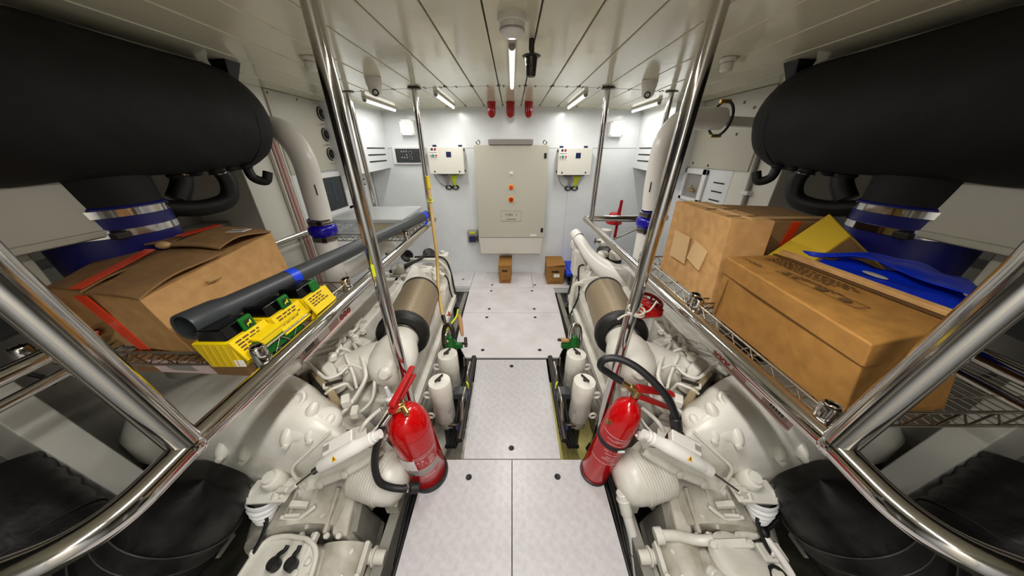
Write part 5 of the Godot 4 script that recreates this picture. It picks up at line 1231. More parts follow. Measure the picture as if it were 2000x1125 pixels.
# ---------------------------------------------------------------- standing white pipes with blue couplings
func riser() -> void:
	var left := FX > 0.0
	var r := thing("standing_pipe", "white standing pipe with a blue coupling, its head hidden by the muffler" if left else "white standing pipe with a blue coupling and a full elbow at its head", "pipe", V(-1.12 if left else -0.87, 0.6, -1.65), "white standing pipes")
	var x := -1.112 if left else -0.855
	var z := -1.62 if left else -1.75
	var q := 0.058 if left else 0.056
	var top: Array
	if left:
		top = [V(x, 1.0, z), V(x + 0.005, 1.2, z), V(x + 0.004, 1.34, z), V(x - 0.04, 1.44, z - 0.01), V(x - 0.13, 1.485, z - 0.03), V(x - 0.37, 1.49, z - 0.05)]
	else:
		top = [V(x - 0.01, 1.06, z), V(x + 0.005, 1.2, z), V(x + 0.008, 1.37, z), V(x - 0.015, 1.46, z - 0.01), V(x - 0.09, 1.53, z - 0.05), V(x - 0.20, 1.545, z - 0.085), V(x - 0.345, 1.545, z - 0.10)]
	put("upper_pipe", MB.new().tube(spline(top, 7), q, 24), M.white_pipe, r)
	if left:
		put("lower_pipe", MB.new().tube([V(x - 0.012, 0.93, z), V(x - 0.02, 0.62, z), V(x - 0.02, 0.30, z)], q * 1.06, 24), M.white_pipe, r)
	else:
		put("lower_pipe", MB.new().tube([V(x - 0.012, 0.95, z), V(x - 0.02, 0.62, z), V(x - 0.02, 0.30, z)], q * 1.06, 24), M.white_pipe, r)
	var y := 0.955 if left else 0.97
	var o := V(x - 0.008, 0, z)
	put("coupling", MB.new().lathe([Vector2(q + 0.002, y - 0.045), Vector2(q + 0.006, y - 0.02), Vector2(q + 0.016, y - 0.01), Vector2(q + 0.018, y + 0.02), Vector2(q + 0.012, y + 0.036), Vector2(q + 0.005, y + 0.04), Vector2(q + 0.004, y + 0.075), Vector2(q, y + 0.078)], o, Vector3.UP, 28), M.blue_gloss, r)
	for yy in [y - 0.03, y + 0.052, y + 0.068, y - 0.045]:
		var cl := put("hose_clamp", MB.new().lathe([Vector2(q + 0.003, yy - 0.007), Vector2(q + 0.0085, yy - 0.006), Vector2(q + 0.0085, yy + 0.006), Vector2(q + 0.003, yy + 0.007)], o, Vector3.UP, 28), M.steel, r)
		put("clamp_screw", MB.new().span(o + V(0.02, yy - 0.006, q + 0.004), o + V(0.05, yy + 0.006, q + 0.016), 0.002), M.dark_metal, cl)
	put("flow_arrow", MB.new().span(o + V(q * 0.82 + 0.006, 1.20 - 0.035, 0.036), o + V(q * 0.82 + 0.010, 1.20 + 0.02, 0.042), 0.0), M.ink, r)
	if not left:
		put("outlet_beam", MB.new().bar(V(x - 0.34, 1.535, z - 0.10), V(-1.60, 1.52, z - 0.13), 0.05, 0.05, 0.006), M.white_pipe, r)
		put("pipe_flange", MB.new().ring(V(x - 0.34, 1.545, z - 0.10), V(1, 0, 0.08), 0.085, 0.007, 28, 8), M.black, r)
		put_each("flange_bolt", MB.new().cyl(V(x - 0.31, 1.63, z - 0.10), V(x - 0.37, 1.63, z - 0.10), 0.012, 8).cyl(V(x - 0.31, 1.46, z - 0.10), V(x - 0.37, 1.46, z - 0.10), 0.010, 8), M.brass, r)
		put("label", MB.new().span(o + V(0.02, 0.60, q + 0.004), o + V(0.04, 0.66, q + 0.007), 0.0), M.label_white, r)

# ---------------------------------------------------------------- white canister filters beside the walkway
func fuel_filters() -> void:
	var left := FX > 0.0
	var side := "below the tan hose" if left else "over the yellowish lagging sheet"
	for q in [[-0.368, -1.262, 0.075, "second white canister filter, the farther of two " + side], [-0.366, -1.052, 0.055, "white canister filter nearest the extinguisher " + side]]:
		var x: float = q[0]
		var z: float = q[1]
		var t := thing("canister_filter", q[3], "filter", V(x, 0.0, z), "white canister filters")
		var lean := V(-0.02, 1, 0)
		put("canister", MB.new().lathe([Vector2(0.03, q[2]), Vector2(0.046, q[2] + 0.004), Vector2(0.055, q[2] + 0.016), Vector2(0.055, 0.20), Vector2(0.057, 0.203), Vector2(0.057, 0.325), Vector2(0.054, 0.33), Vector2(0, 0.332)], V(x, 0, z), lean, 32), M.engine, t)
		put("wing_nut", MB.new().cyl(V(x - 0.006, 0.33, z), V(x - 0.006, 0.352, z), 0.009, 10).bar(V(x - 0.022, 0.346, z + 0.022), V(x + 0.010, 0.352, z - 0.022), 0.008, 0.016, 0.003), M.dark_metal, t)
		put("label", MB.new().lathe([Vector2(0.0556, 0.135), Vector2(0.0556, 0.165)], V(x, 0, z), lean, 8, Vector2.ONE, 0.25, 0.95), M.label_grey, t)
		put("drain_bowl", MB.new().lathe([Vector2(0, q[2] - 0.06), Vector2(0.03, q[2] - 0.058), Vector2(0.042, q[2] - 0.045), Vector2(0.042, q[2] + 0.008)], V(x, 0, z), lean, 22), M.engine_old, t)
		put("ring_lug", MB.new().ring(V(x - 0.075, 0.24, z + 0.01), Vector3.BACK, 0.018, 0.007, 18, 8).bar(V(x - 0.06, 0.24, z + 0.01), V(x - 0.04, 0.24, z), 0.012, 0.02), M.engine, t)
		put("ring_lug", MB.new().ring(V(x - 0.068, 0.11, z + 0.03), Vector3.BACK, 0.016, 0.006, 18, 8).bar(V(x - 0.06, 0.11, z + 0.03), V(x - 0.03, 0.11, z + 0.02), 0.012, 0.02), M.engine, t)
		put("fuel_pipe", MB.new().tube(bend([V(x + 0.01, q[2] - 0.02, z + 0.03), V(x + 0.085, q[2] - 0.015, z + 0.035), V(x + 0.095, 0.17, z - 0.03), V(x + 0.10, 0.18, z - 0.10)], 0.025), 0.009, 10), M.steel, t)
		put("foot", MB.new().cyl(V(x, -0.18, z), V(x, q[2] - 0.05, z), 0.022, 14), M.dark_metal, t)
	var mf := thing("filter_manifold", "dark fuel pipe and valve block beside the canister filters " + side, "pipe", V(-0.28, -0.1, -1.15), "fuel manifolds")
	put("pipe", MB.new().tube([V(-0.272, 0.06, -1.55), V(-0.272, 0.05, -0.92)], 0.017, 12), M.dark_metal, mf)
	put_each("block", MB.new().span(V(-0.325, 0.14, -1.16), V(-0.265, 0.185, -1.10), 0.005).span(V(-0.30, 0.10, -1.20), V(-0.26, 0.13, -1.12), 0.004), M.slate, mf)
	put_each("valve", MB.new().cyl(V(-0.27, 0.05, -1.20), V(-0.27, 0.13, -1.20), 0.018, 12).cyl(V(-0.28, 0.0, -1.0), V(-0.28, 0.05, -1.0), 0.024, 12), M.navy, mf)
	put("tag", MB.new().box(V(-0.262, 0.15, -1.20), Vector3(0.008, 0.035, 0.03), 0.002, Basis(Vector3.UP, 0.5)), M.lime, mf)
	for k in 3: put("hose", MB.new().tube(spline([V(-0.30 - k * 0.02, 0.0, -0.92), V(-0.29 - k * 0.02, -0.05, -1.1), V(-0.28 - k * 0.03, -0.02, -1.3), V(-0.31 - k * 0.02, -0.08, -1.6)], 5), 0.012, 8), M.rubber, mf)
	put_each("cable", MB.new().tube(spline([V(-0.44, -0.05, -0.9), V(-0.46, -0.08, -0.7), V(-0.455, -0.08, -0.5), V(-0.47, -0.1, -0.2)], 5), 0.011, 8).tube(spline([V(-0.47, -0.06, -0.9), V(-0.485, -0.10, -0.7), V(-0.475, -0.12, -0.5)], 5), 0.008, 8), M.rubber, mf)

# ---------------------------------------------------------------- fire extinguishers
func extinguishers() -> void:
	var b := V(-0.395, 0.0, -0.79)
	var ax := V(-0.07, 1.0, 0.075).normalized()
	var r := 0.083
	var t := thing("fire_extinguisher", "stout red fire extinguisher with its black hose hanging at the side, no horn", "fire extinguisher", b, "fire extinguishers on the entrance plates")
	put("cylinder", MB.new().lathe([Vector2(0, 0.02), Vector2(r * 0.9, 0.02), Vector2(r, 0.035), Vector2(r, 0.375), Vector2(r * 0.985, 0.392), Vector2(r * 0.90, 0.425), Vector2(r * 0.72, 0.455), Vector2(r * 0.48, 0.474), Vector2(r * 0.25, 0.481), Vector2(0.016, 0.483)], b, ax, 48), M.red, t)
	put("weld_seam", MB.new().ring(b + ax * 0.378, ax, r, 0.0014, 48, 6), M.red_dull, t)
	put("foot_ring", MB.new().lathe([Vector2(r + 0.002, 0.0), Vector2(r + 0.006, 0.004), Vector2(r + 0.006, 0.028), Vector2(r, 0.034)], b, ax, 48), M.rubber, t)
	var lab := func(lo: float, hi: float, a0: float, a1: float, off: float) -> MB:
		return MB.new().lathe([Vector2(r + off, lo), Vector2(r + off, hi)], b, ax, 24, Vector2.ONE, a0, a1)
	# angle 0 of the lathe is ax x BACK (towards +x); front (+z) is at quarter turn
	put("label", lab.call(0.185, 0.275, 0.25, 1.42, 0.0006), M.label_red, t)
	put("label", lab.call(0.175, 0.262, 1.42, 2.6, 0.0006), M.label_white, t, "white label")
	put("label_band", lab.call(0.15, 0.19, 0.25, 1.95, 0.0009), M.label_grey, t)
	put("green_field", lab.call(0.152, 0.164, 1.65, 2.05, 0.0013), M.green, t)
	var fwd := V(0.0, -0.05, 1)
	for q in [[0.262, 0.80, "EXTINGUISHER", 0.012], [0.240, 1.15, "A B", 0.016], [0.219, 1.1, "1  2  3", 0.010], [0.203, 0.75, "USE", 0.009], [0.135, 1.0, "EMPLOI", 0.011]]:
		var a: float = q[1]
		var o := ax.cross(Vector3.BACK).normalized() * cos(a) + (ax.cross(Vector3.BACK).normalized().cross(ax)) * sin(a)
		put("lettering", letters(q[2], b + ax * float(q[0]) + o * (r + 0.0012), ax.cross(o).normalized(), ax, q[3], 0.0005, r), M.white_print, t)
	var edge := MB.new()
	for q in [[0.274, 0.276, 0.25, 1.42], [0.185, 0.187, 0.25, 1.42], [0.185, 0.276, 1.39, 1.42], [0.124, 0.126, 0.6, 1.4], [0.146, 0.148, 0.6, 1.4]]:
		edge.lathe([Vector2(r + 0.0012, q[0]), Vector2(r + 0.0012, q[1])], b, ax, 16, Vector2.ONE, q[2], q[3])
	for k in 6: edge.lathe([Vector2(r + 0.0012, 0.198 + k * 0.0085), Vector2(r + 0.0012, 0.2005 + k * 0.0085)], b, ax, 8, Vector2.ONE, 0.4 + 0.05 * (k % 3), 0.75)
	put("label_print", edge, M.white_print, t)
	var v := b + ax * 0.485
	put("valve_body", MB.new().cyl(v - ax * 0.01, v + ax * 0.045, 0.016, 14).bar(v + V(-0.035, 0.02, 0.03), v + V(0.015, 0.02, 0.0), 0.022, 0.022).cyl(v + V(0.01, 0.02, 0.01), v + V(0.035, 0.01, 0.035), 0.011, 10), M.brass, t)
	put("carry_handle", MB.new().hexa([v + V(-0.030, 0.035, 0.05), v + V(0.0, 0.035, 0.055), v + V(0.012, 0.018, -0.16), v + V(-0.014, 0.018, -0.16), v + V(-0.027, 0.055, 0.05), v + V(-0.003, 0.055, 0.055), v + V(0.008, 0.028, -0.165), v + V(-0.010, 0.028, -0.165)], 0.004), M.red_dull, t)
	put("squeeze_lever", MB.new().hexa([v + V(-0.028, 0.06, 0.045), v + V(0.002, 0.06, 0.05), v + V(0.018, 0.075, -0.15), v + V(-0.010, 0.075, -0.15), v + V(-0.024, 0.075, 0.042), v + V(-0.002, 0.075, 0.045), v + V(0.014, 0.083, -0.155), v + V(-0.006, 0.083, -0.155)], 0.004), M.red_dull, t)
	put("safety_pin", MB.new().ring(v + V(-0.045, 0.05, 0.035), V(0.3, 0.2, 1), 0.012, 0.0018, 18, 6), M.steel, t)
	put("hose_ferrule", MB.new().cyl(v + V(-0.028, 0.018, 0.035), v + V(-0.055, -0.01, 0.07), 0.0125, 14), M.chrome, t)
	put("hose", MB.new().tube(spline([v + V(-0.05, -0.005, 0.065), V(-0.495, 0.43, -0.67), V(-0.520, 0.35, -0.655), V(-0.532, 0.27, -0.645), V(-0.522, 0.21, -0.635), V(-0.485, 0.175, -0.635), V(-0.44, 0.155, -0.64)], 8), 0.0135, 16), M.rubber, t)
	put("hose_nozzle", MB.new().cyl(V(-0.445, 0.157, -0.64), V(-0.415, 0.146, -0.648), 0.0145, 16).cyl(V(-0.42, 0.148, -0.646), V(-0.385, 0.135, -0.655), 0.021, 18, 0.005), M.rubber, t)
	put("nozzle_band", MB.new().cyl(V(-0.43, 0.1505, -0.644), V(-0.424, 0.1485, -0.646), 0.0165, 16, 0.001), M.chrome, t)
	# slim carbon dioxide one with its horn
	b = V(0.392, 0.0, -0.795)
	ax = V(0.17, 1.0, 0.03).normalized()
	r = 0.0635
	t = thing("fire_extinguisher", "slim red fire extinguisher with a black discharge horn on a looping hose", "fire extinguisher", b, "fire extinguishers on the entrance plates")
	put("cylinder", MB.new().lathe([Vector2(0, 0.004), Vector2(r * 0.9, 0.004), Vector2(r, 0.018), Vector2(r, 0.40), Vector2(r * 0.97, 0.425), Vector2(r * 0.86, 0.455), Vector2(r * 0.66, 0.482), Vector2(r * 0.4, 0.498), Vector2(0.018, 0.504), Vector2(0.016, 0.53)], b, ax, 44), M.red, t)
	put("foot_ring", MB.new().lathe([Vector2(r + 0.001, 0.0), Vector2(r + 0.003, 0.002), Vector2(r + 0.003, 0.012), Vector2(r, 0.014)], b, ax, 40), M.dark_metal, t)
	put("label", MB.new().lathe([Vector2(r + 0.0006, 0.17), Vector2(r + 0.0006, 0.275)], b, ax, 30, Vector2.ONE, 0.5, 3.0), M.label_red, t)
	put("label", MB.new().lathe([Vector2(r + 0.0006, 0.285), Vector2(r + 0.0006, 0.345)], b, ax, 30, Vector2.ONE, 0.5, 3.0), M.label_red, t)
	for q in [[0.33, 1.3, "CARBON DIOXIDE", 0.008], [0.312, 1.15, "CO2", 0.013], [0.255, 1.9, "USE  1  2  3", 0.009], [0.22, 1.75, "EMPLOI", 0.008], [0.19, 1.6, "5 KG", 0.010]]:
		var a: float = q[1]
		var x0 := ax.cross(Vector3.BACK).normalized()
		var o := x0 * cos(a) + x0.cross(ax) * sin(a)
		put("lettering", letters(q[2], b + ax * float(q[0]) + o * (r + 0.001), ax.cross(o).normalized(), ax, q[3], 0.0005, r), M.white_print, t)
	edge = MB.new()
	for q in [[0.344, 0.3465, 0.5, 3.0], [0.288, 0.290, 0.5, 3.0], [0.272, 0.2745, 0.5, 3.0], [0.172, 0.1745, 0.5, 3.0], [0.178, 0.180, 0.8, 1.6], [0.20, 0.202, 1.4, 2.3], [0.208, 0.21, 1.4, 2.2], [0.236, 0.2385, 1.4, 2.2], [0.30, 0.302, 1.5, 2.4], [0.322, 0.324, 1.7, 2.5]]:
		edge.lathe([Vector2(r + 0.001, q[0]), Vector2(r + 0.001, q[1])], b, ax, 18, Vector2.ONE, q[2], q[3])
	put("label_print", edge, M.white_print, t)
	put("strap", MB.new().lathe([Vector2(r + 0.001, 0.268), Vector2(r + 0.003, 0.269), Vector2(r + 0.003, 0.291), Vector2(r + 0.001, 0.292)], b, ax, 40), M.black, t, "black strap")
	put("strap_buckle", MB.new().box(b + ax * 0.272 + V(0.015, 0, r + 0.003), Vector3(0.03, 0.012, 0.006), 0.002), M.white_plastic, t)
	put("body_screw", MB.new().cyl(b + ax * 0.40 + V(-r * 0.8, 0, 0.02), b + ax * 0.40 + V(-r - 0.012, 0.006, 0.02), 0.010, 12), M.brass, t)
	v = b + ax * 0.53
	put("valve_body", MB.new().cyl(v - ax * 0.012, v + ax * 0.045, 0.014, 12).bar(v + V(-0.03, 0.05, 0.0), v + V(0.02, 0.02, 0.0), 0.022, 0.026).cyl(v + V(-0.01, 0.035, 0), v + V(-0.065, 0.075, -0.005), 0.010, 12), M.brass, t)
	put("carry_handle", MB.new().hexa([v + V(0.0, 0.0, 0.012), v + V(0.0, 0.0, -0.014), v + V(0.16, -0.075, -0.012), v + V(0.16, -0.075, 0.010), v + V(0.0, 0.022, 0.012), v + V(0.0, 0.022, -0.014), v + V(0.16, -0.06, -0.012), v + V(0.16, -0.06, 0.010)], 0.004), M.red_dull, t)
	put("squeeze_lever", MB.new().hexa([v + V(-0.005, 0.035, 0.016), v + V(-0.005, 0.035, -0.016), v + V(0.155, 0.005, -0.014), v + V(0.155, 0.005, 0.014), v + V(0.0, 0.06, 0.014), v + V(0.0, 0.06, -0.014), v + V(0.15, 0.02, -0.012), v + V(0.15, 0.02, 0.012)], 0.005), M.red_dull, t)
	put("safety_pin", MB.new().ring(v + V(-0.02, 0.03, 0.018), V(1, 0.3, 0.5), 0.011, 0.002, 18, 6), M.steel, t)
	put("hose", MB.new().tube(spline([v + V(-0.062, 0.074, -0.005), V(0.375, 0.62, -0.80), V(0.335, 0.655, -0.80), V(0.342, 0.69, -0.80), V(0.39, 0.703, -0.79), V(0.456, 0.685, -0.755), V(0.535, 0.622, -0.70), V(0.578, 0.55, -0.68), V(0.597, 0.50, -0.675)], 8), 0.0135, 16), M.rubber, t)
	put("hose_end", MB.new().cyl(V(0.583, 0.535, -0.679), V(0.600, 0.478, -0.671), 0.020, 18, 0.004), M.rubber, t)
	put("horn_collar", MB.new().cyl(V(0.600, 0.482, -0.672), V(0.602, 0.468, -0.670), 0.0165, 16), M.steel, t)
	put("horn", MB.new().lathe([Vector2(0.038, -0.001), Vector2(0.043, 0.001), Vector2(0.042, 0.012), Vector2(0.034, 0.045), Vector2(0.022, 0.07), Vector2(0.017, 0.078), Vector2(0, 0.08)], V(0.612, 0.392, -0.658), V(-0.10, 1, -0.12), 32), M.black, t, "black horn")

# ---------------------------------------------------------------- wire shelves
func shelf_unit(label: String, x0: float, x1: float, z0: float, z1: float, skip_near := false) -> Node3D:
	var t := thing("wire_shelf", label, "shelf", V((x0 + x1) / 2.0, 0.85, (z0 + z1) / 2.0), "chrome wire shelves")
	var yt := 0.912
	var yl := 0.872
	for c in [[x0, z0], [x0, z1], [x1, z0], [x1, z1]]:
		put("collar", MB.new().lathe([Vector2(0.013, 0.872), Vector2(0.0185, 0.872), Vector2(0.0195, 0.88), Vector2(0.0185, 0.928), Vector2(0.016, 0.932), Vector2(0.013, 0.93), Vector2(0.013, 0.872)], V(c[0], 0, c[1]), Vector3.UP, 20), M.chrome, t)
	var n := 0
	for s in [[V(x0, 0, z0), V(x0, 0, z1)], [V(x1, 0, z0), V(x1, 0, z1)], [V(x0, 0, z0), V(x1, 0, z0)], [V(x0, 0, z1), V(x1, 0, z1)]]:
		var a: Vector3 = s[0]
		var b: Vector3 = s[1]
		var w := MB.new()
		w.wire(a + V(0, yt, 0), b + V(0, yt, 0), 0.0036).wire(a + V(0, yl, 0), b + V(0, yl, 0), 0.0036)
		put("edge_wires", w, M.bright_wire, t)
		var zz := []
		var k := int(a.distance_to(b) / 0.034)
		for i in k + 1: zz.append(a.lerp(b, float(i) / k) + V(0, yt if i % 2 == 0 else yl, 0))
		put("truss_wire", MB.new().tube(zz, 0.0024, 6), M.bright_wire, t)
		n += 1
	var fl := MB.new()
	var i := 0
	var x := x0
	while absf(x - x0) < absf(x1 - x0):
		fl.wire(V(x, yl + 0.004, z0), V(x, yl + 0.004, z1), 0.0018)
		# the wires turn down over the front edge
		x += 0.026 * signf(x1 - x0)
	for q in 3:
		var z := lerpf(z0, z1, (q + 0.5) / 3.0)
		fl.wire(V(x0, yl, z), V(x1, yl, z), 0.003)
	put("deck_wires", fl, M.bright_wire, t).set_meta("kind", "stuff")
	return t

func label_strip(parent: Node3D, x: float, z0: float, z1: float) -> void:
	var s := signf(x)
	var face := MB.new()
	face.hexa([V(x, 0.785, z0), V(x + 0.003 * s, 0.785, z0), V(x + 0.003 * s, 0.785, z1), V(x, 0.785, z1), V(x + 0.005 * s, 0.845, z0), V(x + 0.008 * s, 0.845, z0), V(x + 0.008 * s, 0.845, z1), V(x + 0.005 * s, 0.845, z1)], 0.001)
	var st := put("label_holder", face, M.pink, parent, "pinkish label holder strip")
	put("holder_lip", MB.new().span(V(x - 0.004 * s, 0.783, z0), V(x + 0.003 * s, 0.791, z1), 0.002), M.pink, st)
	var l := absf(z1 - z0)
	var d := signf(z1 - z0)
	# printed slips: three red round letters, a plain one, a dark one
	put("white_slip", MB.new().span(V(x - 0.0012 * s, 0.794, z1 - d * l * 0.30), V(x + 0.003 * s, 0.838, z1 - d * 0.005), 0.0), M.label_white, st)
	var o := MB.new()
	for k in 3: o.ring(V(x - 0.0012 * s, 0.806, z1 - d * (l * 0.06 + k * l * 0.085)), Vector3.RIGHT, 0.0088, 0.0028, 16, 6).span(V(x - 0.002 * s, 0.8045, z1 - d * (l * 0.06 + k * l * 0.085) - 0.007), V(x + 0.001 * s, 0.8075, z1 - d * (l * 0.06 + k * l * 0.085) + 0.007), 0)
	put("red_lettering", o, M.red_dull, st)
	put("plain_slip", MB.new().span(V(x - 0.0012 * s, 0.794, z0 + d * l * 0.30), V(x + 0.003 * s, 0.838, z0 + d * l * 0.50), 0.0), M.label_white, st)
	put("printed_slip", MB.new().span(V(x - 0.0012 * s, 0.796, z0 + d * l * 0.05), V(x + 0.003 * s, 0.836, z0 + d * l * 0.26), 0.0), M.label_grey, st)
	var bars := MB.new()
	for k in 5: bars.span(V(x - 0.0022 * s, 0.802, z0 + d * l * (0.08 + k * 0.03)), V(x, 0.82, z0 + d * l * (0.095 + k * 0.03)), 0.0)
	put("slip_print", bars, M.dark_metal, st)

func shelves() -> void:
	var a := shelf_unit("chrome wire shelf under the open flap carton and the yellow boxes", -0.662, -1.28, -0.572, -0.998)
	label_strip(a, -0.664, -0.68, -0.98)
	var b := shelf_unit("chrome wire shelf under the clear plastic bin at the far end of the handrail", -0.662, -1.20, -1.70, -2.16)
	var c := shelf_unit("chrome wire shelf under the long brown carton", 0.640, 1.26, -0.388, -0.832)
	label_strip(c, 0.662, -0.44, -0.72)
	shelf_unit("chrome wire shelf under the tall carton with pale tape patches", 0.652, 1.26, -0.868, -1.30)
	for q in [[a, -1.28, -0.998], [b, -1.2, -1.70], [b, -1.2, -2.16], [c, 1.26, -0.832]]:
		put("leg", MB.new().cyl(V(q[1], -0.2, q[2]), V(q[1], 0.875, q[2]), 0.012, 12), M.chrome, q[0])

# ---------------------------------------------------------------- what lies on the shelves and the far plates
func dashes(b: MB, o: Vector3, ux: Vector3, uy: Vector3, w: float, h: float, lines: int, seed_: int) -> MB:
	var r := RandomNumberGenerator.new()
	r.seed = seed_
	var un := ux.cross(uy).normalized()
	for i in lines:
		var x := 0.0
		var e := w * r.randf_range(0.7, 1.0)
		while x < e:
			var l := r.randf_range(0.006, 0.018)
			var p := o + ux * (x + l / 2.0) + uy * (-h * i) + un * 0.0004
			var k := h * 0.25
			b.quad(p - ux * l / 2.0 - uy * k, p + ux * l / 2.0 - uy * k, p + ux * l / 2.0 + uy * k, p - ux * l / 2.0 + uy * k, un)
			x += l + r.randf_range(0.003, 0.006)
	return b

func cargo() -> void:
	# the big carton with open flaps
	var t := thing("carton", "wide brown carton with half open flaps and orange tape on the wire shelf", "carton", V(-1.08, 0.88, -0.87))
	var bl := [V(-0.872, 0.88, -0.60), V(-0.975, 0.88, -1.125), V(-1.36, 0.88, -1.10), V(-1.245, 0.88, -0.66)]
	var tl := [V(-0.928, 1.052, -0.602), V(-0.997, 1.082, -1.128), V(-1.385, 1.085, -1.105), V(-1.262, 1.055, -0.668)]
	put("body", MB.new().hexa(bl + tl, 0.004), M.card, t)
	# long flaps meet along the middle; the near half stands open a little over the aisle edge
	var mid0: Vector3 = (tl[0] + tl[3]) / 2.0 + V(0, 0.012, 0.01)
	var mid1: Vector3 = (tl[1] + tl[2]) / 2.0 + V(0, 0.022, -0.005)
	var flap := func(a: Vector3, b: Vector3, c: Vector3, d: Vector3, wave: float) -> MB:
		var g := []
		for i in 9:
			var row := []
			for j in 9:
				var u := i / 8.0
				var v := j / 8.0
				var p := a.lerp(b, u).lerp(d.lerp(c, u), v)
				p.y += wave * sin(u * PI) * (1.0 - v) + 0.004 * sin(u * 6.0 + v * 4.0)
				row.append(p)
			g.append(row)
		var under := []
		for row in g:
			var r2 := []
			for p in row: r2.append(p - V(0, 0.005, 0))
			under.append(r2)
		return MB.new().skin(g, V(-1.1, 0.5, -0.85)).skin(under, V(-1.1, 1.8, -0.85)).skin([g[0], under[0]], V(-1.1, 1.0, -0.95)).skin([g[8], under[8]], V(-1.1, 1.0, -0.7)).skin([_col(g, 0), _col(under, 0)], V(-1.3, 1.0, -0.85))
	var cut0: Vector3 = tl[0].lerp(tl[1], 0.50)
	var cutm := mid0.lerp(mid1, 0.50)
	put("flap", flap.call(tl[0] + V(0.0, 0.004, 0), cut0 + V(0.012, 0.022, 0), cutm + V(0.012, 0.010, 0), mid0 + V(0.012, 0, 0), 0.010), M.card_dull, t)
	put("flap", flap.call(cut0 + V(0.006, 0.034, 0), tl[1] + V(0.0, 0.006, 0), mid1 + V(0.006, 0.004, 0), cutm + V(0.006, 0.026, 0), 0.016), M.card_dull, t)
	var cut3: Vector3 = tl[3].lerp(tl[2], 0.45)
	put("flap", flap.call(mid0 + V(-0.004, 0, 0), cutm + V(-0.004, 0.006, 0), cut3 + V(0, 0.008, 0), tl[3] + V(0, 0.004, 0), 0.0), M.card_dull, t)
	put("flap", flap.call(cutm + V(-0.004, 0.022, -0.02), mid1 + V(-0.004, 0, 0), tl[2] + V(0, 0.006, 0), cut3 + V(0, 0.03, -0.02), 0.006), M.card_dull, t)
	var tape := func(a: Vector3, b: Vector3, w: Vector3) -> MB:
		return MB.new().hexa([a - w, a + w, b + w, b - w, a - w + V(0, 0.002, 0), a + w + V(0, 0.002, 0), b + w + V(0, 0.002, 0), b - w + V(0, 0.002, 0)], 0.0)
	put("tape", tape.call(mid0 + V(-0.012, 0.006, 0.0), cutm + V(-0.010, 0.017, 0.03), V(0.016, 0, 0)), M.orange_tape, t, "orange tape")
	put("tape", tape.call(cutm + V(0.0, 0.036, -0.055), mid1 + V(-0.004, 0.008, 0), V(0.016, 0, 0)), M.orange_tape, t, "orange tape")
	var m0: Vector3 = (bl[0] + bl[3]) / 2.0
	put("tape", MB.new().hexa([mid0 + V(-0.026, -0.012, 0.003), mid0 + V(0.004, -0.012, 0.003), m0 + V(0.03, 0, 0.006), m0 + V(0.0, 0, 0.006), mid0 + V(-0.026, -0.012, 0.0), mid0 + V(0.004, -0.012, 0.0), m0 + V(0.03, 0, 0.0), m0 + V(0.0, 0, 0.0)], 0.0), M.orange_tape, t, "orange tape")
	put("tape_wad", MB.new().ell(cutm + V(0.0, 0.022, 0.0), Vector3(0.022, 0.012, 0.016), Basis(), 12, 8), M.card_tape, t)
	var sl: Vector3 = tl[1].lerp(mid1, 0.35) + V(0.0, 0.017, 0.07)
	put("address_label", MB.new().box(sl, Vector3(0.075, 0.002, 0.045), 0.0, Basis(Vector3.UP, 0.15)), M.label_white, t)
	put("label_print", MB.new().box(sl + V(0.005, 0.0012, 0), Vector3(0.045, 0.001, 0.028), 0.0, Basis(Vector3.UP, 0.15)), M.label_grey, t)
	put("hand_tab", MB.new().hexa([V(-0.927, 1.02, -0.765), V(-0.925, 1.02, -0.80), V(-0.935, 1.02, -0.80), V(-0.935, 1.02, -0.765), V(-0.915, 1.03, -0.76), V(-0.915, 1.03, -0.80), V(-0.937, 1.03, -0.80), V(-0.937, 1.03, -0.765)], 0.002), M.card_tape, t)

	# dark plastic pipe lying along the shelf with blue tape
	var p := thing("plastic_pipe", "long dark grey plastic pipe with a flared end and blue tape beside the handrail", "pipe", V(-0.72, 0.93, -1.2))
	var pa := V(-0.818, 0.990, -0.575)
	var pb := V(-0.640, 0.952, -2.10)
	var pd := (pb - pa).normalized()
	put("pipe", MB.new().lathe([Vector2(0.029, 0.0), Vector2(0.036, -0.002), Vector2(0.037, 0.004), Vector2(0.037, 0.075), Vector2(0.031, 0.11), Vector2(0.031, 1.53), Vector2(0.026, 1.53), Vector2(0.026, 0.1), Vector2(0.031, 0.07), Vector2(0.031, 0.0)], pa, pd, 30), M.slate, p)
	put("blue_tape", MB.new().lathe([Vector2(0.0318, 0.30), Vector2(0.0318, 0.335)], pa, pd, 24), M.blue, p)
	put("blue_tape", MB.new().lathe([Vector2(0.0318, 1.44), Vector2(0.0318, 1.50)], pa, pd, 24), M.blue, p)
	put("tape_end", MB.new().hexa([pb + V(0.01, -0.03, 0.10), pb + V(0.02, -0.03, 0.06), pb + V(0.012, -0.09, 0.09), pb + V(0.002, -0.09, 0.12), pb + V(0.012, -0.03, 0.10), pb + V(0.022, -0.03, 0.06), pb + V(0.014, -0.09, 0.09), pb + V(0.004, -0.09, 0.12)], 0.0), M.blue, p)

	# three yellow part cartons with black filters inside
	var words := ["the one with the barcode", "second from the barcode", "third from the barcode"]
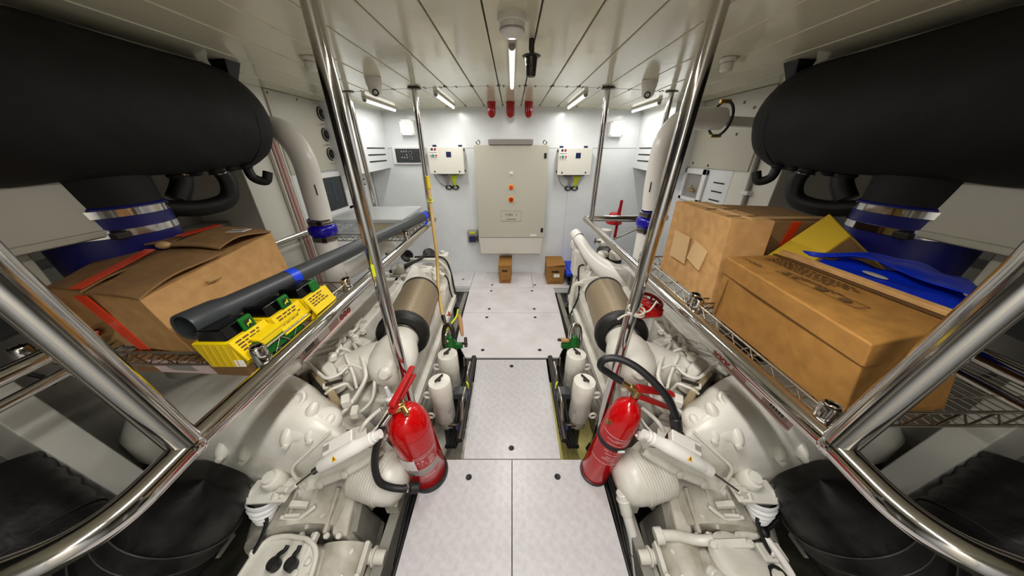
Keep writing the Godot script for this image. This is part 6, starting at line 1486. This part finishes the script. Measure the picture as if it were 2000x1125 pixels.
	for k in 3:
		var z := -0.552 - k * 0.112
		var x := 0.018 * k
		var c := thing("part_carton", "yellow part carton with a black filter under the plastic pipe, " + words[k], "carton", V(-0.735 + x, 0.88, z - 0.05), "yellow part cartons under the plastic pipe")
		put("body", MB.new().hexa([V(-0.782 + x, 0.88, z - 0.105), V(-0.695 + x, 0.88, z - 0.105), V(-0.695 + x, 0.88, z), V(-0.782 + x, 0.88, z), V(-0.80 + x, 0.955, z - 0.108), V(-0.705 + x, 0.955, z - 0.108), V(-0.705 + x, 0.955, z), V(-0.80 + x, 0.955, z)], 0.002), M.yellow, c)
		put("filter_block", MB.new().hexa([V(-0.795 + x, 0.93, z - 0.10), V(-0.71 + x, 0.93, z - 0.10), V(-0.71 + x, 0.93, z - 0.006), V(-0.795 + x, 0.93, z - 0.006), V(-0.79 + x, 0.985, z - 0.095), V(-0.728 + x, 0.985, z - 0.095), V(-0.728 + x, 0.985, z - 0.015), V(-0.79 + x, 0.985, z - 0.015)], 0.004), M.gloss_black, c, "black plastic filter")
		var fp := put("front_flap", MB.new().hexa([V(-0.706 + x, 0.955, z - 0.108), V(-0.680 + x, 0.90, z - 0.108), V(-0.680 + x, 0.90, z + 0.001), V(-0.706 + x, 0.955, z + 0.001), V(-0.702 + x, 0.959, z - 0.108), V(-0.676 + x, 0.904, z - 0.108), V(-0.676 + x, 0.904, z + 0.001), V(-0.702 + x, 0.959, z + 0.001)], 0.0), M.yellow, c)
		var un := V(0.055, 0.026, 0).normalized()
		put("flap_print", dashes(MB.new(), V(-0.698 + x, 0.951, z - 0.010) + un * 0.0008, V(0, 0, -1), V(-0.026, 0.055, 0).normalized(), 0.075, 0.0085, 4, 5 + k), M.print, fp)
		if k < 3:
			var gt := put("green_tab", MB.new().hexa([V(-0.712 + x, 0.955, z - 0.088), V(-0.704 + x, 0.955, z - 0.088), V(-0.704 + x, 0.955, z - 0.052), V(-0.712 + x, 0.955, z - 0.052), V(-0.718 + x, 0.993, z - 0.088), V(-0.710 + x, 0.990, z - 0.088), V(-0.710 + x, 0.990, z - 0.052), V(-0.718 + x, 0.993, z - 0.052)], 0.002), M.green, c)
			if k < 2:
				var ex := V(0, 0, -1)
				var ey := V(-0.006, 0.034, 0).normalized()
				var eo := V(-0.7065 + x, 0.973, z - 0.07)
				put("emblem_plate", MB.new().prism([Vector2(-0.010, -0.010), Vector2(0.010, -0.010), Vector2(0.010, 0.010), Vector2(-0.010, 0.010)], eo, ex, ey, V(0.001, 0, 0)), M.ink, gt)
				put("emblem", MB.new().prism([Vector2(-0.008, -0.001), Vector2(-0.004, 0.0015), Vector2(0.001, 0.002), Vector2(0.004, 0.006), Vector2(0.0065, 0.0085), Vector2(0.006, 0.004), Vector2(0.008, 0.003), Vector2(0.0055, 0.0015), Vector2(0.0045, -0.002), Vector2(0.0075, -0.005), Vector2(0.003, -0.0035), Vector2(0.001, -0.001), Vector2(-0.004, -0.0025), Vector2(-0.0075, -0.0075), Vector2(-0.0065, -0.002)], eo + V(0.0012, 0, 0), ex, ey, V(0.0008, 0, 0)), M.lime, gt)
		for q in 5: put("side_crease", MB.new().span(V(-0.775 + x + q * 0.017, 0.885, z - 0.001), V(-0.772 + x + q * 0.017, 0.95, z + 0.0015), 0.0), M.mustard, c)
		if k == 0: put("barcode", MB.new().span(V(-0.714, 0.884, z), V(-0.690, 0.904, z + 0.0015), 0.0), M.label_white, c)
	var gcn := thing("green_carton", "yellow topped carton with green ends lying nearest the handrail beside the part cartons", "carton", V(-0.64, 0.88, -0.66))
	put("body", MB.new().hexa([V(-0.705, 0.88, -0.735), V(-0.668, 0.88, -0.735), V(-0.668, 0.88, -0.592), V(-0.705, 0.88, -0.592), V(-0.705, 0.938, -0.735), V(-0.668, 0.932, -0.735), V(-0.668, 0.932, -0.592), V(-0.705, 0.938, -0.592)], 0.002), M.yellow, gcn)
	put("lid", MB.new().hexa([V(-0.707, 0.939, -0.738), V(-0.666, 0.933, -0.738), V(-0.666, 0.933, -0.589), V(-0.707, 0.939, -0.589), V(-0.707, 0.945, -0.738), V(-0.666, 0.939, -0.738), V(-0.666, 0.939, -0.589), V(-0.707, 0.945, -0.589)], 0.001), M.yellow, gcn)
	put("green_end", MB.new().span(V(-0.704, 0.882, -0.592), V(-0.669, 0.932, -0.5885), 0.001), M.green, gcn, "green end")
	put("green_end", MB.new().span(V(-0.704, 0.882, -0.7385), V(-0.669, 0.932, -0.735), 0.001), M.green, gcn, "green end")
	put("green_side", MB.new().span(V(-0.6685, 0.882, -0.733), V(-0.6655, 0.916, -0.60), 0.001), M.green, gcn, "green side band")
	# clear bin with a yellow carton inside
	var cb := thing("plastic_bin", "clear lidded plastic bin on the far wire shelf behind the handrail", "bin", V(-0.93, 0.885, -1.90))
	var w := MB.new()
	w.span(V(-1.15, 0.885, -1.73), V(-0.70, 0.888, -2.14), 0.0).span(V(-1.15, 0.885, -1.73), V(-1.147, 0.985, -2.14), 0.0).span(V(-0.703, 0.885, -1.73), V(-0.70, 0.985, -2.14), 0.0).span(V(-1.15, 0.885, -1.733), V(-0.70, 0.985, -1.73), 0.0).span(V(-1.15, 0.885, -2.14), V(-0.70, 0.985, -2.137), 0.0)
	put("walls", w, M.clear, cb)
	put("lid", MB.new().span(V(-1.165, 0.985, -1.715), V(-0.685, 1.0, -2.155), 0.005), M.frosted, cb)
	var lr := MB.new()
	lr.span(V(-1.165, 0.98, -1.715), V(-1.155, 1.003, -2.155), 0.003).span(V(-0.695, 0.98, -1.715), V(-0.685, 1.003, -2.155), 0.003).span(V(-1.165, 0.98, -1.725), V(-0.685, 1.003, -1.715), 0.003).span(V(-1.165, 0.98, -2.155), V(-0.685, 1.003, -2.145), 0.003)
	put_each("rim", lr, M.frosted, cb)
	var yb := thing("yellow_carton", "yellow carton inside the clear lidded bin", "carton", V(-0.80, 0.89, -1.9))
	put("body", MB.new().span(V(-0.92, 0.89, -2.10), V(-0.715, 0.96, -1.76), 0.003), M.yellow, yb)
	put("lid_flap", MB.new().span(V(-0.92, 0.96, -2.10), V(-0.818, 0.963, -1.76), 0.001).span(V(-0.815, 0.96, -2.10), V(-0.715, 0.963, -1.76), 0.001), M.yellow, yb)

	# ---- other side
	var lc := thing("carton", "long brown carton with printed top and slotted edge on the near wire shelf", "carton", V(0.80, 0.88, -0.6))
	var b4 := [V(0.688, 0.88, -0.392), V(0.688, 0.88, -0.818), V(0.945, 0.88, -0.80), V(0.945, 0.88, -0.42)]
	var t4 := [V(0.628, 1.082, -0.388), V(0.682, 1.082, -0.822), V(0.93, 1.085, -0.845), V(0.905, 1.085, -0.452)]
	put("body", MB.new().hexa(b4 + t4, 0.005), M.card_gold, lc)
	# shoe-box lid: front face comes down over the body
	var off := func(a: Vector3, b: Vector3, k: float) -> Vector3: return a.lerp(b, k)
	var lo := []
	for i in 4: lo.append((t4[i] as Vector3).lerp(b4[i], 0.26))
	var ex4 := [V(-0.005, 0, 0.005), V(-0.005, 0, -0.005), V(0.0, 0, -0.005), V(0.0, 0, 0.005)]
	var lid := []
	for i in 4: lid.append(lo[i] + ex4[i])
	for i in 4: lid.append(t4[i] + ex4[i] + V(0, 0.004, 0))
	put("lid", MB.new().hexa(lid, 0.006), M.card_gold, lc)
	put("front_seam", MB.new().bar(V(0.682, 0.89, -0.792), V(0.684, 1.02, -0.792), 0.002, 0.003, 0.0), M.print, lc)
	var q0: Vector3 = (t4[1] as Vector3).lerp(t4[2], 0.62) + V(0, 0.007, 0)
	var q1: Vector3 = (t4[0] as Vector3).lerp(t4[3], 0.80) + V(0, 0.007, 0)
	var xw := V(0.012, 0, 0.002)
	put("top_slot", MB.new().hexa([q0 - xw * 0.5, q0 + xw * 0.6, q1 + xw * 0.6, q1 - xw * 0.6, q0 - xw * 0.5 + V(0, 0.001, 0), q0 + xw * 0.6 + V(0, 0.001, 0), q1 + xw * 0.6 + V(0, 0.001, 0), q1 - xw * 0.6 + V(0, 0.001, 0)], 0.0), M.print, lc, "dark slot where the top flap does not close")
	var up4 := (q1 - q0).normalized()
	put("edge_flap", MB.new().hexa([q0 + xw * 0.8, q0 + xw * 2.0, q1 + xw * 2.2, q1 + xw * 0.8, q0 + xw * 0.8 + V(0, 0.012, 0), q0 + xw * 2.0 + V(0, 0.016, 0), q1 + xw * 2.2 + V(0, 0.014, 0), q1 + xw * 0.8 + V(0, 0.010, 0)], 0.002), M.card, lc)
	# print on the lid: rows of words, four pictograms in a frame
	var ty := 1.0905
	var ex := V(-0.12, 0.0, 1.0).normalized()
	var ey := V(1.0, 0.0, 0.12).normalized()
	ey = -(V(-1.0, 0.0, -0.12).normalized())
	var pr := MB.new()
	dashes(pr, V(0.82, ty, -0.80), V(0.0, 0, 1), V(1, 0, 0), 0.24, 0.011, 5, 3)
	dashes(pr, V(0.755, ty, -0.66), V(0.0, 0, 1), V(1, 0, 0), 0.10, 0.009, 2, 9)
	dashes(pr, V(0.715, ty, -0.80), V(0.0, 0, 1), V(1, 0, 0), 0.09, 0.008, 2, 13)
	var fx0 := 0.722
	var fx1 := 0.752
	for s in [[fx0, -0.70, fx0 + 0.0015, -0.50], [fx1, -0.70, fx1 + 0.0015, -0.50], [fx0, -0.70, fx1, -0.698], [fx0, -0.645, fx1, -0.643], [fx0, -0.502, fx1, -0.50]]:
		pr.span(V(s[0], ty, s[1]), V(s[2], ty + 0.0005, s[3]), 0.0)
	for s in [[0.728, -0.69, 0.736, -0.672], [0.739, -0.688, 0.747, -0.676], [0.730, -0.662, 0.743, -0.652], [0.729, -0.60, 0.745, -0.578]]:
		pr.span(V(s[0], ty, s[1]), V(s[2], ty + 0.0005, s[3]), 0.0)
	pr.cyl(V(0.737, ty, -0.535), V(0.737, ty + 0.0006, -0.535), 0.011, 18, 0.0)
	put("lid_print", pr, M.print, lc)
	var en := V(0.0, -0.1, 1).normalized()
	var pe := MB.new()
	dashes(pe, V(0.735, 0.985, -0.396), V(1, 0, -0.1).normalized(), V(0.1, 1, 0).normalized(), 0.11, 0.014, 4, 21)
	put("end_print", pe, M.print, lc)
	# tall carton with pale patches
	var tc := thing("carton", "tall brown carton with pale tape patches on its side, behind the chrome post", "carton", V(0.76, 0.88, -1.03))
	put("body", MB.new().hexa([V(0.708, 0.88, -0.862), V(0.705, 0.88, -1.225), V(0.83, 0.88, -1.20), V(0.83, 0.88, -0.845), V(0.678, 1.196, -0.862), V(0.690, 1.196, -1.205), V(0.81, 1.196, -1.18), V(0.795, 1.196, -0.832)], 0.004), M.card, tc)
	var px := func(z: float, y: float) -> Vector3:
		var k := (y - 0.88) / 0.316
		return V(lerpf(0.7065, 0.682, k) + 0.00 - 0.0015 + (z + 0.862) * -0.03 * k * 0.0, y, z)
	for s in [[-0.93, 0.985, -1.03, 1.085, 0.02], [-1.045, 0.975, -1.15, 1.085, 0.0]]:
		var c4 := [px.call(s[0] - s[4], s[1]), px.call(s[2], s[1] + s[4]), px.call(s[2] + s[4], s[3]), px.call(s[0], s[3] - s[4])]
		put("tape_patch", MB.new().hexa([c4[0] - V(0.004, 0, 0), c4[1] - V(0.006, 0, 0), c4[2] - V(0.002, 0, 0), c4[3] - V(0.001, 0, 0), c4[0] + V(0.001, 0, 0), c4[1] + V(0.001, 0, 0), c4[2] + V(0.001, 0, 0), c4[3] + V(0.001, 0, 0)], 0.0), M.card_tape, tc, "pale patch")
	put("top_tape", MB.new().span(V(0.735, 1.196, -1.19), V(0.752, 1.1985, -0.85), 0.0), M.card_tape, tc, "glossy clear tape")
	put_each("top_crease", MB.new().span(V(0.70, 1.1965, -1.02), V(0.80, 1.198, -1.015), 0.0).span(V(0.69, 1.1965, -0.90), V(0.79, 1.198, -0.897), 0.0), M.print, tc)
	# taped carton behind
	var rc := thing("carton", "brown carton with a red tape stripe behind the tall carton with pale patches", "carton", V(0.97, 0.88, -1.06))
	put("body", MB.new().hexa([V(0.845, 0.88, -0.96), V(0.845, 0.88, -1.22), V(1.13, 0.88, -1.22), V(1.10, 0.88, -0.945), V(0.845, 1.17, -0.95), V(0.845, 1.18, -1.22), V(1.14, 1.17, -1.22), V(1.10, 1.165, -0.935)], 0.004), M.card_dull, rc)
	put("tape", MB.new().hexa([V(0.935, 0.90, -0.948), V(0.965, 0.90, -0.948), V(0.985, 1.168, -0.940), V(0.955, 1.168, -0.941), V(0.935, 0.90, -0.953), V(0.965, 0.90, -0.953), V(0.985, 1.168, -0.946), V(0.955, 1.168, -0.947)], 0.0), M.orange_tape, rc, "red tape stripe")
	put("clear_tape", MB.new().span(V(0.86, 1.17, -0.99), V(1.09, 1.176, -0.975), 0.0), M.card_tape, rc)
	# yellow box leaning on its corner
	var yx := thing("box", "yellow box propped on its edge behind the blue sheet", "box", V(0.98, 0.9, -0.86))
	var A := V(1.030, 1.203, -0.912)
	var d1 := V(-0.235, -0.135, 0.075)
	var d2 := V(-0.038, -0.040, 0.118)
	var d3 := V(0.215, -0.150, 0.02)
	put("body", MB.new().hexa([A, A + d1, A + d1 + d2, A + d2, A + d3, A + d1 + d3, A + d1 + d2 + d3, A + d2 + d3], 0.003), M.mustard, yx)
	var nn := d1.cross(d3).normalized()
	if nn.z < 0.0: nn = -nn
	var e2 := A + d2 + nn * 0.0015
	put("end_panel", MB.new().quad(e2 + d1 * 0.02 + d3 * 0.02, e2 + d1 * 0.98 + d3 * 0.02, e2 + d1 * 0.98 + d3 * 0.98, e2 + d1 * 0.02 + d3 * 0.98, nn), M.card_dull, yx, "brown end")
	# crumpled blue sheet
	var bs := thing("plastic_sheet", "crumpled bright blue plastic sheet spilling over the long brown carton", "sheet", V(1.0, 1.05, -0.65))
	var back := spline([V(0.90, 1.100, -0.80), V(1.10, 1.106, -0.745), V(1.15, 1.092, -0.66), V(1.19, 1.066, -0.595)], 8)
	for layer in 2:
		var g := []
		var un2 := []
		for i in 25:
			var row := []
			var r2 := []
			for j in 13:
				var u := i / 24.0
				var v := j / 12.0
				var a := V(0.888, 1.098, -0.81).lerp(V(0.878, 1.095, -0.458), u)
				var m: Vector3 = a.lerp(back[i], 0.42) + V(0, 0.012, 0)
				var q: Vector3 = a.lerp(m + V(0.04, -0.012, 0), v) if layer == 0 else (m + V(-0.03, 0.014, 0)).lerp(back[i], v)
				if layer == 1 and u < 0.3: q = (a + V(0, 0.004, 0)).lerp(q, u / 0.3)
				q.y += 0.0045 * sin(u * 23.0 + v * 3.0) * v + 0.004 * sin(v * 9.0 - u * 11.0) + (0.008 * sin(v * PI) if layer == 1 else 0.0)
				row.append(q)
				r2.append(q - V(0, 0.003, 0))
			g.append(row)
			un2.append(r2)
		put("sheet_layer", MB.new().skin(g, V(1.0, 0.3, -0.65)).skin(un2, V(1.0, 2.3, -0.65)).skin([g[24], un2[24]], V(1.0, 1.0, -0.8)).skin([g[0], un2[0]], V(1.0, 1.0, -0.5)).skin([_col(g, 0), _col(un2, 0)], V(1.3, 1.0, -0.65)).skin([_col(g, 12), _col(un2, 12)], V(0.8, 1.0, -0.65)), M.blue_sheet, bs)
	put("clear_wrap", MB.new().ell(V(0.918, 1.104, -0.64), Vector3(0.010, 0.004, 0.028), Basis(), 14, 8), M.label_grey, bs, "clear wrapping")
	var pf := thing("purple_folder", "purple folder edge tucked between the long brown carton and the near post", "folder", V(0.93, 0.88, -0.43))
	put("cover", MB.new().hexa([V(0.912, 1.02, -0.428), V(0.918, 1.02, -0.428), V(0.99, 1.02, -0.55), V(0.98, 1.02, -0.55), V(0.918, 1.085, -0.44), V(0.925, 1.085, -0.44), V(0.99, 1.08, -0.55), V(0.98, 1.08, -0.55)], 0.002), M.purple, pf)
	put("pages", MB.new().hexa([V(0.919, 1.02, -0.432), V(0.923, 1.02, -0.432), V(0.994, 1.02, -0.55), V(0.99, 1.02, -0.55), V(0.926, 1.075, -0.445), V(0.93, 1.075, -0.445), V(0.994, 1.07, -0.55), V(0.99, 1.07, -0.55)], 0.0), M.label_white, pf)
	# flattened carton and pink printed sheet hanging below the shelf
	var fc := thing("flat_carton", "flattened carton with a pale printed label tucked under the yellow part cartons", "carton", V(-0.85, 0.70, -0.62))
	put("sheet", MB.new().hexa([V(-0.74, 0.80, -0.60), V(-1.10, 0.80, -0.62), V(-1.10, 0.80, -0.66), V(-0.74, 0.80, -0.64), V(-0.74, 0.868, -0.585), V(-1.10, 0.868, -0.605), V(-1.10, 0.868, -0.66), V(-0.74, 0.868, -0.64)], 0.004), M.card_dull, fc)
	put("pale_label", MB.new().hexa([V(-0.85, 0.808, -0.603), V(-1.02, 0.808, -0.612), V(-1.02, 0.808, -0.616), V(-0.85, 0.808, -0.607), V(-0.85, 0.864, -0.588), V(-1.02, 0.864, -0.598), V(-1.02, 0.864, -0.602), V(-0.85, 0.864, -0.593)], 0.0), M.white_print, fc)
	put("label_print", MB.new().hexa([V(-0.90, 0.82, -0.602), V(-0.98, 0.82, -0.607), V(-0.98, 0.82, -0.611), V(-0.90, 0.82, -0.606), V(-0.90, 0.852, -0.5935), V(-0.98, 0.852, -0.5985), V(-0.98, 0.852, -0.603), V(-0.90, 0.852, -0.598)], 0.0), M.label_grey, fc)
	# archive boxes and blue crate on the far plates
	for q in [[-0.145, -2.97, 0.0, "small brown archive box standing alone under the tall grey cabinet"], [0.40, -2.945, 0.06, "brown archive box with a lifted lid and white label beside the blue lidded crate"]]:
		var x: float = q[0]
		var z: float = q[1]
		var o := thing("archive_box", q[3], "box", V(x + 0.06, 0.012, z), "brown archive boxes on the far plates")
		var wd := 0.142 if x < 0 else 0.19
		var x2: float = x + wd
		put("body", MB.new().hexa([V(x, 0.012, z + 0.10), V(x, 0.012, z - 0.19), V(x2, 0.012, z - 0.19), V(x2 - 0.012, 0.012, z + 0.10), V(x - 0.008, 0.225, z + 0.10), V(x, 0.235, z - 0.19), V(x2, 0.235, z - 0.19), V(x2, 0.225, z + 0.10)], 0.003), M.card_gold, o)
		put("lid", MB.new().hexa([V(x - 0.010, 0.222, z + 0.104), V(x - 0.004, 0.235, z - 0.194), V(x2 + 0.003, 0.235, z - 0.194), V(x2 + 0.003, 0.225 + q[2] * 0.3, z + 0.104), V(x - 0.010, 0.232, z + 0.104), V(x - 0.004, 0.245, z - 0.194), V(x2 + 0.003, 0.248, z - 0.194), V(x2 + 0.003, 0.235 + q[2] * 0.35, z + 0.104)], 0.002), M.card_gold, o)
		put("hand_hole", MB.new().span(V(x + wd * 0.22, 0.155, z + 0.098), V(x + wd * 0.66, 0.178, z + 0.1015), 0.004), M.black, o)
		var d := MB.new()
		dashes(d, V(x + wd * 0.22, 0.235, z - 0.02), Vector3.RIGHT, V(0, 0, -1), wd * 0.6, 0.02, 3, 31)
		dashes(d, V(x + wd * 0.2, 0.05, z + 0.101), Vector3.RIGHT, Vector3.UP, wd * 0.6, 0.014, 2, 33)
		put("print", d, M.print, o)
		if x > 0: put("white_label", MB.new().span(V(x + 0.07, 0.10, z + 0.10), V(x + 0.135, 0.14, z + 0.102), 0.0), M.label_white, o)
	var cr := thing("storage_crate", "black crate with a bright blue lid on the far plates behind the engine", "crate", V(0.75, 0.012, -2.98))
	put("body", MB.new().hexa([V(0.63, 0.012, -2.82), V(0.90, 0.012, -2.82), V(0.90, 0.012, -3.14), V(0.63, 0.012, -3.14), V(0.615, 0.135, -2.80), V(0.92, 0.135, -2.80), V(0.92, 0.135, -3.16), V(0.615, 0.135, -3.16)], 0.008), M.gloss_black, cr)
	put("lid", MB.new().span(V(0.60, 0.13, -2.785), V(0.935, 0.175, -3.175), 0.010), M.blue, cr)
	put("lid_rib", MB.new().span(V(0.64, 0.174, -2.83), V(0.90, 0.182, -3.13), 0.004), M.blue, cr)

func _col(g: Array, j: int) -> Array:
	var r := []
	for row in g: r.append(row[j])
	return r

# ---------------------------------------------------------------- odds and ends by the walkway
func small_things() -> void:
	# tan hose hanging from the far post down to the green hand pump
	var h := thing("tan_hose", "tan hose hanging from the far chrome post down to the green hand pump", "hose", V(-0.5, 0.4, -1.9))
	put("hose", MB.new().tube(spline([V(-0.617, 1.20, -2.16), V(-0.612, 1.10, -2.14), V(-0.603, 0.98, -2.10), V(-0.585, 0.87, -2.04), V(-0.568, 0.72, -1.98), V(-0.562, 0.60, -1.94), V(-0.535, 0.48, -1.80), V(-0.48, 0.42, -1.62), V(-0.425, 0.385, -1.46)], 8), 0.0125, 14), M.tan_hose, h)
	put("yellow_sleeve", MB.new().cyl(V(-0.617, 1.215, -2.162), V(-0.612, 1.13, -2.146), 0.0155, 14), M.yellow, h)
	put("tie", MB.new().ring(V(-0.607, 1.05, -2.12), V(0.1, 1, 0.3), 0.018, 0.004, 18, 6).box(V(-0.595, 1.065, -2.11), Vector3(0.02, 0.012, 0.01), 0.003), M.lime, h)
	put("brown_end", MB.new().tube([V(-0.455, 0.405, -1.55), V(-0.415, 0.38, -1.44)], 0.0135, 14), M.leather, h)
	for s in [1.0, -1.0]:
		FX = s
		var left: bool = s > 0
		var p := thing("hand_pump", "green hand pump with a curved spout and " + ("a long wooden handle and lime strap" if left else "a short stubby wooden handle"), "pump", V(-0.38, 0.1, -1.36), "green hand pumps")
		put("body", MB.new().lathe([Vector2(0.02, 0.25), Vector2(0.034, 0.255), Vector2(0.034, 0.34), Vector2(0.028, 0.36), Vector2(0.02, 0.385), Vector2(0, 0.388)], V(-0.375, 0, -1.355), Vector3.UP, 22).span(V(-0.39, 0.30, -1.37), V(-0.30, 0.335, -1.34), 0.006), M.green, p)
		put("spout", MB.new().tube(spline([V(-0.405, 0.22, -1.36), V(-0.418, 0.34, -1.37), V(-0.405, 0.43, -1.38), V(-0.375, 0.455, -1.375), V(-0.355, 0.43, -1.365), V(-0.352, 0.37, -1.36)], 7), 0.013, 14), M.dark_metal if left else M.chrome, p)
		put("base_pipe", MB.new().cyl(V(-0.375, -0.1, -1.355), V(-0.375, 0.26, -1.355), 0.026, 16), M.dark_metal, p)
		if left:
			put("handle", MB.new().lathe([Vector2(0, 0), Vector2(0.013, 0.002), Vector2(0.014, 0.05), Vector2(0.011, 0.12), Vector2(0.007, 0.14), Vector2(0, 0.141)], V(-0.335, 0.455, -1.49), V(0.04, -0.12, 0.13), 16), M.cork, p)
			put_each("lever", MB.new().cyl(V(-0.305, 0.335, -1.355), V(-0.27, 0.335, -1.345), 0.008, 10).cyl(V(-0.285, 0.36, -1.38), V(-0.278, 0.32, -1.335), 0.010, 10), M.dark_metal, p)
			put("strap", MB.new().tube(spline([V(-0.40, 0.40, -1.39), V(-0.375, 0.43, -1.42), V(-0.35, 0.45, -1.47), V(-0.34, 0.49, -1.5)], 5), 0.006, 8), M.lime, p)
			put("valve", MB.new().ell(V(-0.405, 0.37, -1.39), Vector3(0.026, 0.03, 0.03), Basis(), 16, 10).cyl(V(-0.40, 0.37, -1.37), V(-0.385, 0.35, -1.33), 0.02, 14), M.steel, p)
			put("red_tap", MB.new().box(V(-0.40, 0.445, -1.50), Vector3(0.03, 0.006, 0.01), 0.002).box(V(-0.40, 0.455, -1.50), Vector3(0.008, 0.03, 0.008), 0.002), M.red_dull, p)
		else:
			put("handle", MB.new().lathe([Vector2(0, 0), Vector2(0.012, 0.002), Vector2(0.015, 0.012), Vector2(0.010, 0.05), Vector2(0.010, 0.065), Vector2(0, 0.066)], V(-0.295, 0.355, -1.36), V(-1, -0.1, 0), 16), M.cork, p)
			put("handle_tip", MB.new().ell(V(-0.287, 0.356, -1.36), Vector3(0.012, 0.010, 0.010), Basis(), 12, 8), M.dark_metal, p)
	FX = 1.0
	# red gate valve at the rail
	var rv := thing("gate_valve", "red handwheel valve on the pipe beside the air filter, behind the knotted chrome post", "valve", V(0.72, 0.6, -1.25))
	var c := V(0.70, 0.705, -1.22)
	put("wheel", MB.new().ring(c, V(0.2, 1, 0.2), 0.055, 0.009, 28, 8), M.red_dull, rv)
	for k in 3: put("spoke", MB.new().bar(c + V(cos(k * 1.05) * 0.052, 0, sin(k * 1.05) * 0.052), c - V(cos(k * 1.05) * 0.052, 0, sin(k * 1.05) * 0.052), 0.012, 0.008), M.red_dull, rv)
	put("body", MB.new().box(c + V(0.01, -0.045, 0.02), Vector3(0.09, 0.06, 0.07), 0.015).cyl(c + V(0.05, -0.05, 0.01), c + V(-0.06, -0.05, 0.03), 0.034, 16), M.red, rv)
	put("pipe", MB.new().cyl(c + V(0.02, -0.07, 0.0), V(0.74, 0.30, -1.25), 0.022, 14), M.white_pipe, rv)
	# knotted cord on the post
	var rp := thing("knotted_cord", "white cord knotted round the chrome post in front of the air filter", "cord", V(0.485, 0.79, -0.92))
	var pc := V(0.485, 0.82, -0.92)
	put("loop", MB.new().ring(pc, V(0.15, 1, 0.1), 0.027, 0.0045, 24, 8).ring(pc + V(0, 0.011, 0), V(-0.1, 1, 0.15), 0.027, 0.004, 24, 8), M.rope, rp)
	put("knot", MB.new().ell(pc + V(-0.03, 0.005, 0.012), Vector3(0.014, 0.011, 0.011), Basis(), 12, 8).ring(pc + V(-0.03, 0.03, 0.01), V(0.3, 0.2, 1), 0.013, 0.004, 16, 6), M.rope, rp)
	put("tail", MB.new().tube(spline([pc + V(-0.03, 0.0, 0.01), pc + V(-0.055, -0.005, 0.015), pc + V(-0.075, -0.022, 0.015)], 5), 0.0042, 8).tube(spline([pc + V(0.025, 0.0, 0.0), pc + V(0.055, 0.005, -0.01), pc + V(0.085, 0.035, -0.03)], 5), 0.0036, 8), M.rope, rp)
	# lime mark on the other post
	tag(put("tape_mark", MB.new().span(V(-0.492, 0.985, -0.902), V(-0.482, 1.03, -0.894), 0.001), M.lime), "small lime tape mark stuck on the chrome post in front of the rocker cover", "tape")
	# white flexible hose beside the entrance plates
	var wh := thing("white_hose", "thick white flexible hose rising beside the entrance plates on the side of the slim extinguisher", "hose", V(0.52, -0.3, -0.5))
	put("hose", MB.new().tube(spline([V(0.475, 0.05, -0.66), V(0.495, -0.02, -0.62), V(0.515, -0.10, -0.56), V(0.515, -0.20, -0.46), V(0.50, -0.38, -0.36)], 8), 0.021, 16), M.white_pipe, wh)
	put("fitting", MB.new().cyl(V(0.472, 0.075, -0.67), V(0.492, -0.01, -0.628), 0.0255, 16).cyl(V(0.478, 0.05, -0.66), V(0.480, 0.04, -0.655), 0.030, 12), M.engine, wh)
	put("ink_mark", MB.new().ring(V(0.516, -0.125, -0.535), V(0, 1, -1), 0.0213, 0.0012, 20, 5), M.ink, wh)
	# black sleeve wiring bundle on the gearbox with the cylinder
	var wb := thing("wiring_bundle", "grey flat cable with black ends lying across the gearbox with the upright cylinder", "cable", V(0.95, 0.05, -0.42))
	put("flat_cable", MB.new().tube(spline([V(0.93, 0.115, -0.50), V(0.945, 0.105, -0.46), V(0.965, 0.08, -0.42), V(0.985, 0.05, -0.39)], 6), 0.013, 8), M.label_white, wb)
	put("black_boot", MB.new().ell(V(0.93, 0.125, -0.515), Vector3(0.02, 0.016, 0.024), Basis(), 12, 8).tube(spline([V(0.93, 0.125, -0.515), V(0.955, 0.13, -0.52), V(1.0, 0.15, -0.54)], 5), 0.007, 8).tube(spline([V(0.94, 0.115, -0.50), V(0.96, 0.10, -0.44), V(0.985, 0.065, -0.385)], 5), 0.005, 8), M.rubber, wb)
	put("black_ring", MB.new().ring(V(0.915, 0.075, -0.40), V(0.2, 1, 0.2), 0.032, 0.006, 24, 8), M.rubber, wb)
